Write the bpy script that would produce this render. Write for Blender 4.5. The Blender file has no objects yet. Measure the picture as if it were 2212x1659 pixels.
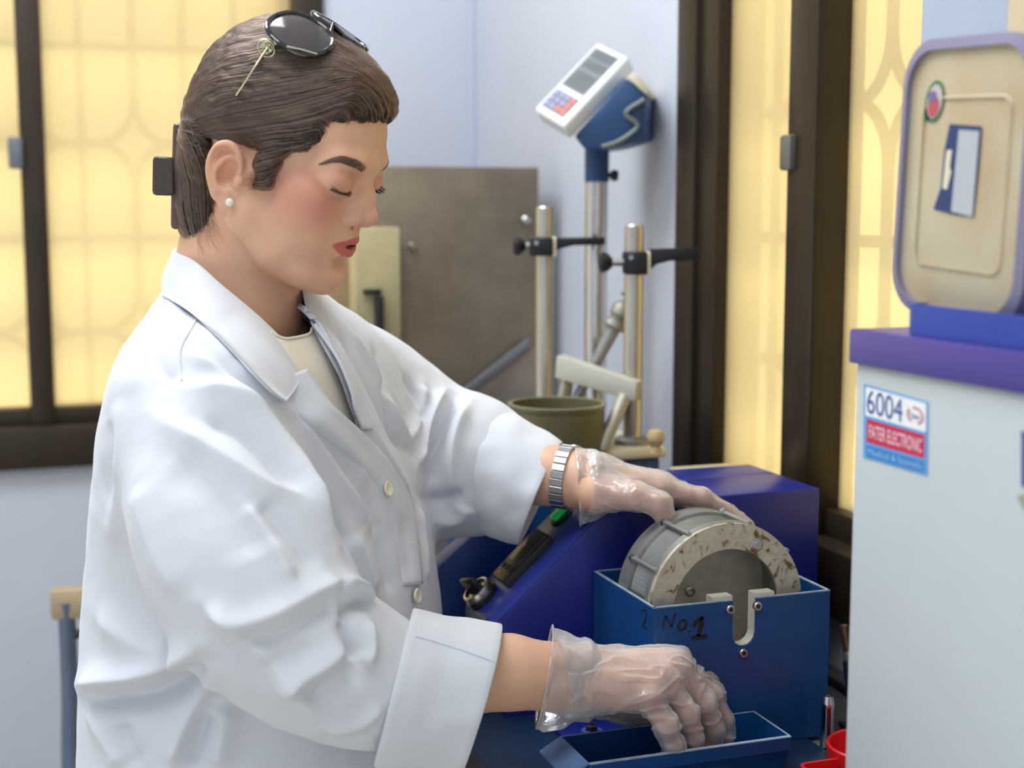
import bpy, bmesh, math, random
import numpy as np
from mathutils import Vector, Matrix
from mathutils.bvhtree import BVHTree
from mathutils.kdtree import KDTree

random.seed(7)
rng = np.random.default_rng(11)
SC = bpy.context.scene
COL = SC.collection
PI = math.pi
# ------------------------------------------------------------------ camera, light
FPX, CX, CY = 3070.0, 1106.0, 829.5
PITCH, YAW, CAMZ = math.radians(7.0), math.radians(19.3), 1.40
cp, sp, cy_, sy_ = math.cos(PITCH), math.sin(PITCH), math.cos(YAW), math.sin(YAW)
cam_d = bpy.data.cameras.new('camera')
cam = bpy.data.objects.new('camera', cam_d)
COL.objects.link(cam)
SC.camera = cam
cam.location = (0, 0, CAMZ)
cam.rotation_euler = (math.pi/2 - PITCH, 0, -YAW)
cam_d.sensor_width = 36
cam_d.lens = FPX/2212*36
cam_d.clip_start = 0.05
cam_d.dof.use_dof = True
cam_d.dof.focus_distance = 1.24
cam_d.dof.aperture_fstop = 4.4
SC.view_settings.view_transform = 'Standard'
SC.view_settings.look = 'None'
SC.view_settings.gamma = 1.0
SC.view_settings.use_curve_mapping = False
SC.view_settings.exposure = 0.0

world = bpy.data.worlds.new('daylight')
SC.world = world
world.use_nodes = True
bg = world.node_tree.nodes['Background']
bg.inputs[0].default_value = (0.69, 0.82, 1.0, 1)
bg.inputs[1].default_value = 0.72

sun_d = bpy.data.lights.new('sun', 'SUN')
sun = bpy.data.objects.new('sun', sun_d)
COL.objects.link(sun)
sun_d.energy = 16.5
sun_d.angle = math.radians(2)
sun_d.color = (1.0, 0.94, 0.80)
_sd = Vector((0.46, 0.44, -0.88)).normalized()      # over the roof onto the yard walls outside both windows
sun.rotation_euler = _sd.to_track_quat('-Z', 'Y').to_euler()
sun.location = (4, 4, 4)

# unseen ceiling area lights, assumed and added as cool fill
def area_light(name, loc, aim, sx, sy, energy, color):
    d = bpy.data.lights.new(name, 'AREA')
    d.shape = 'RECTANGLE'; d.size = sx; d.size_y = sy
    d.energy = energy; d.color = color
    o = bpy.data.objects.new(name, d); COL.objects.link(o)
    o.location = loc
    o.rotation_euler = (Vector(aim)-Vector(loc)).to_track_quat('-Z', 'Y').to_euler()
    return o
fill1 = area_light('ceiling_fill_light', (-0.2, 1.75, 2.70), (-0.2, 1.75, 0.0), 1.3, 0.6, 38, (0.88, 0.94, 1.0))
fill2 = area_light('ceiling_fill_light', (-0.35, 0.55, 2.70), (-0.35, 0.55, 0.0), 1.3, 0.6, 17, (0.88, 0.94, 1.0))  # added as general room fill nearer the camera

# ------------------------------------------------------------------ pixel geometry
def cam2room(v):
    v = np.asarray(v, float)
    X, Y, Z = v[..., 0], v[..., 1], v[..., 2]
    return np.stack([X*cy_+Y*sy_, -X*sy_+Y*cy_, Z], -1)

def camP(px, py, d):
    """point seen at pixel (px,py) at horizontal forward distance d, in camera-heading axes (X right, Y forward, Z up)"""
    xc, yc = (px-CX)/FPX, (CY-py)/FPX
    Y = cp+yc*sp
    Z = -sp+yc*cp
    k = d/Y
    return np.array([xc*k, d, CAMZ+Z*k])

def P(px, py, d):
    return cam2room(camP(px, py, d))

def _ray(px, py):
    p = P(px, py, 1.0)
    return np.array([p[0], p[1], p[2]-CAMZ])

def at_u(px, py, u):
    r = _ray(px, py); k = u/r[0]
    return np.array([u, r[1]*k, CAMZ+r[2]*k])

def at_v(px, py, v):
    r = _ray(px, py); k = v/r[1]
    return np.array([r[0]*k, v, CAMZ+r[2]*k])

def at_z(px, py, z):
    r = _ray(px, py); k = (z-CAMZ)/r[2]
    return np.array([r[0]*k, r[1]*k, z])

def room2cam(v):
    v = np.asarray(v, float)
    return np.stack([v[..., 0]*cy_-v[..., 1]*sy_, v[..., 0]*sy_+v[..., 1]*cy_, v[..., 2]], -1)

def ppm(d):
    return FPX/d

# ------------------------------------------------------------------ objects
def empty(name, loc, label=None, cat=None, group=None, rotz=0):
    o = bpy.data.objects.new(name, None); COL.objects.link(o)
    o.empty_display_size = 0.05
    o.location = Vector(loc); o.rotation_euler = (0, 0, rotz)
    tag(o, label, cat, group)
    return o

def tag(o, label=None, cat=None, group=None, kind=None):
    if label: o['label'] = label
    if cat: o['category'] = cat
    if group: o['group'] = group
    if kind: o['kind'] = kind
    return o

def root_loc(p):
    v = Vector((0, 0, 0))
    while p is not None:
        v += p.location; p = p.parent
    return v

def mesh_obj(name, verts, faces, mat=None, parent=None, smooth=True, label=None, origin=None):
    """verts in room coordinates; faces a list or an int array (n,k)"""
    verts = np.asarray(verts, float)
    base = np.array(root_loc(parent)) if parent is not None else np.zeros(3)
    if origin is not None:
        org = np.asarray(origin, float)
    else:
        org = base
    me = bpy.data.meshes.new(name)
    v = verts-org
    if isinstance(faces, np.ndarray):
        n, k = faces.shape
        me.vertices.add(len(v)); me.vertices.foreach_set('co', v.astype(np.float32).ravel())
        me.loops.add(n*k); me.loops.foreach_set('vertex_index', faces.astype(np.int32).ravel())
        me.polygons.add(n)
        me.polygons.foreach_set('loop_start', np.arange(0, n*k, k, dtype=np.int32))
        me.update(calc_edges=True); me.validate()
    else:
        me.from_pydata([tuple(p) for p in v], [], faces); me.update()
    if smooth:
        me.polygons.foreach_set('use_smooth', np.ones(len(me.polygons), dtype=bool)); me.update()
    o = bpy.data.objects.new(name, me); COL.objects.link(o)
    if mat is not None: me.materials.append(mat)
    if parent is not None:
        o.parent = parent
    o.location = Vector(org-base) if parent is not None else Vector(org)
    if label: o['label'] = label
    return o

class MB:
    """collects shapes (room coordinates) and links them as one mesh"""
    def __init__(self):
        self.bm = bmesh.new()
    def faces(self, verts, faces):
        vs = [self.bm.verts.new(tuple(v)) for v in verts]
        for f in faces:
            try: self.bm.faces.new([vs[i] for i in f])
            except ValueError: pass
        return self
    def box(self, a, b, bev=0.0, seg=2):
        x0, y0, z0 = a; x1, y1, z1 = b
        vs = [(x0,y0,z0),(x1,y0,z0),(x1,y1,z0),(x0,y1,z0),(x0,y0,z1),(x1,y0,z1),(x1,y1,z1),(x0,y1,z1)]
        return self.hexa(vs, bev, seg)
    def hexa(self, vs, bev=0.0, seg=2):
        fs = [(0,3,2,1),(4,5,6,7),(0,1,5,4),(1,2,6,5),(2,3,7,6),(3,0,4,7)]
        t = bmesh.new()
        b = [t.verts.new(tuple(v)) for v in vs]
        for f in fs: t.faces.new([b[i] for i in f])
        bmesh.ops.recalc_face_normals(t, faces=t.faces)
        if bev > 0:
            bmesh.ops.bevel(t, geom=t.edges[:], offset=bev, segments=seg, profile=0.5, affect='EDGES')
        return self.merge(t)
    def merge(self, t):
        m = {}
        for v in t.verts: m[v] = self.bm.verts.new(v.co)
        for f in t.faces:
            try: self.bm.faces.new([m[v] for v in f.verts])
            except ValueError: pass
        t.free()
        return self
    def prism(self, poly, axis_vec, bev=0.0, seg=2):
        """poly: 3D points of one cap; extruded by axis_vec"""
        t = bmesh.new()
        a = [t.verts.new(tuple(p)) for p in poly]
        b = [t.verts.new(tuple(np.asarray(p)+np.asarray(axis_vec))) for p in poly]
        n = len(poly)
        t.faces.new(a); t.faces.new(b[::-1])
        for i in range(n): t.faces.new([a[i], b[i], b[(i+1) % n], a[(i+1) % n]])
        bmesh.ops.recalc_face_normals(t, faces=t.faces)
        if bev > 0:
            bmesh.ops.bevel(t, geom=t.edges[:], offset=bev, segments=seg, profile=0.5, affect='EDGES')
        return self.merge(t)
    def tube(self, pts, r, n=12, cap=True):
        pts = [np.asarray(p, float) for p in pts]
        rs = r if hasattr(r, '__len__') else [r]*len(pts)
        rings = []
        ref = None
        for i, p in enumerate(pts):
            d = pts[min(i+1, len(pts)-1)]-pts[max(i-1, 0)]
            d = d/(np.linalg.norm(d)+1e-12)
            if ref is None:
                ref = np.array([0, 0, 1.0]) if abs(d[2]) < 0.9 else np.array([1.0, 0, 0])
            x = ref-d*np.dot(ref, d); x /= np.linalg.norm(x)
            ref = x
            y = np.cross(d, x)
            rings.append([self.bm.verts.new(tuple(p+rs[i]*(x*math.cos(2*PI*k/n)+y*math.sin(2*PI*k/n)))) for k in range(n)])
        for a, b in zip(rings[:-1], rings[1:]):
            for k in range(n):
                self.bm.faces.new([a[k], a[(k+1) % n], b[(k+1) % n], b[k]])
        if cap:
            self.bm.faces.new(rings[0][::-1]); self.bm.faces.new(rings[-1])
        return self
    def lathe(self, base, axis, prof, n=32, closed=False, cap=True):
        """prof: list of (radius, height along axis)"""
        base = np.asarray(base, float); d = np.asarray(axis, float); d = d/np.linalg.norm(d)
        ref = np.array([0, 0, 1.0]) if abs(d[2]) < 0.9 else np.array([1.0, 0, 0])
        x = ref-d*np.dot(ref, d); x /= np.linalg.norm(x); y = np.cross(d, x)
        rings = []
        for r, h in prof:
            rings.append([self.bm.verts.new(tuple(base+d*h+r*(x*math.cos(2*PI*k/n)+y*math.sin(2*PI*k/n)))) for k in range(n)])
        pairs = list(zip(rings[:-1], rings[1:]))
        if closed: pairs.append((rings[-1], rings[0]))
        for a, b in pairs:
            for k in range(n):
                self.bm.faces.new([a[k], a[(k+1) % n], b[(k+1) % n], b[k]])
        if cap and not closed:
            self.bm.faces.new(rings[0][::-1]); self.bm.faces.new(rings[-1])
        return self
    def build(self, name, mat=None, parent=None, smooth=True, label=None, angle=35, origin=None):
        bmesh.ops.recalc_face_normals(self.bm, faces=self.bm.faces)
        base = root_loc(parent) if parent is not None else Vector((0, 0, 0))
        org = Vector(origin) if origin is not None else base
        bmesh.ops.translate(self.bm, verts=self.bm.verts, vec=-org)
        me = bpy.data.meshes.new(name)
        if smooth:
            for f in self.bm.faces: f.smooth = True
            ca = math.radians(angle)
            for e in self.bm.edges:
                if len(e.link_faces) == 2 and e.calc_face_angle(0) > ca: e.smooth = False
        self.bm.to_mesh(me); self.bm.free()
        o = bpy.data.objects.new(name, me); COL.objects.link(o)
        if mat is not None: me.materials.append(mat)
        if parent is not None: o.parent = parent
        o.location = org-base if parent is not None else org
        if label: o['label'] = label
        return o

# ------------------------------------------------------------------ materials
def new_mat(name):
    m = bpy.data.materials.new(name); m.use_nodes = True
    nt = m.node_tree
    return m, nt, nt.nodes['Principled BSDF']

def srgb(r, g, b):
    f = lambda c: (c/255/12.92) if c/255 <= 0.04045 else ((c/255+0.055)/1.055)**2.4
    return (f(r), f(g), f(b), 1.0)

def pbr(name, col, rough=0.5, metal=0.0, spec=0.5, noise=0.0, nscale=40, bump=0.0, bscale=200, col2=None, coat=0.0, aniso=0.0, stretch=None, detail=6):
    """principled with noise-broken colour and roughness and a fine bump"""
    m, nt, b = new_mat(name)
    b.inputs['Base Color'].default_value = col
    b.inputs['Roughness'].default_value = rough
    b.inputs['Metallic'].default_value = metal
    b.inputs['Specular IOR Level'].default_value = spec
    if coat: b.inputs['Coat Weight'].default_value = coat
    N, L = nt.nodes, nt.links
    tc = N.new('ShaderNodeTexCoord')
    src = tc.outputs['Object']
    if stretch:
        mp = N.new('ShaderNodeMapping'); mp.inputs['Scale'].default_value = stretch
        L.new(src, mp.inputs['Vector']); src = mp.outputs['Vector']
    if noise > 0 or col2 is not None:
        nz = N.new('ShaderNodeTexNoise'); nz.inputs['Scale'].default_value = nscale; nz.inputs['Detail'].default_value = detail
        nz.inputs['Roughness'].default_value = 0.65
        L.new(src, nz.inputs['Vector'])
        mx = N.new('ShaderNodeMix'); mx.data_type = 'RGBA'
        c2 = col2 if col2 is not None else tuple(c*(1-noise) for c in col[:3])+(1,)
        mx.inputs['A'].default_value = col; mx.inputs['B'].default_value = c2
        rp = N.new('ShaderNodeMapRange'); rp.inputs['From Min'].default_value = 0.35; rp.inputs['From Max'].default_value = 0.7
        L.new(nz.outputs['Fac'], rp.inputs['Value']); L.new(rp.outputs['Result'], mx.inputs['Factor'])
        L.new(mx.outputs['Result'], b.inputs['Base Color'])
        rr = N.new('ShaderNodeMapRange'); rr.inputs['To Min'].default_value = max(0.02, rough-0.06); rr.inputs['To Max'].default_value = min(1, rough+0.08)
        L.new(nz.outputs['Fac'], rr.inputs['Value']); L.new(rr.outputs['Result'], b.inputs['Roughness'])
    if bump > 0:
        n2 = N.new('ShaderNodeTexNoise'); n2.inputs['Scale'].default_value = bscale; n2.inputs['Detail'].default_value = 3
        L.new(src, n2.inputs['Vector'])
        bp = N.new('ShaderNodeBump'); bp.inputs['Strength'].default_value = bump; bp.inputs['Distance'].default_value = 0.001
        L.new(n2.outputs['Fac'], bp.inputs['Height']); L.new(bp.outputs['Normal'], b.inputs['Normal'])
    return m

# ------------------------------------------------------------------ signed distance sculpting
class Field:
    def __init__(self, lo, hi, h):
        self.lo = np.asarray(lo, np.float32); self.h = float(h)
        self.n = [int(math.ceil((hi[i]-lo[i])/h))+1 for i in range(3)]
        self.ax = [np.float32(lo[i])+np.float32(h)*np.arange(self.n[i], dtype=np.float32) for i in range(3)]
        self.d = np.full(self.n, 0.05, np.float32)
    def clone(self):
        g = Field.__new__(Field); g.lo, g.h, g.n, g.ax = self.lo, self.h, self.n, self.ax
        g.d = np.full(self.n, 0.05, np.float32)
        return g
    def sl(self, lo, hi):
        s = []
        for i in range(3):
            a = int(max(0, math.floor((lo[i]-self.lo[i])/self.h))); b = int(min(self.n[i], math.ceil((hi[i]-self.lo[i])/self.h)+1))
            if a >= b: return None
            s.append(slice(a, b))
        return tuple(s)
    def grid(self, s):
        return (self.ax[0][s[0]][:, None, None], self.ax[1][s[1]][None, :, None], self.ax[2][s[2]][None, None, :])
    def comb(self, s, e, k, mode):
        a = self.d[s]
        if mode == 'add':
            if k <= 0: r = np.minimum(a, e)
            else:
                h = np.maximum(k-np.abs(a-e), 0)/k
                r = np.minimum(a, e)-h*h*k*0.25
        else:
            e = -e
            if k <= 0: r = np.maximum(a, e)
            else:
                h = np.maximum(k-np.abs(a-e), 0)/k
                r = np.maximum(a, e)+h*h*k*0.25
        self.d[s] = r
    def ell(self, c, r, k=0.01, mode='add', R=None):
        c = np.asarray(c, float); r = np.asarray(r, float)
        ext = np.full(3, r.max()) if R is not None else r
        m = k+0.012
        s = self.sl(c-ext-m, c+ext+m)
        if s is None: return self
        x, y, z = self.grid(s)
        x = x-np.float32(c[0]); y = y-np.float32(c[1]); z = z-np.float32(c[2])
        if R is not None:
            R = np.asarray(R, np.float32)          # rows: local axes
            x, y, z = (R[0, 0]*x+R[0, 1]*y+R[0, 2]*z, R[1, 0]*x+R[1, 1]*y+R[1, 2]*z, R[2, 0]*x+R[2, 1]*y+R[2, 2]*z)
        k0 = np.sqrt((x/r[0])**2+(y/r[1])**2+(z/r[2])**2)+1e-6
        k1 = np.sqrt((x/r[0]**2)**2+(y/r[1]**2)**2+(z/r[2]**2)**2)+1e-6
        self.comb(s, (k0*(k0-1)/k1).astype(np.float32), k, mode)
        return self
    def ellclip(self, c, r, n, q, k=0.002, kc=0.001):
        """ellipsoid cut by the plane through q; keeps the side n points to"""
        c = np.asarray(c, float); r = np.asarray(r, float); n = np.asarray(n, float)/np.linalg.norm(n)
        m = k+0.008
        s = self.sl(c-r-m, c+r+m)
        x, y, z = self.grid(s)
        pl = -((x-q[0])*n[0]+(y-q[1])*n[1]+(z-q[2])*n[2])
        x = x-c[0]; y = y-c[1]; z = z-c[2]
        k0 = np.sqrt((x/r[0])**2+(y/r[1])**2+(z/r[2])**2)+1e-6
        k1 = np.sqrt((x/r[0]**2)**2+(y/r[1]**2)**2+(z/r[2]**2)**2)+1e-6
        e = k0*(k0-1)/k1
        h = np.maximum(kc-np.abs(e-pl), 0)/kc
        e = np.maximum(e, pl)+h*h*kc*0.25
        self.comb(s, e.astype(np.float32), k, 'add')
        return self
    def cap(self, a, b, ra, rb, k=0.006, mode='add', flat=None):
        """tapered capsule; flat=(axis vec, ratio) squashes the section along that axis"""
        a = np.asarray(a, float); b = np.asarray(b, float)
        R = max(ra, rb)*(max(1, flat[1]) if flat else 1); m = k+0.010+R
        s = self.sl(np.minimum(a, b)-m, np.maximum(a, b)+m)
        if s is None: return self
        x, y, z = self.grid(s)
        ab = b-a; L2 = float(np.dot(ab, ab))+1e-12
        px, py, pz = x-np.float32(a[0]), y-np.float32(a[1]), z-np.float32(a[2])
        t = np.clip((px*np.float32(ab[0])+py*np.float32(ab[1])+pz*np.float32(ab[2]))/np.float32(L2), 0, 1)
        dx, dy, dz = px-t*np.float32(ab[0]), py-t*np.float32(ab[1]), pz-t*np.float32(ab[2])
        rr = np.float32(ra)+t*np.float32(rb-ra)
        if flat:
            f = np.asarray(flat[0], float); f = f/np.linalg.norm(f)
            c = dx*np.float32(f[0])+dy*np.float32(f[1])+dz*np.float32(f[2])
            g = np.float32(1/flat[1]-1)
            dx, dy, dz = dx+c*g*np.float32(f[0]), dy+c*g*np.float32(f[1]), dz+c*g*np.float32(f[2])
            e = (np.sqrt(dx*dx+dy*dy+dz*dz)-rr)*np.float32(min(1, flat[1]))
        else:
            e = np.sqrt(dx*dx+dy*dy+dz*dz)-rr
        self.comb(s, e.astype(np.float32), k, mode)
        return self
    def chain(self, pts, rs, k=0.006, mode='add', flat=None):
        for i in range(len(pts)-1):
            self.cap(pts[i], pts[i+1], rs[i], rs[i+1], k, mode, flat)
        return self
    def mesh(self, iso=0.0):
        return surface_nets(self.d-np.float32(iso), self.lo, self.h)

def surface_nets(d, lo, h):
    ins = d < 0
    nx, ny, nz = d.shape
    c = np.zeros((nx-1, ny-1, nz-1), np.uint8)
    for i in (0, 1):
        for j in (0, 1):
            for k in (0, 1):
                c += ins[i:nx-1+i, j:ny-1+j, k:nz-1+k]
    act = (c > 0) & (c < 8)
    idx = np.argwhere(act)
    vid = np.full(act.shape, -1, np.int64)
    vid[act] = np.arange(len(idx))
    corner = np.array([(i, j, k) for i in (0, 1) for j in (0, 1) for k in (0, 1)])
    vals = np.stack([d[idx[:, 0]+o[0], idx[:, 1]+o[1], idx[:, 2]+o[2]] for o in corner], 1)
    acc = np.zeros((len(idx), 3)); cnt = np.zeros(len(idx))
    for a in range(8):
        for b in range(a+1, 8):
            if np.abs(corner[a]-corner[b]).sum() != 1: continue
            va, vb = vals[:, a], vals[:, b]
            m = (va < 0) != (vb < 0)
            t = np.where(m, va/(va-vb+1e-20), 0)
            p = corner[a]+t[:, None]*(corner[b]-corner[a])
            acc += np.where(m[:, None], p, 0); cnt += m
    V = (idx+acc/np.maximum(cnt, 1)[:, None])*h+np.asarray(lo, float)
    F = []
    for ax in range(3):
        o1, o2 = [a for a in range(3) if a != ax]
        sh = [nx, ny, nz]; sh[ax] -= 1
        sA = [slice(None)]*3; sB = [slice(None)]*3
        sA[ax] = slice(0, -1); sB[ax] = slice(1, None)
        A, B = ins[tuple(sA)], ins[tuple(sB)]
        e = np.argwhere(A != B)
        e = e[(e[:, o1] > 0) & (e[:, o2] > 0) & (e[:, o1] < d.shape[o1]-1) & (e[:, o2] < d.shape[o2]-1)]
        if len(e) == 0: continue
        flip = A[e[:, 0], e[:, 1], e[:, 2]]
        def g(da, db):
            q = e.copy(); q[:, o1] += da; q[:, o2] += db
            return vid[q[:, 0], q[:, 1], q[:, 2]]
        q = np.stack([g(-1, -1), g(0, -1), g(0, 0), g(-1, 0)], 1)
        if ax == 1: flip = ~flip
        q[~flip] = q[~flip][:, ::-1]
        F.append(q)
    F = np.concatenate(F)
    F = F[(F >= 0).all(1)]
    return V, F

def vnormals(V, F):
    a = V[F[:, 2]]-V[F[:, 0]]; b = V[F[:, 3 if F.shape[1] == 4 else 1]]-V[F[:, 1 if F.shape[1] == 4 else 0]]
    if F.shape[1] == 3:
        a = V[F[:, 1]]-V[F[:, 0]]; b = V[F[:, 2]]-V[F[:, 0]]
    n = np.cross(a, b)
    N = np.zeros_like(V)
    for i in range(F.shape[1]):
        for k in range(3):
            N[:, k] += np.bincount(F[:, i], n[:, k], len(V))
    return N/(np.linalg.norm(N, axis=1)[:, None]+1e-12)

def relax(V, F, it=2, lam=0.5):
    E = np.concatenate([F[:, [i, (i+1) % F.shape[1]]] for i in range(F.shape[1])])
    E = np.concatenate([E, E[:, ::-1]])
    deg = np.bincount(E[:, 0], minlength=len(V)).astype(float)
    for _ in range(it):
        A = np.stack([np.bincount(E[:, 0], V[E[:, 1], k], len(V)) for k in range(3)], 1)/np.maximum(deg, 1)[:, None]
        V = V+lam*(A-V)
    return V

def set_color(me, rgb, name='col'):
    a = me.color_attributes.new(name, 'FLOAT_COLOR', 'POINT')
    c = np.ones((len(me.vertices), 4), np.float32); c[:, :3] = rgb
    a.data.foreach_set('color', c.ravel())

def sstep(a, b, x):
    t = np.clip((x-a)/(b-a), 0, 1)
    return t*t*(3-2*t)

def catmull(pts, n=8):
    pts = np.asarray(pts, float)
    q = np.concatenate([[2*pts[0]-pts[1]], pts, [2*pts[-1]-pts[-2]]])
    out = []
    for i in range(1, len(q)-2):
        for t in np.linspace(0, 1, n, endpoint=False):
            a, b, c, d = q[i-1], q[i], q[i+1], q[i+2]
            out.append(0.5*(2*b+(c-a)*t+(2*a-5*b+4*c-d)*t*t+(3*b-a-3*c+d)*t**3))
    out.append(q[-2])
    return np.array(out)

class Noise3:
    """cheap smooth value noise for sculpted unevenness"""
    def __init__(self, seed, n=16):
        self.t = np.random.default_rng(seed).random((n, n, n)); self.n = n
    def __call__(self, p):
        i = np.floor(p).astype(int); f = p-i; f = f*f*(3-2*f); n = self.n
        r = 0
        for a in (0, 1):
            for b in (0, 1):
                for c in (0, 1):
                    w = (f[:, 0] if a else 1-f[:, 0])*(f[:, 1] if b else 1-f[:, 1])*(f[:, 2] if c else 1-f[:, 2])
                    r = r+w*self.t[(i[:, 0]+a) % n, (i[:, 1]+b) % n, (i[:, 2]+c) % n]
        return r*2-1

def clip_mesh(V, F, keep):
    k = keep[F].all(1)
    F = F[k]
    u, inv = np.unique(F, return_inverse=True)
    return V[u], inv.reshape(F.shape)

# ------------------------------------------------------------------ room shell
WU = 0.84                                            # right wall plane
WV = float(at_u(1025, 450, WU)[1])                   # back wall plane
BZ = 0.90                                            # bench top
WT = 0.05                                            # wall thickness
CEIL = 2.75
M_WALL = pbr('wall_paint', srgb(194, 197, 206), 0.75, spec=0.25, noise=0.06, nscale=3, bump=0.15, bscale=120)
M_WALL2 = pbr('wall_paint_beige', srgb(214, 196, 160), 0.75, spec=0.25, noise=0.08, nscale=3)
M_CEIL = pbr('ceiling_paint', srgb(235, 236, 238), 0.9, spec=0.1)
M_FLOOR = pbr('floor_tile', srgb(150, 148, 144), 0.35, noise=0.15, nscale=12)
M_FRAME = pbr('bronze_frame', srgb(58, 47, 36), 0.38, metal=0.35, noise=0.18, nscale=9)
M_FRAMEL = pbr('grey_frame', srgb(120, 118, 112), 0.4, metal=0.5, noise=0.1, nscale=9)
M_GRILLE = pbr('grille_paint', srgb(84, 78, 66), 0.6, noise=0.1, nscale=20)
M_OUT = pbr('outside_plaster', srgb(246, 232, 192), 0.9, spec=0.1, noise=0.1, nscale=4)
M_LEDGE = pbr('stone_ledge', srgb(178, 160, 128), 0.5, noise=0.15, nscale=18)

def pane_mat(clear=0.12):
    m = bpy.data.materials.new('frosted_pane'); m.use_nodes = True
    nt = m.node_tree; N, L = nt.nodes, nt.links
    N.clear()
    out = N.new('ShaderNodeOutputMaterial')
    tr = N.new('ShaderNodeBsdfTranslucent'); tr.inputs[0].default_value = (0.94, 0.86, 0.64, 1)
    tp = N.new('ShaderNodeBsdfTransparent'); tp.inputs[0].default_value = (0.95, 0.92, 0.82, 1)
    gl = N.new('ShaderNodeBsdfGlossy'); gl.inputs['Roughness'].default_value = 0.25; gl.inputs['Color'].default_value = (0.9, 0.9, 0.9, 1)
    m1 = N.new('ShaderNodeMixShader'); m1.inputs[0].default_value = clear
    m2 = N.new('ShaderNodeMixShader'); m2.inputs[0].default_value = 0.04
    tc = N.new('ShaderNodeTexCoord'); nz = N.new('ShaderNodeTexNoise'); nz.inputs['Scale'].default_value = 3.0
    mp = N.new('ShaderNodeMapping'); mp.inputs['Scale'].default_value = (3, 3, 0.3)
    L.new(tc.outputs['Object'], mp.inputs[0]); L.new(mp.outputs[0], nz.inputs['Vector'])
    cr = N.new('ShaderNodeMix'); cr.data_type = 'RGBA'; cr.inputs['A'].default_value = (0.95, 0.91, 0.76, 1); cr.inputs['B'].default_value = (0.94, 0.86, 0.66, 1)
    L.new(nz.outputs['Fac'], cr.inputs['Factor']); L.new(cr.outputs['Result'], tr.inputs[0])
    L.new(tr.outputs[0], m1.inputs[1]); L.new(tp.outputs[0], m1.inputs[2])
    L.new(m1.outputs[0], m2.inputs[1]); L.new(gl.outputs[0], m2.inputs[2])
    L.new(m2.outputs[0], out.inputs[0])
    return m
M_PANE = pane_mat(0.22)
M_PANEC = pane_mat(0.36)

# extents
LW_R = float(at_v(702, 300, WV)[0])                  # right edge of the left window
LW_L = LW_R-1.75
LW_B = float(at_v(120, 1008, WV)[2])                 # bottom of its frame
W_TOP = 2.30
RW_F = float(at_u(1474, 450, WU)[1])                 # far edge of the right window
PU = WU-0.10                                         # inner face of the pier
RW_N = float(at_u(1983, 300, PU)[1])-0.02             # near edge, beyond the pier
RW_B = float(at_u(1842, 1338, WU)[2])
PIER = float(at_u(2186, 60, PU)[1])

def struct(o):
    o['kind'] = 'structure'; return o

m = MB(); m.box((-2.6, -1.6, -0.05), (WU+0.3, WV+0.3, 0.0)); struct(m.build('floor', M_FLOOR, smooth=False))
m = MB(); m.box((-2.6, -1.3, CEIL), (WU+WT, WV+WT, CEIL+0.1)); struct(m.build('ceiling', M_CEIL, smooth=False))
# back wall around the left window
m = MB()
m.box((-2.6, WV, 0), (LW_L, WV+WT, CEIL)); m.box((LW_R, WV, 0), (WU+WT, WV+WT, CEIL))
m.box((LW_L, WV, 0), (LW_R, WV+WT, LW_B)); m.box((LW_L, WV, W_TOP), (LW_R, WV+WT, CEIL))
struct(m.build('wall_back', M_WALL, smooth=False))
# right wall around the right window; the pier nearest the camera and a beige stretch beyond it
m = MB()
m.box((WU, RW_F, 0), (WU+WT, WV, CEIL))
m.box((WU, RW_N, 0), (WU+WT, RW_F, RW_B)); m.box((WU, RW_N, W_TOP), (WU+WT, RW_F, CEIL))
struct(m.build('wall_right', M_WALL, smooth=False))
m = MB(); m.box((PU, PIER, 0), (WU+WT, RW_N+0.02, CEIL)); struct(m.build('wall_pier', pbr('pier_grey', srgb(172, 180, 195), 0.75, spec=0.25, noise=0.05, nscale=3, bump=0.15, bscale=120), smooth=False))  # pier toned a darker grey-blue than the walls
m = MB(); m.box((PU-0.004, 0.1, 0), (WU+WT, PIER, CEIL)); struct(m.build('wall_right_return', M_WALL2, smooth=False))
# thin vertical corner bead
m = MB(); m.tube([(WU-0.004, WV-0.004, BZ), (WU-0.004, WV-0.004, CEIL)], 0.006, 8); struct(m.build('trim_1', pbr('bead', srgb(176, 184, 202), 0.7)))

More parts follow.
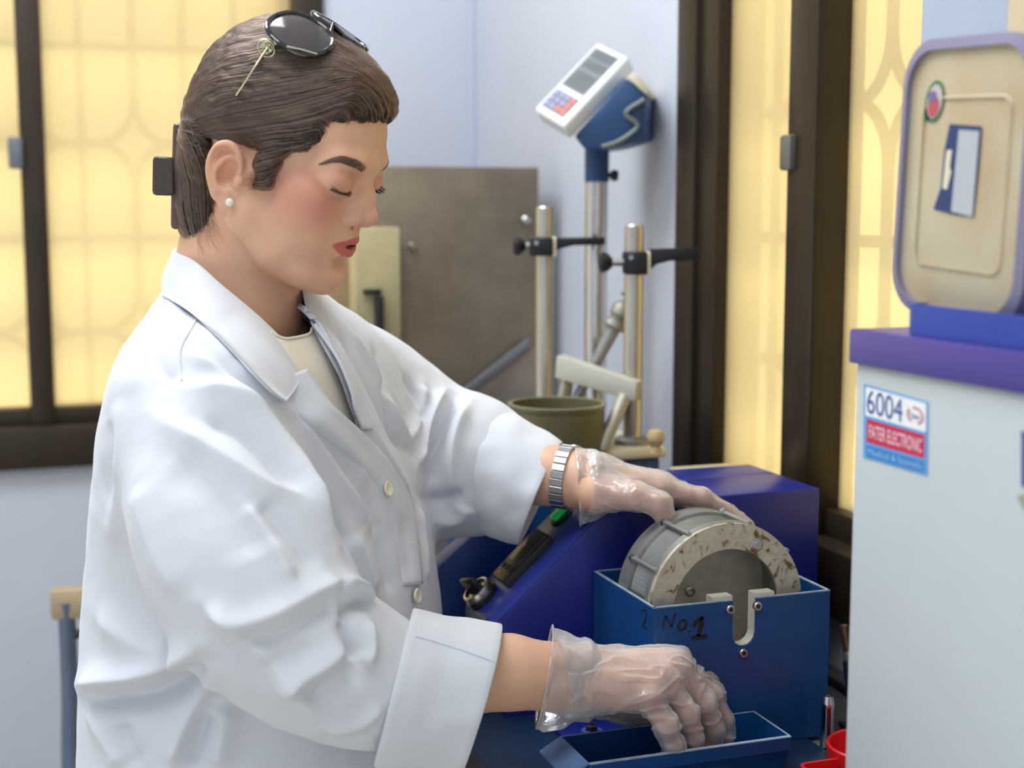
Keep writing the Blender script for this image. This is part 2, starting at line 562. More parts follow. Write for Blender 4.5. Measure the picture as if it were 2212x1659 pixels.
def grille(axis, plane, a0, a1, z0, z1, cell, hgt, off, zoff, name):
    """wrought grille outside: uprights, cross bars and rounded ovals; axis 0 = runs along u, 1 = along v"""
    m = MB()
    def pt(a, z, o=0.0):
        return (a, plane+o, z) if axis == 0 else (plane+o, a, z)
    r = 0.0074
    n0 = int(math.floor((a0-off)/cell))-1; n1 = int(math.ceil((a1-off)/cell))+1
    k0 = int(math.floor((z0-zoff)/hgt))-1; k1 = int(math.ceil((z1-zoff)/hgt))+1
    inside = lambda a, z: a0 <= a <= a1 and z0 <= z <= z1
    def run(pts, o):
        seg = []
        for p in pts:
            if inside(*p): seg.append(p)
            else:
                if len(seg) > 1: m.tube([pt(*q, o) for q in seg], r, 6)
                seg = []
        if len(seg) > 1: m.tube([pt(*q, o) for q in seg], r, 6)
    for i in range(n0, n1+1):
        c = off+i*cell
        if a0 < c < a1: m.tube([pt(c, z0, 0.012), pt(c, z1, 0.012)], r, 6)
        for k in range(k0, k1+1):
            zc = zoff+k*hgt
            hw, hh, cr = cell/2-0.001, hgt/2-0.001, cell*0.36
            P_ = []
            for sx, sz, t0 in ((1, 1, 0), (-1, 1, 90), (-1, -1, 180), (1, -1, 270)):
                for t in range(0, 91, 15):
                    an = math.radians(t0+t)
                    P_.append((c+sx*(hw-cr)+cr*math.cos(an), zc+sz*(hh-cr*1.15)+cr*1.15*math.sin(an)))
            P_.append(P_[0])
            dense = []
            for p, q in zip(P_[:-1], P_[1:]):
                nn = max(1, int(math.hypot(q[0]-p[0], q[1]-p[1])/0.02))
                dense += [(p[0]+(q[0]-p[0])*t/nn, p[1]+(q[1]-p[1])*t/nn) for t in range(nn)]
            run(dense+[P_[-1]], 0.0)
    for k in range(k0, k1+2):
        zc = zoff+k*hgt
        if z0 < zc < z1: m.tube([pt(a0, zc, -0.012), pt(a1, zc, -0.012)], r, 6)
    return m

def window(name, axis, plane, a0, a1, z0, z1, mull, panes, label):
    """sash window set in the wall: outer frame, mullions (positions, width), panes; axis as above"""
    def B(m, a, b, za, zb, d0, d1, bev=0.004):
        if axis == 0: m.box((a, plane+d0, za), (b, plane+d1, zb), bev)
        else: m.box((plane+d0, a, za), (plane+d1, b, zb), bev)
    w = empty(name, (0, 0, 0)); struct(w)
    m = MB()
    fw = 0.055
    B(m, a0, a1, z0, z0+0.075, -0.02, 0.09); B(m, a0, a1, z1-fw, z1, -0.01, 0.09)
    B(m, a0, a0+fw, z0, z1, -0.012, 0.09); B(m, a1-fw, a1, z0, z1, -0.012, 0.09)
    m.build('window_frame', M_FRAME, w)
    for (c, wd, d0, d1) in mull:
        m = MB(); B(m, c-wd/2, c+wd/2, z0+0.07, z1-0.05, d0, d1); m.build('mullion', M_FRAME, w)
    m = MB(); B(m, a0+0.02, a1-0.02, z0+0.07, z0+0.105, 0.012, 0.05); m.build('bottom_rail', M_FRAME, w)
    for a, b, d, mp_ in panes:
        m = MB(); B(m, a, b, z0+0.06, z1-0.05, d, d+0.004, 0); m.build('pane', mp_, w, smooth=False)
    return w

mu = lambda px: float(at_v(px, 450, WV)[0])
c1, c2 = (mu(48)+mu(103))/2, LW_R-0.04
wl = window('window_1', 0, WV, LW_L, LW_R, LW_B, W_TOP,
            [(c1, mu(103)-mu(48), -0.004, 0.05), (c1-0.62, 0.05, 0.02, 0.06)],
            [(c1, LW_R-0.03, 0.030, M_PANE), (LW_L+0.03, c1, 0.052, M_PANE)], '')
m = MB(); p = at_v(33, 331, WV)
m.box((p[0]-0.012, WV-0.022, p[2]-0.027), (p[0]+0.012, WV-0.002, p[2]+0.027), 0.004)
m.build('window_latch', pbr('latch_grey', srgb(96, 100, 104), 0.4), wl)
st = (mu(312)-mu(75))
g = grille(0, WV+0.115, LW_L, LW_R, LW_B+0.05, W_TOP, st, float(at_v(190, 305, WV)[2]-at_v(190, 730, WV)[2]), mu(190), float(at_v(190, 518, WV)[2]), 'g')
g.build('grille', M_GRILLE, wl)

mv = lambda px: float(at_u(px, 450, WU)[1])
wr = window('window_2', 1, WU, RW_N, RW_F, RW_B, W_TOP,
            [((mv(1716)+mv(1778))/2, mv(1716)-mv(1778), -0.012, 0.05), ((mv(1500)+mv(1552))/2, mv(1500)-mv(1552), -0.004, 0.06)],
            [(mv(1757), mv(1552), 0.014, M_PANE), (RW_N+0.02, mv(1757), 0.030, M_PANEC)], '')
m = MB(); p = at_u(1727, 330, WU)
m.box((WU-0.020, p[1]-0.012, p[2]-0.02), (WU-0.004, p[1]+0.012, p[2]+0.02), 0.004); m.build('window_latch', M_FRAMEL, wr)
g = grille(1, WU+0.115, RW_N, RW_F, RW_B+0.05, W_TOP, st, 0.325, mv(1640), float(at_u(1640, 520, WU)[2]), 'g')
g.build('grille', M_GRILLE, wr)
# what lies outside: a sunlit plastered yard wall beyond each window
m = MB(); m.box((WU+2.0, -1.0, -0.5), (WU+2.1, WV+2.1, 2.2)); struct(m.build('wall_yard_side', M_OUT, smooth=False))
m = MB(); m.box((-4.0, WV+2.0, -0.5), (WU+2.0, WV+2.1, 2.2)); struct(m.build('wall_yard_back', M_OUT, smooth=False))
# bench along the right wall
M_BENCH = pbr('bench_laminate', srgb(78, 76, 78), 0.42, noise=0.2, nscale=30, bump=0.08, bscale=300)
M_BENCHW = pbr('bench_body', srgb(206, 206, 204), 0.5)
bench = empty('lab_bench', (0.6, 1.6, 0), 'long dark-topped laboratory bench standing along the window wall', 'bench')
m = MB(); m.prism([(0.392, 0.72, BZ-0.035), (PU-0.008, 0.72, BZ-0.035), (PU-0.008, RW_N+0.024, BZ-0.035), (WU-0.002, RW_N+0.024, BZ-0.035), (WU-0.002, WV-0.002, BZ-0.035), (0.392, WV-0.002, BZ-0.035)], (0, 0, 0.035), 0.002); m.build('worktop', M_BENCH, bench, smooth=False)
m = MB(); m.box((0.43, 0.76, 0.08), (PU-0.010, WV-0.004, BZ-0.035)); m.build('base_unit', M_BENCHW, bench, smooth=False)
m = MB(); m.box((0.47, 0.78, 0.0), (PU-0.03, WV-0.03, 0.08)); m.build('plinth', M_FRAME, bench, smooth=False)
# ------------------------------------------------------------------ the woman: head, sculpted in head axes (x forward, y to her left, z up; metres)
HS = 0.88
HO = camP(600, 366, 1.235)
HYAW, HPITCH, HROLL = math.radians(17.0), math.radians(20.0), math.radians(3.0)
_f = np.array([math.cos(HYAW), -math.sin(HYAW), 0]); _l = np.array([math.sin(HYAW), math.cos(HYAW), 0]); _z = np.array([0, 0, 1.0])
HF = _f*math.cos(HPITCH)-_z*math.sin(HPITCH)
HU = _z*math.cos(HPITCH)+_f*math.sin(HPITCH)
HL = _l
HL, HU = HL*math.cos(HROLL)+HU*math.sin(HROLL), HU*math.cos(HROLL)-HL*math.sin(HROLL)   # near ear a little lower
HM = np.stack([HF, HL, HU])                        # rows: head axes in camera-heading axes
def head2cam(p): return HS*np.asarray(p, float)@HM+HO
def cam2head(p): return (np.asarray(p, float)-HO)@HM.T/HS
def head2room(p): return cam2room(head2cam(p))

def mm(*p): return np.array(p, float)/1000

def build_head():
    f = Field((-0.15, -0.115, -0.235), (0.125, 0.100, 0.135), 0.0013)
    E = lambda c, r, k=10, mode='add', R=None: f.ell(mm(*c), mm(*r), k/1000, mode, R)
    C = lambda a, b, ra, rb, k=6, mode='add', flat=None: f.cap(mm(*a), mm(*b), ra/1000, rb/1000, k/1000, mode, flat)
    CH = lambda pts, rs, k=6, mode='add', flat=None: f.chain([mm(*p) for p in pts], [r/1000 for r in rs], k/1000, mode, flat)
    # skull and forehead
    E((0, 0, 44), (87, 69, 76), 10)
    E((42, 0, 55), (52, 58, 50), 20)
    # face block
    E((36, 0, -8), (56, 58, 66), 20)
    E((40, 0, -40), (46, 50, 44), 20)
    # jaw
    for s in (-1, 1):
        CH([(-2, s*56, -8), (6, s*54, -44), (36, s*40, -66), (64, s*20, -78), (78, 0, -82)], [14, 14, 15, 14, 13], 20)
        E((50, s*38, -18), (30, 24, 28), 18)             # cheek
        E((60, s*45, 0), (19, 16, 12), 14)               # cheekbone
        E((60, s*30, -42), (24, 20, 20), 14)             # lower cheek beside the mouth
    E((40, 0, -74), (38, 34, 20), 18)                    # soft under-chin
    E((80, 0, -76), (15, 19, 14), 12)                    # chin
    # neck, from the jaw down inside the collar
    nk = [cam2head(camP(530, 560, 1.255)), cam2head(camP(522, 680, 1.26)), cam2head(camP(505, 790, 1.27))]
    f.cap(nk[0], nk[1], 0.047/HS, 0.049/HS, 0.022)
    f.cap(nk[1], nk[2], 0.049/HS, 0.057/HS, 0.02)
    f.cap(cam2head(camP(500, 470, 1.26)), cam2head(camP(478, 640, 1.27)), 0.038/HS, 0.044/HS, 0.03)
    # brow ridge
    for s in (-1, 1):
        CH([(88, s*9, 35), (86.5, s*24, 38), (78, s*41, 36), (67, s*50, 28)], [5.5, 6, 6, 5], 16)
    E((87.5, 0, 36), (8, 10, 10), 14)
    # eye hollows
    for s in (-1, 1):
        E((101, s*35, 19), (16, 18, 11), 14, 'sub')
        E((101, s*17, 16), (9, 6, 9), 9, 'sub')
    for s in (-1, 1):
        E((93, s*54, 15), (18, 15, 9), 14, 'sub')
    # muzzle
    E((76, 0, -44), (20, 27, 21), 12)
    E((86, 0, -34), (10, 14, 10), 10)
    # nose
    CH([(86, 0, 32), (89.5, 0, 19), (98, 0, 3), (105.5, 0, -9)], [5.0, 5.2, 6.2, 7.4], 9)
    E((104, 0, -11.5), (8.6, 8.6, 8.0), 6)
    for s in (-1, 1):
        CH([(96, s*7, 8), (94, s*11, -8)], [5, 6], 10)
        E((93, s*12.5, -14.5), (11.0, 6.6, 8.0), 5)
        E((90, s*14, -17), (6, 5, 6), 5)
    CH([(104, 0, -17), (95, 0, -22)], [4.0, 4.0], 4)
    for s in (-1, 1):
        E((97, s*6.6, -23), (6.0, 3.0, 3.6), 2, 'sub')
    # philtrum and lips
    CH([(99, 0, -26), (98.5, 0, -33)], [1.6, 1.8], 3, 'sub')
    CH([(96, -4, -36.5), (92, -12, -38.5), (81, -24, -42)], [4.2, 3.8, 1.6], 3)
    CH([(96, 4, -36.5), (92, 12, -38.5), (81, 24, -42)], [4.2, 3.8, 1.6], 3)
    E((97.0, 0, -38.0), (4.6, 6, 3.6), 3)
    CH([(81, -24, -44.5), (90.5, -12, -49.5), (93.5, 0, -51.5), (90.5, 12, -49.5), (81, 24, -44.5)], [1.8, 5.2, 6.0, 5.2, 1.8], 4)
    CH([(79, -27, -43), (91, -14, -43.6), (97, -6, -44.2), (97, 6, -44.2), (91, 14, -43.6), (79, 27, -43)], [0.5, 0.8, 1.0, 1.0, 0.8, 0.5], 1.5, 'sub')
    E((99, 0, -44.6), (11, 8.5, 2.3), 1.5, 'sub')
    E((94, 0, -62), (7, 17, 5), 8, 'sub')                # dip above the chin
    for s in (-1, 1):
        E((80, s*27.5, -43.5), (3, 2.0, 2.4), 5, 'sub')        # mouth corner
    # eyes: ball under nearly closed lids, looking down
    for s in (-1, 1):
        ec = (76.0, s*36, 17.5)
        E(ec, (13.4, 15.5, 13.2), 2.5)
        a, b, t = mm(82, s*19, 12.5), mm(69, s*56, 17.5), mm(90, s*35, 9.6)
        n = np.cross(b-a, t-a); n = n if n[2] > 0 else -n
        f.ellclip(mm(*ec), mm(15.4, 21.5, 15.2), n, t, 0.007, 0.0012)
        t2 = mm(89, s*35, 7.0); n = np.cross(b-a, t2-a); n = n if n[2] < 0 else -n
        f.ellclip(mm(*ec), mm(14.8, 21.0, 14.8), n, t2, 0.007, 0.0012)
    # ears
    for s in (-1, 1):
        ear(f, s)
    V, F = f.mesh()
    V = relax(V, F, 2, 0.4)
    return V, F

def ear(f, s):
    # flat pinna in its own axes: a back-up direction; positions relative to the ear canal
    def p(x, z, o): return mm(-8+x, s*(64.5+o), -12+z)
    def ch(l, r, k, mode='add'):
        q = catmull(l, 5); t = np.interp(np.linspace(0, len(l)-1, len(q)), range(len(r)), r)
        f.chain([p(*a) for a in q], t/1000, k/1000, mode)
    # base plate
    f.ell(p(-6, 6, 3), mm(15, 5.5, 25), 0.006)
    f.ell(p(-1, -16, 3), mm(10, 5.0, 12), 0.005)
    # helix rim
    ch([(4, 6, 5), (5, 17, 8), (0, 28, 11), (-9, 32, 13), (-18, 27, 14.5), (-22, 15, 14.5), (-21, 2, 13.5), (-16, -10, 11), (-10, -20, 8.5)],
       [2.6, 2.8, 3.0, 3.1, 3.0, 2.9, 2.8, 2.8, 3.2], 3)
    # web between rim and plate
    f.ell(p(-11, 10, 8), mm(11.5, 4.5, 21), 0.004)
    # antihelix
    ch([(-3, 22, 9.5), (-10, 16, 12), (-14, 6, 12.5), (-12, -5, 11.5), (-7, -11, 10)], [2.4, 2.8, 3.0, 2.8, 2.6], 3)
    # concha hollow
    f.ell(p(-3, 3, 12), mm(9.5, 7.5, 11.5), 0.003, 'sub')
    f.ell(p(-1, 13, 13), mm(7, 5, 6), 0.003, 'sub')
    # groove inside the helix
    ch([(0, 24, 14), (-9, 27.5, 16), (-17, 22, 17.5), (-18.5, 10, 17.5)], [1.5, 1.8, 1.8, 1.5], 2, 'sub')
    # tragus and antitragus
    f.ell(p(7, 1, 8), mm(5.0, 3.2, 6.0), 0.004)
    f.ell(p(-2, -11, 9), mm(5, 3, 3.2), 0.003)
    # lobe
    f.ell(p(-1, -21, 6.5), mm(8.0, 4.0, 9.0), 0.004)

HV, HFc = build_head()

def blob(V, c, r, soft=0.5):
    q = (V-mm(*c))/mm(*r)
    d = np.sqrt((q*q).sum(1))
    return 1-sstep(1-soft, 1+soft, d)

def head_colour(V):
    skin = np.array(srgb(214, 166, 136)[:3])
    col = np.tile(skin, (len(V), 1))
    def mixc(w, c, a=1.0):
        nonlocal col
        w = (np.clip(w, 0, 1)*a)[:, None]
        col = col*(1-w)+np.array(c[:3])*w
    for s in (-1, 1):
        mixc(blob(V, (60, s*46, -6), (32, 22, 26), 0.8), srgb(194, 116, 100), 0.75)     # blush
        mixc(blob(V, (86, s*35, 22), (12, 18, 9), 0.6), srgb(188, 128, 100), 0.55)      # eye shadow
        mixc(blob(V, (-16, s*72, 4), (16, 16, 22), 0.5), srgb(205, 140, 112), 0.5)     # ear
        mixc(blob(V, (80, s*32, 3), (16, 18, 6), 0.6), srgb(190, 140, 114), 0.35)
    mixc(blob(V, (107, 0, -12), (13, 15, 13), 0.7), srgb(202, 138, 122), 0.5)           # nose tip
    mixc(blob(V, (84, 0, -78), (16, 22, 14), 0.7), srgb(204, 142, 116), 0.45)
    # lips: region around the mouth line, edges by height against the lateral position
    y = np.abs(V[:, 1])*1000; z = V[:, 2]*1000; x = V[:, 0]*1000
    top = np.interp(y, [0, 4, 9, 17, 28], [-34.0, -33.0, -34.8, -38.2, -42.6])
    bot = np.interp(y, [0, 6, 13, 20, 28], [-58.0, -57.4, -54.6, -49.6, -43.6])
    w = sstep(-0.9, 1.0, top-z)*sstep(-0.9, 1.0, z-bot)*sstep(28.8, 27.0, y)*(x > 70)
    mixc(w, srgb(186, 86, 84), 0.92)
    # eye liner along the lid edge
    for sd in (-1, 1):
        a, b, t = mm(82, sd*19, 12.5), mm(69, sd*56, 17.5), mm(90, sd*35, 9.6)
        n = np.cross(b-a, t-a); n = n if n[2] > 0 else -n; n = n/np.linalg.norm(n)
        h = ((V-t)@n)*1000
        q = (V-mm(75, sd*36, 15))/mm(24, 20.5, 20)
        w = sstep(1.4, 0.4, h)*sstep(-2.6, -1.8, h)*(((q**2).sum(1)) < 1)*(V[:, 0] > 0.066)*((V[:, 1]*sd) > 0.0)
        mixc(w, srgb(52, 40, 44), 0.9)
    # inside of the mouth, dark
    mixc(sstep(1.9, 1.0, np.abs(z+44.3))*sstep(15, 9, y)*(x > 78)*(x < 97.5), srgb(60, 20, 20), 0.9)
    # nostrils
    for s in (-1, 1):
        mixc(blob(V, (97, s*6.6, -22), (5, 2.6, 3), 0.4), srgb(90, 45, 38), 0.8)
    return col
HC = head_colour(HV)
# ------------------------------------------------------------------ hair: a combed-back cap under single strands, gathered at the clip
def build_hair():
    f = Field((-0.15, -0.105, -0.15), (0.125, 0.105, 0.17), 0.0017)
    E = lambda c, r, k=10, mode='add', R=None: f.ell(mm(*c), mm(*r), k/1000, mode, R)
    E((-4, 0, 52), (98, 77, 95), 10)
    E((52, 0, 84), (46, 54, 40), 18)
    E((80, 4, 82), (17, 38, 20), 12)                     # the wave over the forehead
    E((-55, 0, 20), (48, 58, 60), 16)
    E((-34, 0, -4), (34, 48, 38), 14)
    f.chain([cam2head(camP(474, 380, 1.25)), cam2head(camP(480, 460, 1.25)), cam2head(camP(484, 560, 1.25))], [0.0375/HS, 0.0355/HS, 0.0325/HS], 0.02)
    for s in (-1, 1):
        E((30, s*58, 36), (48, 18, 34), 14)
    x, y, z = f.grid((slice(None),)*3)
    x, y, z = x*1000, y*1000, z*1000
    # forehead and temple: keep what lies above and behind the hairline
    zl = np.interp(np.abs(y), [0, 20, 40, 60, 80], [76, 75, 68, 44, 24]) + 0*x
    line = (zl-z)*0.8+(x-np.interp(np.abs(y), [0, 25, 45, 60, 80], [82, 82, 74, 55, 45]))*0.55
    wob = 2.0*np.sin(y*0.35+z*0.2)+1.5*np.sin(z*0.6+1.0)
    line = np.minimum(line+wob, (x+8)*1.2)
    xc = (HO[0]+HS*(x*HM[0, 0]+y*HM[1, 0]+z*HM[2, 0])/1000+0.2535)*1000/HS      # >0 in front of the vertical nape line
    zc = (HO[2]+HS*(x*HM[0, 2]+y*HM[1, 2]+z*HM[2, 2])/1000-camP(430, 535, 1.25)[2])*1000/HS
    ear = np.minimum(xc+2.5*np.sin(z*0.5)-0.10*np.minimum(0, zc-60), 21-z+0.05*x)      # in front of the nape line and below the ear top
    side = np.minimum(ear, 200+0*x)
    low = -zc+0*y+6*np.sin(y*0.5+x*0.9)
    thin = 9*np.exp(-np.maximum(-line, 0)/14.0)+8*np.exp(-np.maximum(-side, 0)/10.0)+5*np.exp(-np.maximum(zc, 0)/18.0)
    d = np.maximum(f.d*1000+thin, np.maximum(np.maximum(line*0.8, side*0.8), low))
    f.d = (d/1000).astype(np.float32)
    for s in (-1, 1):                                    # lock in front of the ear
        f.chain([mm(22, s*64, 30), mm(20, s*66.5, 12), mm(23, s*67, -2), mm(16, s*67.5, -8)], [0.013, 0.009, 0.005, 0.002], 0.008)
    return f

HFLD = build_hair()

def fld_sample(f, p):
    q = (p-f.lo)/f.h
    q = np.clip(q, 0, np.array(f.n)-1.001)
    i = q.astype(int); t = q-i
    r = 0
    for a in (0, 1):
        for b in (0, 1):
            for c in (0, 1):
                w = (t[:, 0] if a else 1-t[:, 0])*(t[:, 1] if b else 1-t[:, 1])*(t[:, 2] if c else 1-t[:, 2])
                r = r+w*f.d[i[:, 0]+a, i[:, 1]+b, i[:, 2]+c]
    return r

def fld_grad(f, p, e=0.003):
    g = np.stack([fld_sample(f, p+e*np.eye(3)[k])-fld_sample(f, p-e*np.eye(3)[k]) for k in range(3)], 1)
    return g/(np.linalg.norm(g, axis=1)[:, None]+1e-9)

CLIP = mm(-97, -4, 14)
def hair_strands(n=15000, steps=30):
    V, F = HFLD.mesh()
    V = relax(V, F, 3, 0.5)
    r = np.random.default_rng(3)
    a = V[F[:, 0]]; area = np.linalg.norm(np.cross(V[F[:, 1]]-a, V[F[:, 2]]-a), axis=1)
    # roots everywhere on the cap, more along the front; skip the very back
    fc = V[F].mean(1)
    wt = area*np.where(fc[:, 0] > -0.02, 1.3, 0.8)*(fc[:, 1] < 0.075)*(fc[:, 2] > -0.115)
    k = r.choice(len(F), n, p=wt/wt.sum())
    p = fc[k]+r.normal(0, 0.0008, (n, 3))
    off = r.uniform(-0.0010, 0.0022, n)
    # neighbouring strands share a lock: quantised jitter
    nz = Noise3(5)
    L = np.full(n, 0.0062)
    pts = [p.copy()]
    alive = np.ones(n, bool)
    ends = np.full(n, steps)
    nape = (p[:, 0] < -0.02) & (p[:, 2] < -0.012)
    for i in range(steps-1):
        t = CLIP[None]-p
        dist = np.linalg.norm(t, axis=1)
        t = t/dist[:, None]
        # on top the hair first runs backwards, then drops to the clip
        back = np.tile(np.array([[-1.0, 0, 0.0]]), (n, 1))
        back[:, 2] = -0.52-0.5*sstep(0.02, 0.09, p[:, 0])*sstep(0.03, 0.06, np.abs(p[:, 1]))
        back[:, 1] = np.where(p[:, 0] > 0.03, np.sign(p[:, 1]+0.01)*0.35*sstep(0.0, 0.05, np.abs(p[:, 1]+0.01)), 0)
        g0 = fld_grad(HFLD, p)
        wf = sstep(0.5, 0.85, g0[:, 0])[:, None]*(p[:, 2] > 0.05)[:, None]
        back = back*(1-wf)+np.array([[-0.2, -0.55, 0.65]])*wf
        w = sstep(0.15, 0.06, dist)[:, None]
        dr = t*w+back*(1-w)
        dr = dr+0.16*np.stack([nz(p*55+3), nz(p*55+17), nz(p*55+31)], 1)
        dr[nape] = np.array([-0.25, 0, 1.0])*0.6+t[nape]*0.6
        g = fld_grad(HFLD, p)
        dr = dr-g*(dr*g).sum(1)[:, None]
        dr = dr/(np.linalg.norm(dr, axis=1)[:, None]+1e-9)
        stop = dist < 0.022
        ends = np.where(stop & (ends == steps), i+1, ends)
        q = p+dr*L[:, None]*(~stop)[:, None]
        dd = fld_sample(HFLD, q); g = fld_grad(HFLD, q)
        lock = 0.0012*nz(q*np.array([60, 160, 160]))
        q = q-g*np.clip(dd-off-lock, -0.004, 0.004)[:, None]
        p = q
        pts.append(p.copy())
    return V, F, np.stack(pts, 1), ends

def curves_obj(name, strands, radius, mat, parent, taper=True):
    """strands: list of (k,3) arrays in room coordinates -> one hair curves object"""
    base = np.array(root_loc(parent)) if parent is not None else np.zeros(3)
    hc = bpy.data.hair_curves.new(name)
    sizes = [len(s) for s in strands]
    hc.add_curves(sizes)
    pos = np.concatenate(strands)-base
    hc.points.foreach_set('position', pos.astype(np.float32).ravel())
    rad = np.concatenate([(np.linspace(1, 0.35, n) if taper else np.ones(n))*(radius if np.isscalar(radius) else radius[i]) for i, n in enumerate(sizes)])
    at = hc.attributes.get('radius') or hc.attributes.new('radius', 'FLOAT', 'POINT')
    at.data.foreach_set('value', rad.astype(np.float32))
    hc.materials.append(mat)
    o = bpy.data.objects.new(name, hc); COL.objects.link(o)
    if parent is not None: o.parent = parent
    return o

def hair_mat():
    m = bpy.data.materials.new('brown_hair'); m.use_nodes = True
    nt = m.node_tree; N, L = nt.nodes, nt.links
    N.clear()
    out = N.new('ShaderNodeOutputMaterial')
    b = N.new('ShaderNodeBsdfHairPrincipled')
    b.parametrization = 'COLOR'
    b.inputs['Color'].default_value = srgb(70, 52, 41)
    b.inputs['Roughness'].default_value = 0.32
    b.inputs['Radial Roughness'].default_value = 0.45
    b.inputs['Random Roughness'].default_value = 0.2
    b.inputs['Random Roughness'].default_value = 0.2
    L.new(b.outputs[0], out.inputs[0])
    return m
def scalp_mat():
    m = pbr('hair_cap', srgb(52, 40, 33), 0.55, spec=0.3, col2=srgb(34, 27, 23), noise=0.3, nscale=30, stretch=(1, 6, 6), bump=0.5, bscale=90)
    return m
M_HAIR = hair_mat(); M_CAP = scalp_mat()
# ------------------------------------------------------------------ the woman: root, skin, hair
def skin_mat():
    m, nt, b = new_mat('skin')
    N, L = nt.nodes, nt.links
    at = N.new('ShaderNodeVertexColor'); at.layer_name = 'col'
    tc = N.new('ShaderNodeTexCoord')
    nz = N.new('ShaderNodeTexNoise'); nz.inputs['Scale'].default_value = 45; nz.inputs['Detail'].default_value = 5
    L.new(tc.outputs['Object'], nz.inputs['Vector'])
    mx = N.new('ShaderNodeMix'); mx.data_type = 'RGBA'; mx.blend_type = 'MULTIPLY'
    mx.inputs['Factor'].default_value = 1.0
    cr = N.new('ShaderNodeMapRange'); cr.inputs['To Min'].default_value = 0.93; cr.inputs['To Max'].default_value = 1.06
    L.new(nz.outputs['Fac'], cr.inputs['Value'])
    L.new(at.outputs['Color'], mx.inputs['A']); L.new(cr.outputs['Result'], mx.inputs['B'])
    L.new(mx.outputs['Result'], b.inputs['Base Color'])
    b.inputs['Roughness'].default_value = 0.46
    b.inputs['Specular IOR Level'].default_value = 0.4
    b.inputs['Subsurface Weight'].default_value = 0.18
    b.inputs['Subsurface Radius'].default_value = (0.010, 0.0036, 0.0016)
    b.inputs['Subsurface Scale'].default_value = 1.0
    n2 = N.new('ShaderNodeTexNoise'); n2.inputs['Scale'].default_value = 900; n2.inputs['Detail'].default_value = 2
    L.new(tc.outputs['Object'], n2.inputs['Vector'])
    bp = N.new('ShaderNodeBump'); bp.inputs['Strength'].default_value = 0.12; bp.inputs['Distance'].default_value = 0.0005
    L.new(n2.outputs['Fac'], bp.inputs['Height']); L.new(bp.outputs['Normal'], b.inputs['Normal'])
    return m
M_SKIN = skin_mat()
HEADV = head2room(HV)
_tri = np.concatenate([HFc[:, [0, 1, 2]], HFc[:, [0, 2, 3]]])
HBVH = BVHTree.FromPolygons([Vector(v) for v in HEADV], [tuple(int(i) for i in t) for t in _tri])
CAMPOS = np.array([0, 0, CAMZ])
def hit(bvh, px, py):
    d = Vector(_ray(px, py)).normalized()
    h = bvh.ray_cast(Vector(CAMPOS), d)
    return (np.array(h[0]), np.array(h[1])) if h[0] is not None else (None, None)

def room2head(p): return cam2head(room2cam(p))

def strands_on(path, widths, n, length, along, up, seed=1, lift=0.0006):
    """short hairs along a path on the head surface (head axes)"""
    r = np.random.default_rng(seed)
    q = catmull(path, 12); w = np.interp(np.linspace(0, 1, len(q)), np.linspace(0, 1, len(widths)), widths)
    out = []
    for i in range(n):
        t = r.uniform(0, len(q)-2); k = int(t)
        c = q[k]+(q[k+1]-q[k])*(t-k)
        tan = q[min(k+2, len(q)-1)]-q[max(k-1, 0)]; tan /= np.linalg.norm(tan)
        p0 = c+np.array([0, 0, 1])*r.uniform(-1, 1)*w[k]
        dr = tan*along+np.array([0, 0, 1])*up*r.uniform(0.3, 1.0)*(1 if p0[2] < c[2] else 0.2)
        dr /= np.linalg.norm(dr)
        ln = length*r.uniform(0.6, 1.1)
        st = []
        for s in (0, 0.35, 0.7, 1.0):
            v = p0+dr*ln*s
            h = HBVH.find_nearest(Vector(head2room(v)))
            st.append(np.array(h[0])+np.array(h[1])*lift)
        out.append(np.array(st))
    return out
def lash_strands(sd, n, seed):
    """lashes from the lid edge, pointing out and down"""
    r = np.random.default_rng(seed)
    path = catmull([mm(82.5, sd*22, 12.2), mm(88, sd*28, 10.4), mm(90.6, sd*35, 9.6), mm(87, sd*43, 11.4), mm(79, sd*51, 15.6)], 12)
    out = []
    for i in range(n):
        k = int(r.uniform(4, len(path)-1))
        c = path[k]; h = HBVH.find_nearest(Vector(head2room(c)))
        p0 = room2head(np.array(h[0]))
        t = k/len(path)
        o = np.array([1.0, sd*(0.25+0.9*t), -0.75+r.normal(0, 0.12)]); o /= np.linalg.norm(o)
        ln = 0.0068*(0.7+0.5*t)*r.uniform(0.7, 1.1)
        st = [head2room(p0+o*ln*s+np.array([0, 0, 1])*0.0016*s*s) for s in (0, 0.4, 0.75, 1.0)]
        out.append(np.array(st))
    return out

M_BROW = pbr('brow_hair', srgb(98, 77, 67), 0.5, spec=0.3)
M_LASH = pbr('lash', srgb(24, 20, 24), 0.5, spec=0.3)
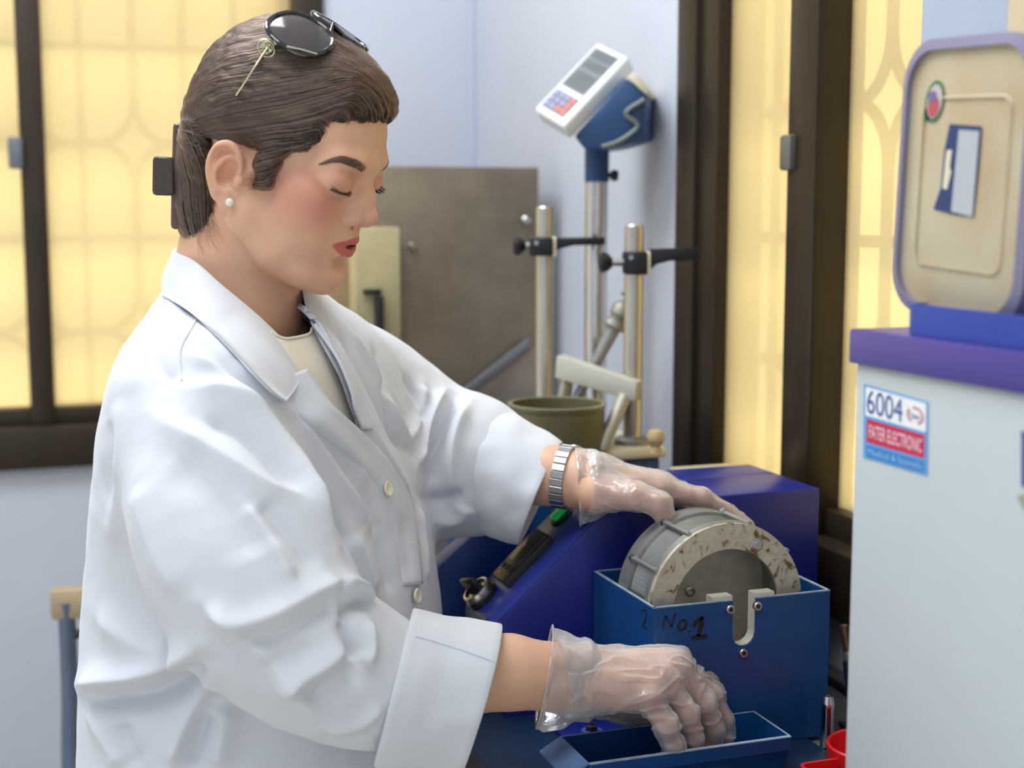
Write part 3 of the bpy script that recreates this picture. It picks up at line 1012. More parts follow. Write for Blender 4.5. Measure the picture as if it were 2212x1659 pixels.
# ------------------------------------------------------------------ lab coat: torso and sleeves in one cloth surface (camera-heading axes), folds pressed in along lines
def zof(py, d): return camP(0, py, d)[2]
TORSO = [  # row, left, right, depth centre, half width
    (575, 398, 638, 1.275, 0.052), (615, 374, 658, 1.28, 0.066), (655, 360, 700, 1.285, 0.102), (700, 347, 752, 1.29, 0.158),
    (760, 330, 800, 1.295, 0.198), (820, 316, 828, 1.30, 0.208), (900, 292, 852, 1.30, 0.205), (1000, 270, 880, 1.30, 0.195),
    (1100, 253, 902, 1.30, 0.185), (1200, 240, 922, 1.30, 0.180), (1330, 228, 938, 1.30, 0.178), (1450, 228, 945, 1.30, 0.180),
    (1659, 226, 952, 1.30, 0.188), (1900, 210, 945, 1.30, 0.195), (2250, 190, 945, 1.30, 0.20)]
NEAR_SLEEVE = [  # px, py, depth, radius (m)
    (418, 905, 1.150, 0.040), (445, 975, 1.125, 0.0575), (474, 1095, 1.105, 0.0685), (522, 1212, 1.090, 0.0715), (592, 1325, 1.085, 0.0690),
    (675, 1408, 1.090, 0.0590), (785, 1460, 1.110, 0.0535), (845, 1478, 1.125, 0.0460)]
FAR_SLEEVE = [
    (745, 870, 1.44, 0.062), (815, 890, 1.455, 0.063), (880, 935, 1.46, 0.061), (940, 985, 1.455, 0.064), (1005, 1003, 1.445, 0.064), (1030, 1010, 1.44, 0.060)]

def build_coat():
    f = Field((-0.47, 0.94, 0.62), (0.02, 1.60, 1.37), 0.0040)
    x, y, z = f.grid((slice(None),)*3)
    T = np.array([(zof(r, d), (camP(l, r, d)[0]+camP(q, r, d)[0])/2, (camP(q, r, d)[0]-camP(l, r, d)[0])/2, d, hw) for r, l, q, d, hw in TORSO])
    o = np.argsort(T[:, 0]); T = T[o]
    zz = f.ax[2]
    g = lambda k: np.interp(zz, T[:, 0], T[:, k]).astype(np.float32)[None, None, :]
    ker = np.exp(-np.linspace(-2, 2, 11)**2); ker /= ker.sum()
    def sm(a): 
        b = np.pad(a[0, 0], 5, mode='edge'); return np.convolve(b, ker, 'valid').astype(np.float32)[None, None, :]
    cx, a, cy, b = [sm(g(k)) for k in (1, 2, 3, 4)]
    yy = y-cy
    xx = x-cx-yy*0.16
    q = (np.abs(xx/a)**2.25+np.abs(yy/b)**2.25)**(1/2.25)
    e = (q-1)*np.minimum(a, b)*0.85
    top = z-np.float32(zof(560, 1.27))
    f.d = np.minimum(f.d, np.maximum(e, top).astype(np.float32))
    def ch(tab, k, kf):
        pts = [camP(p, r, d) for p, r, d, _ in tab]; rs = [t[3] for t in tab]
        q = catmull(pts, 3); rr = np.interp(np.linspace(0, len(rs)-1, len(q)), range(len(rs)), rs)
        g = f.clone()
        for i in range(len(q)-1): g.cap(q[i], q[i+1], rr[i], rr[i+1], k)
        h = np.maximum(kf-np.abs(f.d-g.d), 0)/kf
        f.d = np.minimum(f.d, g.d)-h*h*kf*0.25
    ch(FAR_SLEEVE, 0.02, 0.035)
    # shoulder caps
    f.cap(camP(560, 735, 1.27), camP(430, 838, 1.155), 0.052, 0.040, 0.035)
    ch(NEAR_SLEEVE, 0.012, 0.016)
    # cut the sleeves where the cuffs take over, and the hem far below
    def plane(p, n, lo, hi):
        s = f.sl(lo, hi)
        X, Y, Z = f.grid(s); n = np.asarray(n)/np.linalg.norm(n)
        f.d[s] = np.maximum(f.d[s], ((X-p[0])*n[0]+(Y-p[1])*n[1]+(Z-p[2])*n[2]).astype(np.float32))
    global UNDER
    UNDER = f.mesh(-0.007)
    V, F = f.mesh()
    V = relax(V, F, 3, 0.5)
    return V, F

CV, CF = build_coat()
# finer mesh where the camera looks: one catmull-like split
def split(V, F):
    E = np.concatenate([F[:, [i, (i+1) % 4]] for i in range(4)])
    Es = np.sort(E, 1)
    key = Es[:, 0].astype(np.int64)*len(V)+Es[:, 1]
    u, inv = np.unique(key, return_inverse=True)
    a, b = u//len(V), u % len(V)
    me = (V[a]+V[b])/2
    fc = V[F].mean(1)
    nV, nE, n = len(V), len(u), len(F)
    e = [inv[i*n:(i+1)*n]+nV for i in range(4)]
    c = np.arange(n)+nV+nE
    Q = [np.stack([F[:, i], e[i], c, e[(i-1) % 4]], 1) for i in range(4)]
    return np.concatenate([V, me, fc]), np.concatenate(Q)
CV, CF = split(CV, CF)
CV = relax(CV, CF, 2, 0.5)

FOLDS = [  # amplitude mm (+ out, - in), half width mm, pixel path; (width may differ left/right)
    # near sleeve
    (7, 15, [(405, 838), (480, 850), (560, 897), (618, 975), (655, 1055), (700, 1140)]),
    (-5, 12, [(430, 905), (520, 935), (590, 1000), (640, 1075)]),
    (5, 14, [(325, 891), (415, 947), (485, 989), (569, 1045), (639, 1080), (723, 1177)]),
    (-5, 26, [(370, 985), (450, 1050), (520, 1130), (560, 1210)]),
    (5, 9, [(527, 1080), (583, 1163), (639, 1261)]),
    (-4, 12, [(560, 1075), (625, 1150), (690, 1235)]),
    (6, 13, [(440, 1300), (500, 1340), (575, 1332), (688, 1275), (735, 1254)]),
    (-5, 12, [(500, 1385), (590, 1375), (680, 1330), (735, 1300)]),
    (6, 9, [(730, 1256), (775, 1270), (815, 1305)]),
    (-8, 8, [(742, 1335), (768, 1306), (815, 1300)]),
    (-7, 8, [(742, 1335), (755, 1385), (772, 1430)]),
    (5, 9, [(790, 1335), (800, 1400), (790, 1440)]),
    (6, 13, [(600, 1500), (639, 1471), (709, 1429), (748, 1385)]),
    (-5, 14, [(660, 1520), (720, 1480), (780, 1450)]),
    (4, 10, [(443, 1296), (541, 1387), (632, 1478), (680, 1540)]),
    (-3, 14, [(690, 1395), (620, 1420), (560, 1440)]),
    (4, 12, [(700, 1575), (780, 1560), (830, 1520)]),
    (3, 22, [(300, 1040), (310, 1120), (345, 1210), (400, 1290)]),
    # back
    (12, 15, [(172, 1480), (230, 1468), (300, 1456), (380, 1429), (432, 1398)]),
    (-11, 15, [(178, 1512), (260, 1510), (330, 1500), (400, 1462), (440, 1425)]),
    (7, 13, [(370, 1659), (394, 1589), (425, 1520), (457, 1455)]),
    (-7, 12, [(415, 1659), (432, 1590), (452, 1530)]),
    (6, 16, [(470, 1659), (478, 1590), (490, 1520)]),
    (-6, 14, [(255, 1560), (270, 1610), (300, 1659)]),
    (6, 18, [(190, 1520), (230, 1590), (270, 1659)]),
    (-3, 14, [(235, 900), (240, 1000), (232, 1100)]),
    (3, 18, [(262, 850), (262, 950), (250, 1080), (245, 1200)]),
    (-3, 14, [(300, 745), (340, 790), (380, 830)]),
    (2.5, 10, [(330, 700), (365, 715), (395, 745)]),
    (5, 20, [(205, 1330), (300, 1390), (380, 1400)]),
    # chest
    (5, 10, [(390, 752), (440, 785), (485, 814), (555, 905), (610, 985), (667, 1087), (720, 1180)]),
    (-4, 11, [(440, 760), (520, 830), (590, 920), (660, 1020), (720, 1130), (775, 1240)]),
    (5, 11, [(500, 770), (562, 835), (667, 933), (750, 1045), (820, 1156)]),
    (-4, 11, [(600, 870), (690, 950), (775, 1060), (835, 1170)]),
    (4, 11, [(639, 891), (700, 935), (757, 989), (800, 1050)]),
    (-4, 12, [(800, 1130), (830, 1200), (850, 1290)]),
    (4, 12, [(760, 1150), (790, 1220), (810, 1280)]),
    (-3, 10, [(868, 1110), (876, 1180), (880, 1250)]),
    (3, 10, [(905, 1090), (915, 1180), (920, 1260)]),
    # far side and sleeve
    (4, 9, [(690, 690), (743, 790), (800, 920), (850, 1010), (890, 1080)]),
    (-4, 9, [(720, 690), (775, 790), (825, 890), (870, 980)]),
    (4, 9, [(745, 700), (800, 790), (850, 890), (885, 960)]),
    (-7, 10, [(815, 768), (828, 840), (855, 930), (890, 985)]),
    (7, 10, [(962, 842), (935, 891), (905, 960), (895, 1010)]),
    (-8, 9, [(985, 856), (958, 919), (935, 989), (925, 1050)]),
    (6, 9, [(1016, 866), (985, 933), (974, 1010), (975, 1080)]),
    (-5, 9, [(870, 805), (900, 860), (905, 920)]),
    (5, 10, [(915, 830), (905, 890), (875, 960)]),
    (5, 14, [(930, 1130), (990, 1120), (1010, 1090)]),
    (-4, 12, [(905, 1075), (960, 1080), (1000, 1060)]),
]

def press_folds(V, F):
    W = cam2room(V)
    tri = np.concatenate([F[:, [0, 1, 2]], F[:, [0, 2, 3]]])
    bvh = BVHTree.FromPolygons([Vector(v) for v in W], [tuple(int(i) for i in t) for t in tri])
    N = vnormals(W, F)
    D = np.zeros(len(V))
    view = W-CAMPOS; view /= np.linalg.norm(view, axis=1)[:, None]
    for amp, wd, path in FOLDS:
        q = catmull(path, 10)
        pts = []
        for px, py in q:
            h, n = hit(bvh, px, py)
            if h is not None: pts.append(h)
        if len(pts) < 3: continue
        pts = np.array(pts)
        wd = wd/1000
        lo, hi = pts.min(0)-3*wd, pts.max(0)+3*wd
        m = np.where(((W > lo) & (W < hi)).all(1))[0]
        if len(m) == 0: continue
        best = np.full(len(m), 9.0); tt = np.zeros(len(m))
        n = len(pts)
        for i in range(n-1):
            if np.linalg.norm(pts[i+1]-pts[i]) > 0.05: continue      # the path jumps to another sheet
            a, b = pts[i], pts[i+1]; ab = b-a
            t = np.clip(((W[m]-a)@ab)/(ab@ab+1e-12), 0, 1)
            d = np.linalg.norm(W[m]-a-t[:, None]*ab, axis=1)
            k = d < best
            best[k] = d[k]; tt[k] = (i+t[k])/(n-1)
        fade = sstep(0.0, 0.18, tt)*sstep(1.0, 0.82, tt)
        D[m] += 1.6*amp/1000*np.exp(-(best/wd)**1.5*1.6)*(0.25+0.75*fade)
    nz = Noise3(21)
    D += 0.0012*nz(V*22)+0.0006*nz(V*60+5)
    return V+room2cam(N*D[:, None]), F
CV, CF = press_folds(CV, CF)
CV = relax(CV, CF, 1, 0.4)

def loft(rings, closed_ring=True):
    """rings: (k, n, 3) -> V, F quads"""
    R = np.asarray(rings); k, n = R.shape[:2]
    V = R.reshape(-1, 3); F = []
    for i in range(k-1):
        for j in range(n if closed_ring else n-1):
            F.append((i*n+j, i*n+(j+1) % n, (i+1)*n+(j+1) % n, (i+1)*n+j))
    return V, np.array(F)

def cuff(rows, thick, n=96, seed=1, flare=0.0):
    """a turned-back cuff; rows: (top px,py), (bottom px,py), depth, half depth, depth of top and bottom shift"""
    nz = Noise3(seed)
    rings = []
    C = []
    for (t, b, d, r, bx) in rows:
        P0, P1 = camP(*t, d), camP(*b, d)
        C.append(((P0+P1)/2, (P0-P1)/2, np.array([bx, r, 0])))
    q = np.linspace(0, len(C)-1, 15)
    ang = np.linspace(0, 2*PI, n, endpoint=False)
    for s in q:
        i = min(int(s), len(C)-2); t = s-i
        c, A, B = [C[i][k]*(1-t)+C[i+1][k]*t for k in range(3)]
        p = c+np.cos(ang)[:, None]*A+np.sin(ang)[:, None]*B
        out = (p-c)/np.linalg.norm(p-c, axis=1)[:, None]
        p = p+out*(0.0030*nz(p*22)+0.0016*nz(p*55+4))[:, None]
        rings.append((p, out))
    L = [p for p, o in rings]
    e = rings[-1]
    ax = rings[-1][0].mean(0)-rings[0][0].mean(0); ax /= np.linalg.norm(ax)
    L += [e[0]+ax*0.0012-e[1]*0.0010, e[0]+ax*0.0012-e[1]*(thick-0.001)]
    L += [p-o*thick for p, o in rings[::-1]]
    s = rings[0]
    L = [s[0]-s[1]*thick*0.9, s[0]-ax*0.0015-s[1]*0.0012]+L
    return loft(np.array(L))
# ------------------------------------------------------------------ neck opening, collar, front edges, buttons, undershirt
def proj(V):
    """camera-heading points -> pixels"""
    x, y, z = V[:, 0], V[:, 1], V[:, 2]-CAMZ
    fw = y*cp-z*sp
    up = y*sp+z*cp
    return CX+FPX*x/fw, CY-FPX*up/fw

def in_poly(px, py, poly):
    r = np.zeros(len(px), bool); n = len(poly)
    for i in range(n):
        x0, y0 = poly[i]; x1, y1 = poly[(i+1) % n]
        c = ((y0 > py) != (y1 > py)) & (px < (x1-x0)*(py-y0)/(y1-y0+1e-9)+x0)
        r ^= c
    return r

def bvh_of(V, F):
    tri = np.concatenate([F[:, [0, 1, 2]], F[:, [0, 2, 3]]])
    return BVHTree.FromPolygons([Vector(v) for v in cam2room(V)], [tuple(int(i) for i in t) for t in tri])
CBVH = bvh_of(CV, CF)                                # coat before the neck is opened

def chit(px, py, lift=0.0):
    """point on the coat seen at a pixel, lifted towards the outside (camera-heading axes)"""
    h, n = hit(CBVH, px, py)
    if h is None: return None, None
    p = room2cam(h); n = room2cam(n)
    return p+n*lift, n

OPENING = [(300, 500), (376, 560), (430, 600), (520, 690), (600, 770), (648, 815), (672, 858), (708, 905), (748, 935), (772, 948), (768, 915), (752, 870), (735, 820), (712, 775), (690, 735), (668, 690), (655, 640), (640, 560), (500, 500)]
_px, _py = proj(CV)
_n = vnormals(CV, CF)
_vd = (CV-np.array([0, 0, CAMZ])); _vd /= np.linalg.norm(_vd, axis=1)[:, None]
_facing = (_n*_vd).sum(1) < 0.12
_cut = in_poly(_px, _py, OPENING) & _facing
_cut |= CV[:, 2] > zof(604, 1.28)
_cut |= CV[:, 2] > zof(0, 1.28)+0*CV[:, 2]+9
def snap(V, F, poly, reach=14):
    """moves the open rim of a cut sheet onto the cutting line"""
    E = np.concatenate([F[:, [i, (i+1) % 4]] for i in range(4)])
    key = np.sort(E, 1); key = key[:, 0]*len(V)+key[:, 1]
    u, c = np.unique(key, return_counts=True)
    rim = np.unique(np.concatenate([u[c == 1]//len(V), u[c == 1] % len(V)]))
    px, py = proj(V[rim])
    P_ = np.stack([px, py], 1); best = np.full(len(rim), 1e9); tgt = P_.copy()
    for i in range(len(poly)-1):
        a, b = np.array(poly[i], float), np.array(poly[i+1], float); ab = b-a
        t = np.clip(((P_-a)@ab)/(ab@ab+1e-9), 0, 1); q = a+t[:, None]*ab
        d = np.linalg.norm(P_-q, axis=1); k = d < best
        best[k] = d[k]; tgt[k] = q[k]
    m = best < reach
    dep = V[rim][:, 1]
    V = V.copy()
    V[rim[m]] = np.array([camP(tgt[i][0], tgt[i][1], dep[i]) for i in np.where(m)[0]])
    return V
COATV, COATF = clip_mesh(CV, CF, ~_cut)
COATV = snap(COATV, COATF, [tuple(p) for p in catmull(OPENING, 5)])

def sheet(rows, thick, lift_dir=None):
    """rows (k, n, 3): a strip of cloth given by its outer face; thickness goes inwards"""
    R = np.asarray(rows); k, n = R.shape[:2]
    du = np.gradient(R, axis=0); dv = np.gradient(R, axis=1)
    N = np.cross(du, dv); N /= np.linalg.norm(N, axis=2)[:, :, None]+1e-12
    c = R.reshape(-1, 3).mean(0)-np.array([0, 0, CAMZ])
    if (N.reshape(-1, 3)@c).mean() > 0: N = -N          # face the camera side
    B = R-N*thick
    V = np.concatenate([R.reshape(-1, 3), B.reshape(-1, 3)])
    F = []; o = k*n
    for i in range(k-1):
        for j in range(n-1):
            a, b, c_, d = i*n+j, i*n+j+1, (i+1)*n+j+1, (i+1)*n+j
            F.append((a, b, c_, d)); F.append((o+d, o+c_, o+b, o+a))
    for i in range(k-1):
        for j in (0, n-1):
            a, b = i*n+j, (i+1)*n+j
            F.append((a, b, o+b, o+a) if j == 0 else (b, a, o+a, o+b))
    for j in range(n-1):
        for i in (0, k-1):
            a, b = i*n+j, i*n+j+1
            F.append((b, a, o+a, o+b) if i == 0 else (a, b, o+b, o+a))
    return V, np.array(F)

COLLAR = [  # fold line, outer edge (pixels, depth)
    ((657, 797, 1.228), (619, 866, 1.190)), ((632, 760, 1.212), (590, 844, 1.172)), ((600, 722, 1.198), (556, 811, 1.152)), ((560, 684, 1.190), (515, 768, 1.138)),
    ((520, 650, 1.188), (470, 722, 1.135)), ((478, 616, 1.192), (425, 686, 1.150)), ((430, 574, 1.206), (385, 657, 1.185)), ((392, 549, 1.236), (356, 640, 1.238)),
    ((376, 541, 1.275), (351, 633, 1.285)), ((392, 536, 1.315), (372, 624, 1.335)), ((450, 556, 1.345), (445, 630, 1.385)), ((530, 598, 1.352), (548, 650, 1.410)),
    ((606, 640, 1.345), (640, 662, 1.405)), ((645, 664, 1.330), (688, 700, 1.368)), ((670, 708, 1.315), (714, 748, 1.338)), ((692, 742, 1.302), (731, 782, 1.316))]
def build_collar():
    a = catmull([camP(*s[0]) for s in COLLAR], 6); b = catmull([camP(*s[1]) for s in COLLAR], 6)
    core = np.array([camP(525, 640, 1.27)[0], 1.27])
    rows = []
    nz = Noise3(61)
    for i in range(len(a)):
        p, q = a[i], b[i]
        out = np.append((p[:2]+q[:2])/2-core, 0.0); out /= np.linalg.norm(out)
        r = []
        st = p-out*0.007+np.array([0, 0, -0.030])      # stand inside the neck
        r.append(st); r.append(st*0.45+p*0.55-out*0.0025)
        r.append(p-out*0.0018+np.array([0, 0, 0.0006]))
        for s in np.linspace(0, 1, 9):
            bulge = math.sin(PI*min(1, s*1.0))*0.0045+0.002*math.exp(-(s/0.12)**2)
            w = p*(1-s)+q*s+out*bulge
            w = w+out*0.0012*nz((w*45)[None])[0]
            if i < 47 or i > 73:                                   # lies on the coat on the near side and at the back
                X_, Y_ = proj(w[None])
                hp, hn = chit(X_[0], Y_[0])
                if hp is not None:
                    lim = hp[1]-0.0045-0.0035*s
                    if w[1] > lim:
                        sc = (w[1]+(lim-w[1])*min(1, 0.25+2.2*s))/w[1]
                        w = np.array([w[0]*sc, w[1]*sc, CAMZ+(w[2]-CAMZ)*sc])
            r.append(w)
        rows.append(r)
    R = np.array(rows)
    for _ in range(2):
        R[1:-1, 3:] = R[1:-1, 3:]*0.5+(R[:-2, 3:]+R[2:, 3:])*0.25
    # doubled cloth: outer face R, inner face pulled towards the body
    k, n = R.shape[:2]
    du = np.gradient(R, axis=0); dv = np.gradient(R, axis=1)
    N = np.cross(du, dv); N /= np.linalg.norm(N, axis=2)[:, :, None]+1e-12
    c = np.array([core[0], core[1], camP(525, 640, 1.27)[2]])
    O = R[:, 6:].reshape(-1, 3)-c
    if (N[:, 6:].reshape(-1, 3)*O).sum(1).mean() < 0: N = -N
    B = R-N*0.0026
    V = np.concatenate([R.reshape(-1, 3), B.reshape(-1, 3)]); F = []; o = k*n
    for i in range(k-1):
        for j in range(n-1):
            a_, b_, c_, d_ = i*n+j, i*n+j+1, (i+1)*n+j+1, (i+1)*n+j
            F.append((a_, b_, c_, d_)); F.append((o+d_, o+c_, o+b_, o+a_))
        for j in (0, n-1):
            F.append((i*n+j, (i+1)*n+j, o+(i+1)*n+j, o+i*n+j))
    for i in (0, k-1):
        for j in range(n-1):
            F.append((i*n+j, i*n+j+1, o+i*n+j+1, o+i*n+j))
    return V, np.array(F)

def edge_strip(line, across, lift, thick=0.0022, n=7, default_d=None):
    """a front edge: pixel line (free edge) and the pixel offset across it; hugs the coat and stands off it at the free edge"""
    q = catmull(line, 6)
    rows = []
    last = None
    for i, (px, py) in enumerate(q):
        t = i/(len(q)-1)
        ax = np.interp(t, np.linspace(0, 1, len(across)), [a[0] for a in across]); ay = np.interp(t, np.linspace(0, 1, len(across)), [a[1] for a in across])
        lf = np.interp(t, np.linspace(0, 1, len(lift)), lift)
        r = []
        for s in np.linspace(0, 1, n):
            p, nn = chit(px+ax*s, py+ay*s)
            if p is None: p, nn = last
            last = (p, nn)
            h = 0.0010+lf*(1-s)**1.6+0.0012*math.sin(PI*s)-(0.0035*max(0, (s-0.8)/0.2))
            r.append(p+nn*h)
        rows.append(r)
    R = np.array(rows)
    for _ in range(2):
        R[1:-1] = R[1:-1]*0.5+(R[:-2]+R[2:])*0.25
    return sheet(R, thick)

COLLAR_V, COLLAR_F = build_collar()
LAPEL_N = edge_strip([(655, 800), (676, 842), (699, 886), (742, 922), (790, 962), (838, 1010), (868, 1058), (888, 1130), (900, 1200), (906, 1262)],
                     [(-46, 18), (-52, 20), (-52, 22), (-48, 14), (-44, 8), (-42, 4)], [0.004, 0.012, 0.007, 0.004, 0.003])
LAPEL_F = edge_strip([(672, 706), (700, 752), (722, 796), (740, 845), (752, 885), (775, 930)],
                     [(22, -16), (34, -14), (40, -8), (36, -4)], [0.003, 0.007, 0.008, 0.003])

def undershirt():
    V, F = UNDER
    px, py = proj(V)
    poly = [(560, 690), (585, 716), (612, 729), (640, 727), (668, 719), (674, 704), (760, 780), (830, 960), (800, 1000), (640, 880), (540, 780)]
    V, F = split(V, F); V = relax(V, F, 2, 0.5)
    px, py = proj(V)
    k = in_poly(px, py, poly) & ((vnormals(V, F)*((V-np.array([0, 0, CAMZ])))).sum(1) < 0.02)
    V, F = clip_mesh(V, F, k)
    return snap(V, F, [tuple(p) for p in catmull(NECKLINE, 6)], 10), F
NECKLINE = [(585, 716), (612, 729), (640, 727), (668, 719), (674, 704)]

def button_mesh(px, py, tilt=0):
    p, n = chit(px, py)
    P0 = cam2room(p+n*0.0035); N = cam2room(n)
    m = MB()
    m.lathe(P0, N, [(0.0001, -0.0005), (0.0062, -0.0005), (0.0068, 0.0004), (0.0068, 0.0012), (0.0062, 0.0019), (0.0048, 0.0016), (0.0042, 0.0012), (0.0001, 0.0010)], 28, cap=False)
    return m, P0, N
# ------------------------------------------------------------------ forearms and hands (camera-heading axes), gloves over them
def Pc(t): return camP(t[0], t[1], t[2])
NEAR_ARM = dict(
    fore=[(880, 1462, 1.125, 0.034), (1000, 1456, 1.148, 0.0335), (1100, 1452, 1.165, 0.0315), (1195, 1462, 1.182, 0.0285), (1240, 1468, 1.188, 0.0275)],
    fingers=[  # MCP, PIP, DIP, tip with radii; index .. little
        [(1462, 1432, 1.232, 0.0108), (1535, 1500, 1.240, 0.0092), (1563, 1558, 1.244, 0.0080), (1568, 1604, 1.242, 0.0068)],
        [(1452, 1442, 1.212, 0.0112), (1518, 1518, 1.216, 0.0095), (1540, 1578, 1.220, 0.0082), (1530, 1625, 1.220, 0.0070)],
        [(1430, 1468, 1.192, 0.0106), (1482, 1540, 1.192, 0.0090), (1500, 1595, 1.196, 0.0078), (1488, 1636, 1.200, 0.0066)],
        [(1398, 1505, 1.174, 0.0098), (1440, 1568, 1.172, 0.0080), (1455, 1612, 1.176, 0.0070), (1442, 1645, 1.184, 0.0060)]],
    thumb=[(1285, 1500, 1.226, 0.0135), (1395, 1545, 1.250, 0.0118), (1470, 1578, 1.258, 0.0100), (1535, 1600, 1.254, 0.0078)],
    wrist=(1225, 1466, 1.187))
FAR_ARM = dict(
    fore=[(1010, 1010, 1.43, 0.036), (1110, 1018, 1.405, 0.0325), (1185, 1026, 1.39, 0.0300), (1240, 1034, 1.380, 0.0275), (1275, 1040, 1.376, 0.0265)],
    fingers=[
        [(1420, 1056, 1.366, 0.0108), (1515, 1078, 1.372, 0.0095), (1568, 1108, 1.378, 0.0082), (1612, 1138, 1.384, 0.0070)],
        [(1425, 1052, 1.386, 0.0110), (1508, 1078, 1.398, 0.0096), (1552, 1108, 1.406, 0.0083), (1588, 1142, 1.410, 0.0070)],
        [(1408, 1060, 1.404, 0.0104), (1470, 1092, 1.416, 0.0090), (1500, 1124, 1.420, 0.0078), (1520, 1150, 1.420, 0.0066)],
        [(1385, 1072, 1.418, 0.0096), (1425, 1104, 1.428, 0.0080), (1440, 1130, 1.430, 0.0070), (1450, 1155, 1.430, 0.0060)]],
    thumb=[(1290, 1068, 1.352, 0.0135), (1372, 1072, 1.336, 0.0118), (1424, 1088, 1.330, 0.0106), (1442, 1128, 1.333, 0.0082)],
    wrist=(1262, 1038, 1.378))

def build_hand(A, skip_fore=False, h=0.0013):
    pts = [Pc(t) for t in A['fore']]+[Pc(t) for fg in A['fingers'] for t in fg]+[Pc(t) for t in A['thumb']]
    lo = np.min(pts, 0)-0.045; hi = np.max(pts, 0)+0.045
    f = Field(lo, hi, h)
    q = [Pc(t) for t in A['fore']]
    f.chain(q, [t[3] for t in A['fore']], 0.005)
    w = Pc(A['wrist'])
    up = np.array([0, 0, 1.0])
    for i, fg in enumerate(A['fingers']):
        p = [Pc(t) for t in fg]; r = [t[3] for t in fg]
        off = (p[0]-w)
        s = w+off*0.10+(p[0]-np.mean([Pc(g[0]) for g in A['fingers']], 0))*0.35
        f.cap(s, p[0], 0.0165, r[0]*1.25, 0.016)               # metacarpal
    for i, fg in enumerate(A['fingers']):
        p = [Pc(t) for t in fg]; r = [t[3] for t in fg]
        g = f.clone()
        g.cap(p[0], p[1], r[0], r[1]*0.98, 0.004); g.cap(p[1], p[2], r[1]*0.98, r[2], 0.004); g.cap(p[2], p[3], r[2], r[3], 0.004)
        g.ell(p[1], (r[1]*1.06,)*3, 0.004)
        kf = 0.005
        hh = np.maximum(kf-np.abs(f.d-g.d), 0)/kf
        f.d = np.minimum(f.d, g.d)-hh*hh*kf*0.25
    p = [Pc(t) for t in A['thumb']]; r = [t[3] for t in A['thumb']]
    f.cap(w*0.7+p[0]*0.3, p[0], 0.018, 0.0155, 0.016)
    f.cap(p[0], p[1], 0.0155, r[1]*1.05, 0.010); f.cap(p[1], p[2], r[1], r[2], 0.005); f.cap(p[2], p[3], r[2], r[3], 0.004)
    return f

def wrinkle(V, F, amp, fr, seed, axis):
    """crumples of thin film: stretched noise along the hand"""
    nz = Noise3(seed); n2 = Noise3(seed+1)
    N = vnormals(V, F)
    a = np.asarray(axis)/np.linalg.norm(axis)
    t = (V@a)[:, None]*a
    Q = (V-t)*fr+t*fr*0.35
    warp = np.stack([n2(V*40), n2(V*40+7), n2(V*40+13)], 1)*0.8
    w = 1-np.abs(nz(Q+warp))*2.2                          # ridged
    w = np.clip(w, -0.2, 1)**2*np.sign(np.clip(w, -0.2, 1))
    return V+N*(amp*w+amp*0.6*nz(V*55))[:, None]

FN = build_hand(NEAR_ARM); FF = build_hand(FAR_ARM)
HNV, HNF = FN.mesh(); HNV = relax(HNV, HNF, 2, 0.4)
HFV, HFF = FF.mesh(); HFV = relax(HFV, HFF, 2, 0.4)

def arm_colour(V, A):
    c = np.tile(np.array(srgb(216, 170, 142)[:3]), (len(V), 1))
    for fg in A['fingers']:
        for j, wgt in ((0, 0.35), (1, 0.4), (3, 0.55)):
            p = Pc(fg[j]); w = np.exp(-((V-p)**2).sum(1)/(0.011**2))*wgt
            c = c*(1-w[:, None])+np.array(srgb(206, 130, 112)[:3])*w[:, None]
    return c

def glove(fld, A, start, seed, cuffrows, amp):
    V, F = fld.mesh(0.0016)
    ax = Pc(A['fingers'][1][0])-Pc(A['wrist'])
    a = ax/np.linalg.norm(ax)
    V = relax(V, F, 1, 0.4)
    V = wrinkle(V, F, amp, 95, seed, ax)
    s = Pc(start)
    keep = (V-s)@a > -0.012
    V, F = clip_mesh(V, F, keep)
    # loose cuff
    nz = Noise3(seed+5)
    ang = np.linspace(0, 2*PI, 120, endpoint=False)
    rings = []
    C = []
    for (t, b, d, r) in cuffrows:
        P0, P1 = camP(*t, d), camP(*b, d)
        C.append(((P0+P1)/2, (P0-P1)/2, np.array([0.0, r, 0])))
    for s_ in np.linspace(0, len(C)-1, 26):
        i = min(int(s_), len(C)-2); t = s_-i
        c, Aa, B = [C[i][k]*(1-t)+C[i+1][k]*t for k in range(3)]
        p = c+np.cos(ang)[:, None]*Aa+np.sin(ang)[:, None]*B
        out = (p-c)/np.linalg.norm(p-c, axis=1)[:, None]
        amp2 = 0.0006+0.0032*s_/(len(C)-1)
        p = p+out*(amp2*(nz(np.stack([np.cos(ang)*2.2, np.sin(ang)*2.2, np.full(120, s_*1.3)], 1)+9)+0.5*nz(np.stack([np.cos(ang)*5, np.sin(ang)*5, np.full(120, s_*1.0)], 1)+3)))[:, None]
        rings.append(p)
    # rolled rim
    e = rings[-1]; c = e.mean(0); out = (e-c)/np.linalg.norm(e-c, axis=1)[:, None]; axv = (rings[-1].mean(0)-rings[-4].mean(0)); axv /= np.linalg.norm(axv)
    for t in range(1, 8):
        an = t/8*2*PI
        rings.append(e+out*0.0011*math.sin(an)+axv*0.0011*(1-math.cos(an)))
    v2, f2 = loft(np.array(rings))
    return np.concatenate([V, v2]), np.concatenate([F, f2+len(V)])

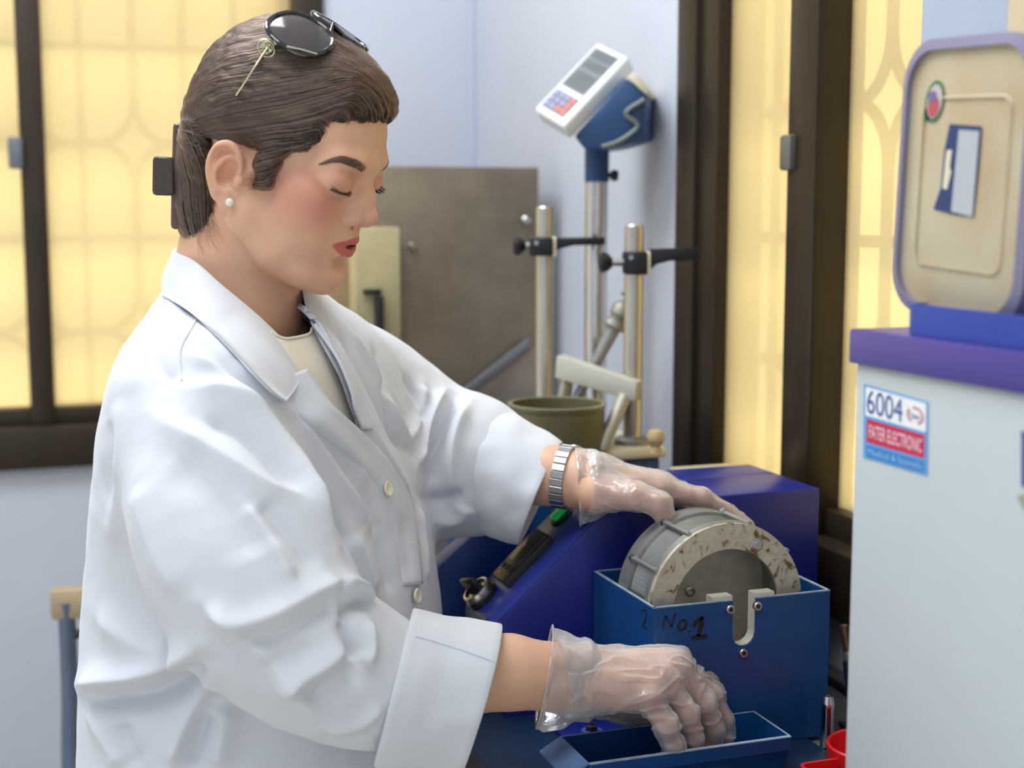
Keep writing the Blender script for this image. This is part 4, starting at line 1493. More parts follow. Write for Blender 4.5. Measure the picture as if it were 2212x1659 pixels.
GNV, GNF = glove(FN, NEAR_ARM, (1232, 1467, 1.188), 31,
                 [((1300, 1404), (1292, 1536), 1.192, 0.0270), ((1276, 1382), (1270, 1554), 1.191, 0.0335), ((1258, 1380), (1250, 1558), 1.19, 0.0345), ((1228, 1373), (1215, 1564), 1.186, 0.0360), ((1206, 1366), (1172, 1567), 1.183, 0.0375), ((1198, 1362), (1160, 1566), 1.181, 0.0385)], 0.0021)
GFV, GFF = glove(FF, FAR_ARM, (1290, 1042, 1.375), 47,
                 [((1340, 1010), (1330, 1085), 1.374, 0.0220), ((1318, 988), (1312, 1108), 1.374, 0.0300), ((1296, 977), (1296, 1116), 1.375, 0.0335), ((1268, 970), (1272, 1128), 1.377, 0.0350), ((1246, 968), (1256, 1134), 1.378, 0.0360)], 0.0011)

def glove_mat():
    m = bpy.data.materials.new('clear_film'); m.use_nodes = True
    nt = m.node_tree; N, L = nt.nodes, nt.links
    N.clear()
    out = N.new('ShaderNodeOutputMaterial')
    tp = N.new('ShaderNodeBsdfTransparent'); tp.inputs[0].default_value = (0.97, 0.97, 0.97, 1)
    df = N.new('ShaderNodeBsdfDiffuse'); df.inputs[0].default_value = (0.93, 0.93, 0.94, 1)
    gl = N.new('ShaderNodeBsdfGlossy'); gl.inputs['Roughness'].default_value = 0.12; gl.inputs['Color'].default_value = (1, 1, 1, 1)
    fr = N.new('ShaderNodeFresnel'); fr.inputs['IOR'].default_value = 1.55
    tc = N.new('ShaderNodeTexCoord')
    nz = N.new('ShaderNodeTexNoise'); nz.inputs['Scale'].default_value = 90; nz.inputs['Detail'].default_value = 4; nz.inputs['Distortion'].default_value = 1.2
    L.new(tc.outputs['Object'], nz.inputs['Vector'])
    bp = N.new('ShaderNodeBump'); bp.inputs['Strength'].default_value = 0.35; bp.inputs['Distance'].default_value = 0.0025
    L.new(nz.outputs['Fac'], bp.inputs['Height'])
    L.new(bp.outputs['Normal'], gl.inputs['Normal']); L.new(bp.outputs['Normal'], fr.inputs['Normal'])
    lw = N.new('ShaderNodeLayerWeight'); lw.inputs['Blend'].default_value = 0.35; L.new(bp.outputs['Normal'], lw.inputs['Normal'])
    mr = N.new('ShaderNodeMapRange'); mr.inputs['To Min'].default_value = 0.12; mr.inputs['To Max'].default_value = 0.62
    L.new(lw.outputs['Facing'], mr.inputs['Value'])
    m1 = N.new('ShaderNodeMixShader'); L.new(mr.outputs['Result'], m1.inputs[0]); L.new(tp.outputs[0], m1.inputs[1]); L.new(df.outputs[0], m1.inputs[2])
    mf = N.new('ShaderNodeMath'); mf.operation = 'MULTIPLY_ADD'; mf.inputs[1].default_value = 0.75; mf.inputs[2].default_value = 0.02; mf.use_clamp = True
    L.new(fr.outputs[0], mf.inputs[0])
    m2 = N.new('ShaderNodeMixShader'); L.new(mf.outputs[0], m2.inputs[0]); L.new(m1.outputs[0], m2.inputs[1]); L.new(gl.outputs[0], m2.inputs[2])
    L.new(m2.outputs[0], out.inputs[0])
    return m
M_GLOVE = glove_mat()
# ------------------------------------------------------------------ equipment on the bench
M_BLUE = pbr('blue_enamel', srgb(12, 66, 122), 0.36, spec=0.5, noise=0.22, nscale=14, bump=0.06, bscale=260)
M_BLUED = pbr('deep_blue_enamel', srgb(20, 34, 124), 0.36, spec=0.5, noise=0.2, nscale=10, bump=0.05, bscale=260)
M_BLUEE = pbr('worn_edge', srgb(150, 166, 186), 0.5, noise=0.4, nscale=60)
M_STEEL = pbr('steel', srgb(196, 194, 190), 0.28, metal=1.0, noise=0.12, nscale=60)
M_CHROME = pbr('chrome', srgb(226, 222, 216), 0.10, metal=1.0)
M_GALV = pbr('galvanised', srgb(172, 172, 166), 0.42, metal=0.85, noise=0.25, nscale=30)
M_BLACK = pbr('black_plastic', srgb(26, 26, 28), 0.38, noise=0.2, nscale=40)
M_INK = pbr('black_ink', srgb(14, 14, 18), 0.6)
M_CREAM = pbr('cream_plastic', srgb(226, 216, 188), 0.5, noise=0.06, nscale=8)
M_WHITEP = pbr('white_paint', srgb(222, 226, 226), 0.5, noise=0.04, nscale=6)
U = lambda a: np.asarray(a, float)

def rusty_mat():
    m, nt, b = new_mat('stained_steel')
    N, L = nt.nodes, nt.links
    tc = N.new('ShaderNodeTexCoord')
    nz = N.new('ShaderNodeTexNoise'); nz.inputs['Scale'].default_value = 62; nz.inputs['Detail'].default_value = 5; nz.inputs['Roughness'].default_value = 0.55; nz.inputs['Distortion'].default_value = 1.6
    n2 = N.new('ShaderNodeTexNoise'); n2.inputs['Scale'].default_value = 18; n2.inputs['Detail'].default_value = 4
    L.new(tc.outputs['Object'], nz.inputs['Vector']); L.new(tc.outputs['Object'], n2.inputs['Vector'])
    cr = N.new('ShaderNodeValToRGB')
    e = cr.color_ramp.elements
    e[0].position = 0.36; e[0].color = srgb(122, 96, 62); e[1].position = 0.452; e[1].color = srgb(206, 194, 168)
    e.new(0.62).color = srgb(218, 208, 186)
    L.new(nz.outputs['Fac'], cr.inputs['Fac'])
    mx = N.new('ShaderNodeMix'); mx.data_type = 'RGBA'; mx.blend_type = 'MULTIPLY'; mx.inputs['Factor'].default_value = 0.5
    L.new(cr.outputs[0], mx.inputs['A']); L.new(n2.outputs['Fac'], mx.inputs['B'])
    c3 = N.new('ShaderNodeMix'); c3.data_type = 'RGBA'; c3.inputs['Factor'].default_value = 0.55
    L.new(mx.outputs['Result'], c3.inputs['A']); L.new(cr.outputs[0], c3.inputs['B'])
    L.new(c3.outputs['Result'], b.inputs['Base Color'])
    b.inputs['Metallic'].default_value = 0.45; b.inputs['Roughness'].default_value = 0.45
    return m
M_RUST = rusty_mat()
M_DRUMIN = pbr('drum_plate', srgb(214, 202, 180), 0.5, metal=0.2, noise=0.25, nscale=50)

# ---- blue water tank of the slake test with its slot
bx = at_z(1408, 1640, BZ+0.006)                       # front lower left corner
BU0, BV0 = float(bx[0]), float(bx[1])
BU1 = float(at_v(1793, 1290, BV0)[0])
BTOP = float(at_v(1408, 1315, BV0)[2])
BV1 = float(at_u(1283, 1235, BU0)[1])
BZ0 = BZ+0.006
tank = empty('water_tank', (BU0, BV0, BZ0), 'open blue metal tank with a slotted front, handwritten NO.1 and the mesh drum inside', 'tank')
def slot_tank():
    t = 0.0022
    su = float(at_v(1608, 1330, BV0)[0]); sw = (float(at_v(1633, 1330, BV0)[0])-float(at_v(1583, 1330, BV0)[0]))/2
    sb = float(at_v(1604, 1396, BV0)[2])
    m = MB()
    # front with a U slot: outline polygon
    pts = [(BU0, BZ0), (BU1, BZ0), (BU1, BTOP), (su+sw, BTOP), (su+sw, sb+sw)]
    for k in range(0, 9):
        a = -PI*k/8; pts.append((su+sw*math.cos(a), sb+sw+sw*math.sin(a)))
    pts += [(su-sw, sb+sw), (su-sw, BTOP), (BU0, BTOP)]
    cl = []
    for p in pts:
        if not cl or math.hypot(p[0]-cl[-1][0], p[1]-cl[-1][1]) > 1e-5: cl.append(p)
    m.prism([(u, BV0, z) for u, z in cl], (0, t, 0))
    fr = m.build('front_panel', M_BLUE, tank)
    for nm, a, b in (('side_panel', (BU0, BV0+t, BZ0), (BU0+t, BV1, BTOP)), ('side_panel', (BU1-t, BV0+t, BZ0), (BU1, BV1, BTOP)),
                     ('back_panel', (BU0+t, BV1-t, BZ0), (BU1-t, BV1, BTOP)), ('tank_floor', (BU0+t, BV0+t, BZ0), (BU1-t, BV1-t, BZ0+0.002))):
        m = MB(); m.box(a, b); m.build(nm, M_BLUE, tank, smooth=False)
    # bright worn rim
    e = 0.0009
    m = MB()
    for a, b in ((BU0, su-sw), (su+sw, BU1)):
        m.box((a, BV0-0.0003, BTOP-0.0002), (b, BV0+t+0.0002, BTOP+e))
    m.box((BU0-0.0002, BV0, BTOP-0.0002), (BU0+t+0.0002, BV1, BTOP+e)); m.box((BU1-t-0.0002, BV0, BTOP-0.0002), (BU1+0.0002, BV1, BTOP+e))
    m.box((BU0, BV1-t, BTOP-0.0002), (BU1, BV1+0.0002, BTOP+e))
    m.build('rim_edge', M_BLUEE, tank, smooth=False, label='paint-worn bright edge of the tank')
    # white bearing block behind the slot
    m = MB()
    w = 0.020
    o = 0.0002
    out = [(su-sw-w, sb-0.010), (su+sw+w, sb-0.010), (su+sw+w, BTOP+0.004), (su+sw-0.0005, BTOP+0.004), (su+sw-0.0005, sb+sw)]
    for k in range(0, 9):
        a = -PI*k/8; out.append((su+(sw-0.0005)*math.cos(a), sb+sw+(sw-0.0005)*math.sin(a)))
    out += [(su-sw+0.0005, BTOP+0.004), (su-sw-w, BTOP+0.004)]
    cl = []
    for p in out:
        if not cl or math.hypot(p[0]-cl[-1][0], p[1]-cl[-1][1]) > 1e-5: cl.append(p)
    m.prism([(u, BV0+t+o, z) for u, z in cl], (0, 0.012, 0))
    m.build('bearing_block', pbr('bearing_plastic', srgb(206, 200, 182), 0.5, noise=0.2, nscale=50), tank, smooth=False, label='pale plastic bearing block around the slot')
    # socket screws
    for px, py in ((1575, 1315), (1634, 1308), (1603, 1409)):
        p = at_v(px, py, BV0)
        m = MB(); m.lathe(p, (0, -1, 0), [(0.0042, 0), (0.0042, 0.0032), (0.0036, 0.004), (0.0022, 0.004), (0.0020, 0.0020), (0.0001, 0.0020)], 20, cap=False)
        sc = m.build('screw', M_STEEL, tank)
        m = MB(); m.lathe(p, (0, -1, 0), [(0.0021, 0.0021), (0.0001, 0.0022)], 6, cap=False); m.build('screw_socket', M_BLACK, sc)
    return su, sw, sb
SLU, SLW, SLB = slot_tank()

def ink_text(strokes, plane_pt, width, name, parent, off, label=None, wmap=None):
    """marker strokes: pixel polylines laid on a face, raised by a hair"""
    m = MB()
    for st in strokes:
        q = catmull(st, 5) if len(st) > 2 else np.array(st, float)
        P3 = [plane_pt(x, y) for x, y in q]
        n = len(P3)
        L_, R_ = [], []
        for i in range(n):
            d = P3[min(i+1, n-1)]-P3[max(i-1, 0)]; d = d/(np.linalg.norm(d)+1e-12)
            s = np.cross(d, off); s /= np.linalg.norm(s)
            w = width*(0.8+0.4*math.sin(PI*i/max(1, n-1)))
            L_.append(P3[i]+s*w/2+off*0.0003); R_.append(P3[i]-s*w/2+off*0.0003)
        vs = L_+R_
        m.faces(vs, [(i, i+1, n+i+1, n+i) for i in range(n-1)])
    return m.build(name, M_INK, parent, smooth=False, label=label)
fp = lambda x, y: at_v(x, y, BV0)
ink_text([[(1431, 1356), (1438, 1330)], [(1438, 1330), (1450, 1354)], [(1450, 1354), (1459, 1324)],
          [(1476, 1338), (1466, 1348), (1468, 1360), (1478, 1358), (1482, 1346), (1476, 1338)], [(1487, 1363), (1489, 1366)]], fp, 0.0021, 'marker_text', tank, U((0, -1, 0)), 'black marker writing NO.1')
ink_text([[(1497, 1353), (1506, 1343), (1517, 1332)], [(1517, 1332), (1515, 1350), (1507, 1374)], [(1493, 1379), (1508, 1376), (1527, 1374)]], fp, 0.0040, 'marker_text', tank, U((0, -1, 0)))
ink_text([[(1387, 1322), (1392, 1317), (1396, 1325), (1394, 1340), (1389, 1352), (1397, 1358)]], lambda x, y: at_u(x, y, BU0), 0.0018, 'marker_text', tank, U((-1, 0, 0)))

# ---- mesh drum standing in the tank
DC = at_v(1570, 1311, BV0+0.016)                      # centre of the front ring
DR = abs(float(at_v(1567, 1126, BV0+0.016)[2])-DC[2])*0.97
DLEN = 0.070
drum = empty('mesh_drum', (DC[0], DC[1]+DLEN/2, DC[2]-DR), 'round steel mesh drum with stained end rings standing in the blue tank', 'drum')
ax = U((0, 1, 0))
m = MB(); ri = DR*0.695
m.lathe(DC, ax, [(DR, 0), (DR, 0.004), (ri, 0.004), (ri, 0.0)], 96, closed=True); m.build('front_ring', M_RUST, drum)
m = MB(); m.lathe(DC, ax, [(DR, 0.004), (DR+0.0008, 0.0046), (DR+0.0008, 0.012), (DR-0.001, 0.0125), (DR-0.0035, 0.012), (DR-0.0035, 0.004)], 96, closed=True); m.build('front_band', M_GALV, drum)
m = MB(); m.lathe(DC+ax*(DLEN-0.020), ax, [(DR-0.003, 0), (DR+0.0006, 0.0004), (DR+0.0006, 0.018), (DR+0.0012, 0.018), (DR+0.0012, 0.020), (DR-0.003, 0.020)], 96, closed=True); m.build('rear_band', M_GALV, drum)
m = MB(); m.lathe(DC+ax*(DLEN-0.006), ax, [(DR-0.002, 0), (DR-0.002, 0.004), (0.0001, 0.004), (0.0001, 0)], 96, cap=False); m.build('rear_plate', M_DRUMIN, drum)
# woven mesh wall: real wires, one part
def drum_mesh():
    rm = DR*0.955
    m = MB()
    n = 112; rows = 17
    v0, v1 = 0.010, DLEN-0.018
    w = 0.00044
    for i in range(n):
        a = 2*PI*i/n
        c, s = math.cos(a), math.sin(a)
        o = U((c, 0, s)); t = U((-s, 0, c))
        p0, p1 = DC+o*rm+ax*v0, DC+o*rm+ax*v1
        vs = [p0+t*w, p0+o*w*1.6, p0-t*w, p0-o*w*1.6, p1+t*w, p1+o*w*1.6, p1-t*w, p1-o*w*1.6]
        m.faces(vs, [(0, 1, 5, 4), (1, 2, 6, 5), (2, 3, 7, 6), (3, 0, 4, 7)])
    for k in range(rows):
        h = v0+(v1-v0)*(k+0.5)/rows
        prof = [(rm+w*2.6, h), (rm+w*0.8, h+w*1.2), (rm-w*1.2, h), (rm+w*0.8, h-w*1.2)]
        m.lathe(DC, ax, prof, 120, closed=True)
    o = m.build('wire_mesh', M_GALV, drum); o['kind'] = 'stuff'
    return o
drum_mesh()
for k, deg in enumerate((118, 151, 72, 36, 222, 270, 318)):
    a = math.radians(deg); o = U((math.cos(a), 0, math.sin(a)))
    m = MB()
    p = DC+o*(DR+0.0012)
    m.tube([p+ax*0.004, p+ax*(DLEN-0.010)], 0.0024, 10)
    rod = m.build('tie_rod', M_GALV, drum)
    m = MB(); m.lathe(p+ax*(DLEN-0.014), ax, [(0.0001, -0.003), (0.0040, -0.003), (0.0040, 0.003), (0.0001, 0.003)], 6, cap=False); m.build('nut', M_STEEL, rod)
p = at_v(1633, 1176, BV0+0.016)
m = MB(); m.lathe(p, -ax, [(0.0062, 0), (0.0062, 0.0022), (0.0050, 0.003), (0.0001, 0.003)], 24, cap=False)
b_ = m.build('ring_bolt', M_STEEL, drum); 
m = MB(); m.lathe(p, -ax, [(0.0042, 0.003), (0.0042, 0.0048), (0.0001, 0.0048)], 6, cap=False); m.build('bolt_head', M_STEEL, b_)
p = at_v(1490, 1277, BV0+0.016+DLEN-0.006)
m = MB(); m.lathe(p, -ax, [(0.0050, 0), (0.0050, 0.0020), (0.0040, 0.0026), (0.0024, 0.0026), (0.0022, 0.0012), (0.0001, 0.0012)], 20, cap=False); m.build('plate_screw', M_STEEL, drum)

# ---- drive unit with the sloped console
HV0 = BV1+0.006                                       # its near face
pA = at_v(1065, 1356, HV0); pB = at_v(1250, 1162, HV0); pT = at_v(1560, 1068, HV0)
HTOP = float(pT[2])-0.001
HU1 = min(float(at_v(1772, 1060, HV0)[0]), WU-0.030)
HV1 = HV0+0.150
sl = (pB[2]-pA[2])/(pB[0]-pA[0])
uK = pA[0]+(HTOP-pA[2])/sl                            # where the slope meets the top
mach = empty('slake_machine', (pA[0], HV0, BZ), 'blue drive unit with a sloped switch console standing behind the slotted tank', 'machine')
CW = 0.092                                            # console depth
m = MB()
prof = [(pA[0]+0.012, BZ+0.004), (HU1, BZ+0.004), (HU1, HTOP), (uK, HTOP), (pA[0], pA[2]), (pA[0], pA[2]-0.03), (pA[0]+0.012, pA[2]-0.045)]
m.prism([(u, HV0, z) for u, z in prof], (0, CW, 0), 0.0025)
m.box((uK+0.004, HV0+CW-0.001, BZ+0.004), (HU1, HV1, HTOP), 0.0025)
m.build('housing', M_BLUED, mach)
sdir = U((1, 0, sl)); sdir /= np.linalg.norm(sdir); snor = U((-sdir[2], 0, sdir[0]))
def on_slope(px, py):
    """point on the sloped console seen at a pixel"""
    r = _ray(px, py); p0 = U((pA[0], HV0, pA[2]))
    k = np.dot(p0-CAMPOS, snor)/np.dot(r, snor)
    return CAMPOS+r*k
def slope_box(m, c, du, dv, h0, h1, bev=0.001):
    a = c-sdir*du/2; 
    vs = []
    for h in (h0, h1):
        for sx, sy in ((-1, -1), (1, -1), (1, 1), (-1, 1)):
            vs.append(c+sdir*sx*du/2+ax*sy*dv/2+snor*h)
    m.hexa(vs, bev)
cs = on_slope(1137, 1212)
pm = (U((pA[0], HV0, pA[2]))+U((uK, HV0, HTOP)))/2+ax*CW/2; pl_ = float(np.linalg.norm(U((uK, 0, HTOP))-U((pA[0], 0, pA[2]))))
m = MB(); slope_box(m, pm, pl_-0.006, CW-0.004, -0.001, 0.0012, 0.0006); m.build('console_lit_face', pbr('panel_lit_blue', srgb(48, 62, 152), 0.3, noise=0.15, nscale=14), mach, label='console face in blue lightened to look lit')  # thin plate added; its lighter blue stands in for light on the slope
m = MB(); slope_box(m, cs, 0.066, 0.040, -0.01, 0.010, 0.002); mt = m.build('counter_body', M_BLACK, mach)
m = MB(); slope_box(m, cs+sdir*0.010, 0.040, 0.034, 0.0095, 0.0112, 0.0006); m.build('display', pbr('display_face', srgb(52, 52, 54), 0.25), mt)
m = MB()
for i in range(3):
    slope_box(m, cs-sdir*0.018+ax*(i-1)*0.010, 0.006, 0.007, 0.0095, 0.012, 0.0006)
m.build('counter_keys', pbr('key_black', srgb(16, 16, 18), 0.5), mt)
m = MB(); slope_box(m, cs-sdir*0.027+ax*0.008, 0.002, 0.010, 0.0096, 0.0106, 0.0002); m.build('key_legend', pbr('orange_print', srgb(200, 120, 70), 0.5), mt)
m = MB(); slope_box(m, cs+sdir*0.029-ax*0.003, 0.002, 0.012, 0.0096, 0.0106, 0.0002); m.build('key_legend', pbr('grey_print', srgb(150, 150, 150), 0.5), mt)
ck = on_slope(1216, 1116)
m = MB(); m.lathe(ck, snor, [(0.0145, -0.002), (0.0145, 0.002), (0.0125, 0.0035), (0.0001, 0.0035)], 32, cap=False); sw_ = m.build('switch_bezel', M_BLACK, mach)
def green_mat():
    m_, nt, b = new_mat('green_lamp')
    b.inputs['Base Color'].default_value = srgb(10, 150, 70); b.inputs['Roughness'].default_value = 0.25
    b.inputs['Emission Color'].default_value = srgb(10, 170, 80); b.inputs['Emission Strength'].default_value = 0.25
    return m_
m = MB(); slope_box(m, ck+snor*0.004, 0.019, 0.014, 0, 0.0045, 0.0015); m.build('green_rocker', green_mat(), sw_, label='lit green rocker of the power switch')
cn = on_slope(1047, 1292)
m = MB(); m.lathe(cn, snor, [(0.0175, -0.001), (0.0175, 0.007), (0.0001, 0.007)], 36, cap=False); kb = m.build('knob_base', M_BLACK, mach)
m = MB(); m.lathe(cn, snor, [(0.0160, 0.007), (0.0165, 0.011), (0.0155, 0.015), (0.0130, 0.0155), (0.0128, 0.0125), (0.0001, 0.0125)], 36, cap=False); m.build('knob_ring', M_STEEL, kb)
m = MB(); 
hd = sdir*0.35+ax*-0.94; hd /= np.linalg.norm(hd); hs = np.cross(snor, hd)
vs = []
for h in (0.012, 0.029):
    for sx, sy in ((-1, -1), (1, -1), (1, 1), (-1, 1)):
        vs.append(cn+hd*sx*0.0125+hs*sy*0.0038*(1 if h < 0.02 else 0.7)+snor*h)
m.hexa(vs, 0.0015); m.build('knob_grip', M_BLACK, kb)
m = MB(); slope_box(m, on_slope(1037, 1320), 0.010, 0.05, -0.0003, 0.0006, 0.0002); m.build('worn_strip', pbr('bare_metal', srgb(120, 122, 128), 0.45, metal=0.4, noise=0.3, nscale=40), mach)
# blue panel of the unit's far side, rising behind the sleeve
m = MB()
pb = at_v(935, 1215, HV1+0.02); pc = at_v(1030, 1130, HV1+0.02)
m.prism([(pb[0]-0.010, HV1, BZ+0.004), (pA[0]+0.06, HV1, BZ+0.004), (pA[0]+0.10, HV1, pc[2]+0.02), (pc[0], HV1, pc[2]), (pb[0], HV1, pb[2])], (0, 0.03, 0), 0.002)
m.build('rear_guard', pbr('sky_blue_enamel', srgb(30, 78, 160), 0.4, noise=0.15, nscale=12), mach)
# base plate with its corner bolt
m = MB(); m.box((BU0-0.145, BV0-0.115, BZ), (BU1-0.02, HV0+0.02, BZ+0.0056), 0.001); m.build('base_plate', pbr('base_blue', srgb(22, 48, 78), 0.4, noise=0.2, nscale=12), mach)
pf = at_z(1278, 1580, BZ+0.010)
m = MB(); m.box((pf[0]-0.030, pf[1]-0.016, BZ+0.004), (pf[0]+0.045, pf[1]+0.030, BZ+0.010), 0.0008); ft = m.build('foot_lug', M_BLUED, mach)
m = MB(); m.lathe(pf, (0, 0, 1), [(0.010, 0), (0.010, 0.0015), (0.0001, 0.0015)], 28, cap=False); wa = m.build('washer', pbr('blue_washer', srgb(70, 84, 150), 0.4), ft)
m = MB(); m.lathe(pf, (0, 0, 1), [(0.0058, 0.0015), (0.0058, 0.006), (0.0048, 0.0068), (0.0001, 0.0068)], 6, cap=False); m.build('hex_bolt', M_BLACK, ft)

# ---- loose blue tray in front of the tank
TZ = BZ+0.0058
th = 0.034
q0 = at_z(1272, 1650, TZ+th); q1 = at_z(1738, 1612, TZ+th); q2 = at_z(1650, 1574, TZ+th)
q1 = U((q1[0], q0[1], q1[2]))
TU0, TU1, TV0 = float(q0[0]), float(q1[0]), float(q0[1])
TV1 = BV0-0.004
tray = empty('sample_tray', ((TU0+TU1)/2, (TV0+TV1)/2, TZ), 'shallow folded blue sheet-metal tray with bent end lips under the lower gloved hand', 'tray')
t = 0.0014; sp_ = 0.004
m = MB(); m.box((TU0+sp_, TV0+sp_, TZ), (TU1-sp_, TV1-sp_, TZ+t)); m.build('tray_floor', M_BLUE, tray, smooth=False)
def wall(a, b, c, d, nm):
    a, b, c, d = map(U, (a, b, c, d)); n = np.cross(b-a, d-a); n = n/np.linalg.norm(n)*t
    m = MB(); m.hexa([a, b, b+n, a+n, d, c, c+n, d+n]); return m.build(nm, M_BLUE, tray, smooth=False)
wall((TU0+sp_, TV0+sp_, TZ), (TU1-sp_, TV0+sp_, TZ), (TU1, TV0, TZ+th), (TU0, TV0, TZ+th), 'long_wall')
wall((TU1-sp_, TV1-sp_, TZ), (TU0+sp_, TV1-sp_, TZ), (TU0, TV1, TZ+th), (TU1, TV1, TZ+th), 'long_wall')
wall((TU1-sp_, TV0+sp_, TZ), (TU1-sp_, TV1-sp_, TZ), (TU1, TV1, TZ+th), (TU1, TV0, TZ+th), 'end_wall')
wall((TU0+sp_, TV1-sp_, TZ), (TU0+sp_, TV0+sp_, TZ), (TU0, TV0, TZ+th), (TU0, TV1, TZ+th), 'end_wall')
m = MB(); m.hexa([(TU0, TV0, TZ+th-0.001), (TU0, TV1, TZ+th-0.001), (TU0-0.020, TV1, TZ+th-0.012), (TU0-0.020, TV0, TZ+th-0.012), (TU0, TV0, TZ+th+0.001), (TU0, TV1, TZ+th+0.001), (TU0-0.020, TV1, TZ+th-0.010), (TU0-0.020, TV0, TZ+th-0.010)]); m.build('end_lip', pbr('lip_lit_blue', srgb(92, 122, 168), 0.4, noise=0.25, nscale=40), tray, smooth=False, label='bent end lip in blue lightened as if catching the light')  # lip colour lightened from the tray blue to look lit
m = MB(); m.box((TU0, TV0-0.003, TZ+th-0.012), (TU1, TV0-0.0005, TZ+th+0.0005), 0.0005); m.build('hem', M_BLUE, tray, smooth=False)
m = MB(); m.box((TU0, TV0-0.0033, TZ+th), (TU1, TV0+0.0005, TZ+th+0.0009)); m.box((TU0, TV1-0.0005, TZ+th-0.0002), (TU1, TV1+0.0009, TZ+th+0.0006)); m.box((TU1-0.0006, TV0, TZ+th-0.0002), (TU1+0.0009, TV1, TZ+th+0.0007)); m.build('worn_rim', M_BLUEE, tray, smooth=False)
# ---- grey rock pinched in the lower hand
def rock(c, r, seed):
    rr = np.random.default_rng(seed)
    bm = bmesh.new(); bmesh.ops.create_icosphere(bm, subdivisions=3, radius=1.0)
    nz = Noise3(seed)
    V = np.array([v.co[:] for v in bm.verts])
    pl = rr.normal(size=(11, 3)); pl /= np.linalg.norm(pl, axis=1)[:, None]
    k = 1/np.maximum((V@pl.T)/rr.uniform(0.72, 0.95, 11)[None], 1.0).max(1)
    V = V*k[:, None]*(1+0.05*nz(V*3)[:, None]+0.03*nz(V*8)[:, None])
    V = V*np.asarray(r)
    F = [[v.index for v in f.verts] for f in bm.faces]; bm.free()
    return V+np.asarray(c), F
M_ROCK = pbr('grey_rock', srgb(150, 140, 124), 0.85, noise=0.4, nscale=120, bump=0.8, bscale=300, col2=srgb(92, 84, 74))
rc = P(1528, 1500, 1.246)
v, f_ = rock(rc, (0.014, 0.013, 0.022), 5)
tag(mesh_obj('rock', v, f_, M_ROCK, origin=(rc[0], rc[1], rc[2]-0.018)), 'small grey rock pinched in the gloved hand over the tray', 'rock')

# ---- polished steel pin standing beside the tank
pp = at_z(1785, 1622, BZ+0.001)
pr = 0.0062
PH = float(at_v(1785, 1503, pp[1])[2])-BZ
pin = empty('steel_pin', (pp[0], pp[1], BZ+0.001), 'polished round steel pin with chamfered tip standing beside the blue tank', 'pin')
m = MB(); m.lathe(pp, (0, 0, 1), [(pr, 0), (pr, PH-0.010), (pr*0.98, PH-0.0085), (pr*0.80, PH-0.002), (pr*0.74, PH-0.001), (pr*0.5, PH-0.001), (pr*0.46, PH-0.004), (0.0001, PH-0.004)], 40, cap=False)
m.build('shaft', M_CHROME, pin)
# ---- light plate under it
m = MB(); q = at_z(1770, 1606, BZ); m.box((q[0]-0.018, q[1]-0.030, BZ), (q[0]+0.016, q[1]+0.012, BZ+0.001), 0.0003)
tag(m.build('steel_plate', pbr('dull_plate', srgb(186, 184, 176), 0.4, metal=0.6, noise=0.1, nscale=30), origin=(q[0], q[1], BZ)), 'thin dull steel plate lying under the polished pin', 'plate')

# ---- red divided organiser tray
M_RED = pbr('red_plastic', srgb(205, 28, 28), 0.32, spec=0.5, noise=0.08, nscale=20)
rz = BZ+0.006
r0 = at_z(1698, 1668, BZ+0.030); 
RU0, RV1 = float(at_z(1716, 1648, BZ+0.03)[0]), float(at_z(1800, 1640, BZ+0.03)[1])
ORG = empty('organiser_tray', (RU0+0.05, RV1-0.05, rz), 'glossy red plastic divided tray with a round bowl in front of the pin', 'organiser')
def ring_wall(m, outline, z0, z1, t, bev=0.0012):
    n = len(outline); o = [U((x, y, 0)) for x, y in outline]
    c = sum(o)/n
    inn = []
    for i in range(n):
        a, b, d = o[i-1], o[i], o[(i+1) % n]
        e1 = (b-a)/np.linalg.norm(b-a); e2 = (d-b)/np.linalg.norm(d-b)
        nn = U((-(e1+e2)[1], (e1+e2)[0], 0)); nn /= np.linalg.norm(nn)
        if np.dot(nn, c-b) < 0: nn = -nn
        inn.append(b+nn*t)
    tb = bmesh.new()
    rings = [[tb.verts.new((p[0], p[1], z)) for p in q] for q, z in ((o, z0), (o, z1), (inn, z1), (inn, z0))]
    for A, B in zip(rings, rings[1:]+rings[:1]):
        for i in range(n): tb.faces.new([A[i], A[(i+1) % n], B[(i+1) % n], B[i]])
    bmesh.ops.recalc_face_normals(tb, faces=tb.faces)
    m.merge(tb)
def rrect(u0, v0, u1, v1, r, n=5):
    out = []
    for cx, cy, a0 in ((u1-r, v1-r, 0), (u0+r, v1-r, 90), (u0+r, v0+r, 180), (u1-r, v0+r, 270)):
        for k in range(n+1):
            a = math.radians(a0+90*k/n); out.append((cx+r*math.cos(a), cy+r*math.sin(a)))
    return out
m = MB(); ring_wall(m, rrect(RU0, RV1-0.085, RU0+0.052, RV1, 0.008), rz, rz+0.025, 0.003); m.build('square_cell', M_RED, ORG, smooth=True, angle=50)
m = MB(); m.prism([(x, y, rz) for x, y in rrect(RU0+0.002, RV1-0.083, RU0+0.050, RV1-0.002, 0.007)], (0, 0, 0.002)); m.build('cell_floor', M_RED, ORG, smooth=False)
br = 0.040; bc = U((min(RU0+0.098, PU-br-0.008), RV1+0.004, rz))
m = MB(); m.lathe(bc, (0, 0, 1), [(br*0.8, 0), (br*0.97, 0.012), (br, 0.030), (br-0.0015, 0.0315), (br-0.003, 0.030), (br*0.93-0.003, 0.012), (br*0.76, 0.002), (0.0001, 0.002)], 56, cap=False); m.build('round_bowl', M_RED, ORG)
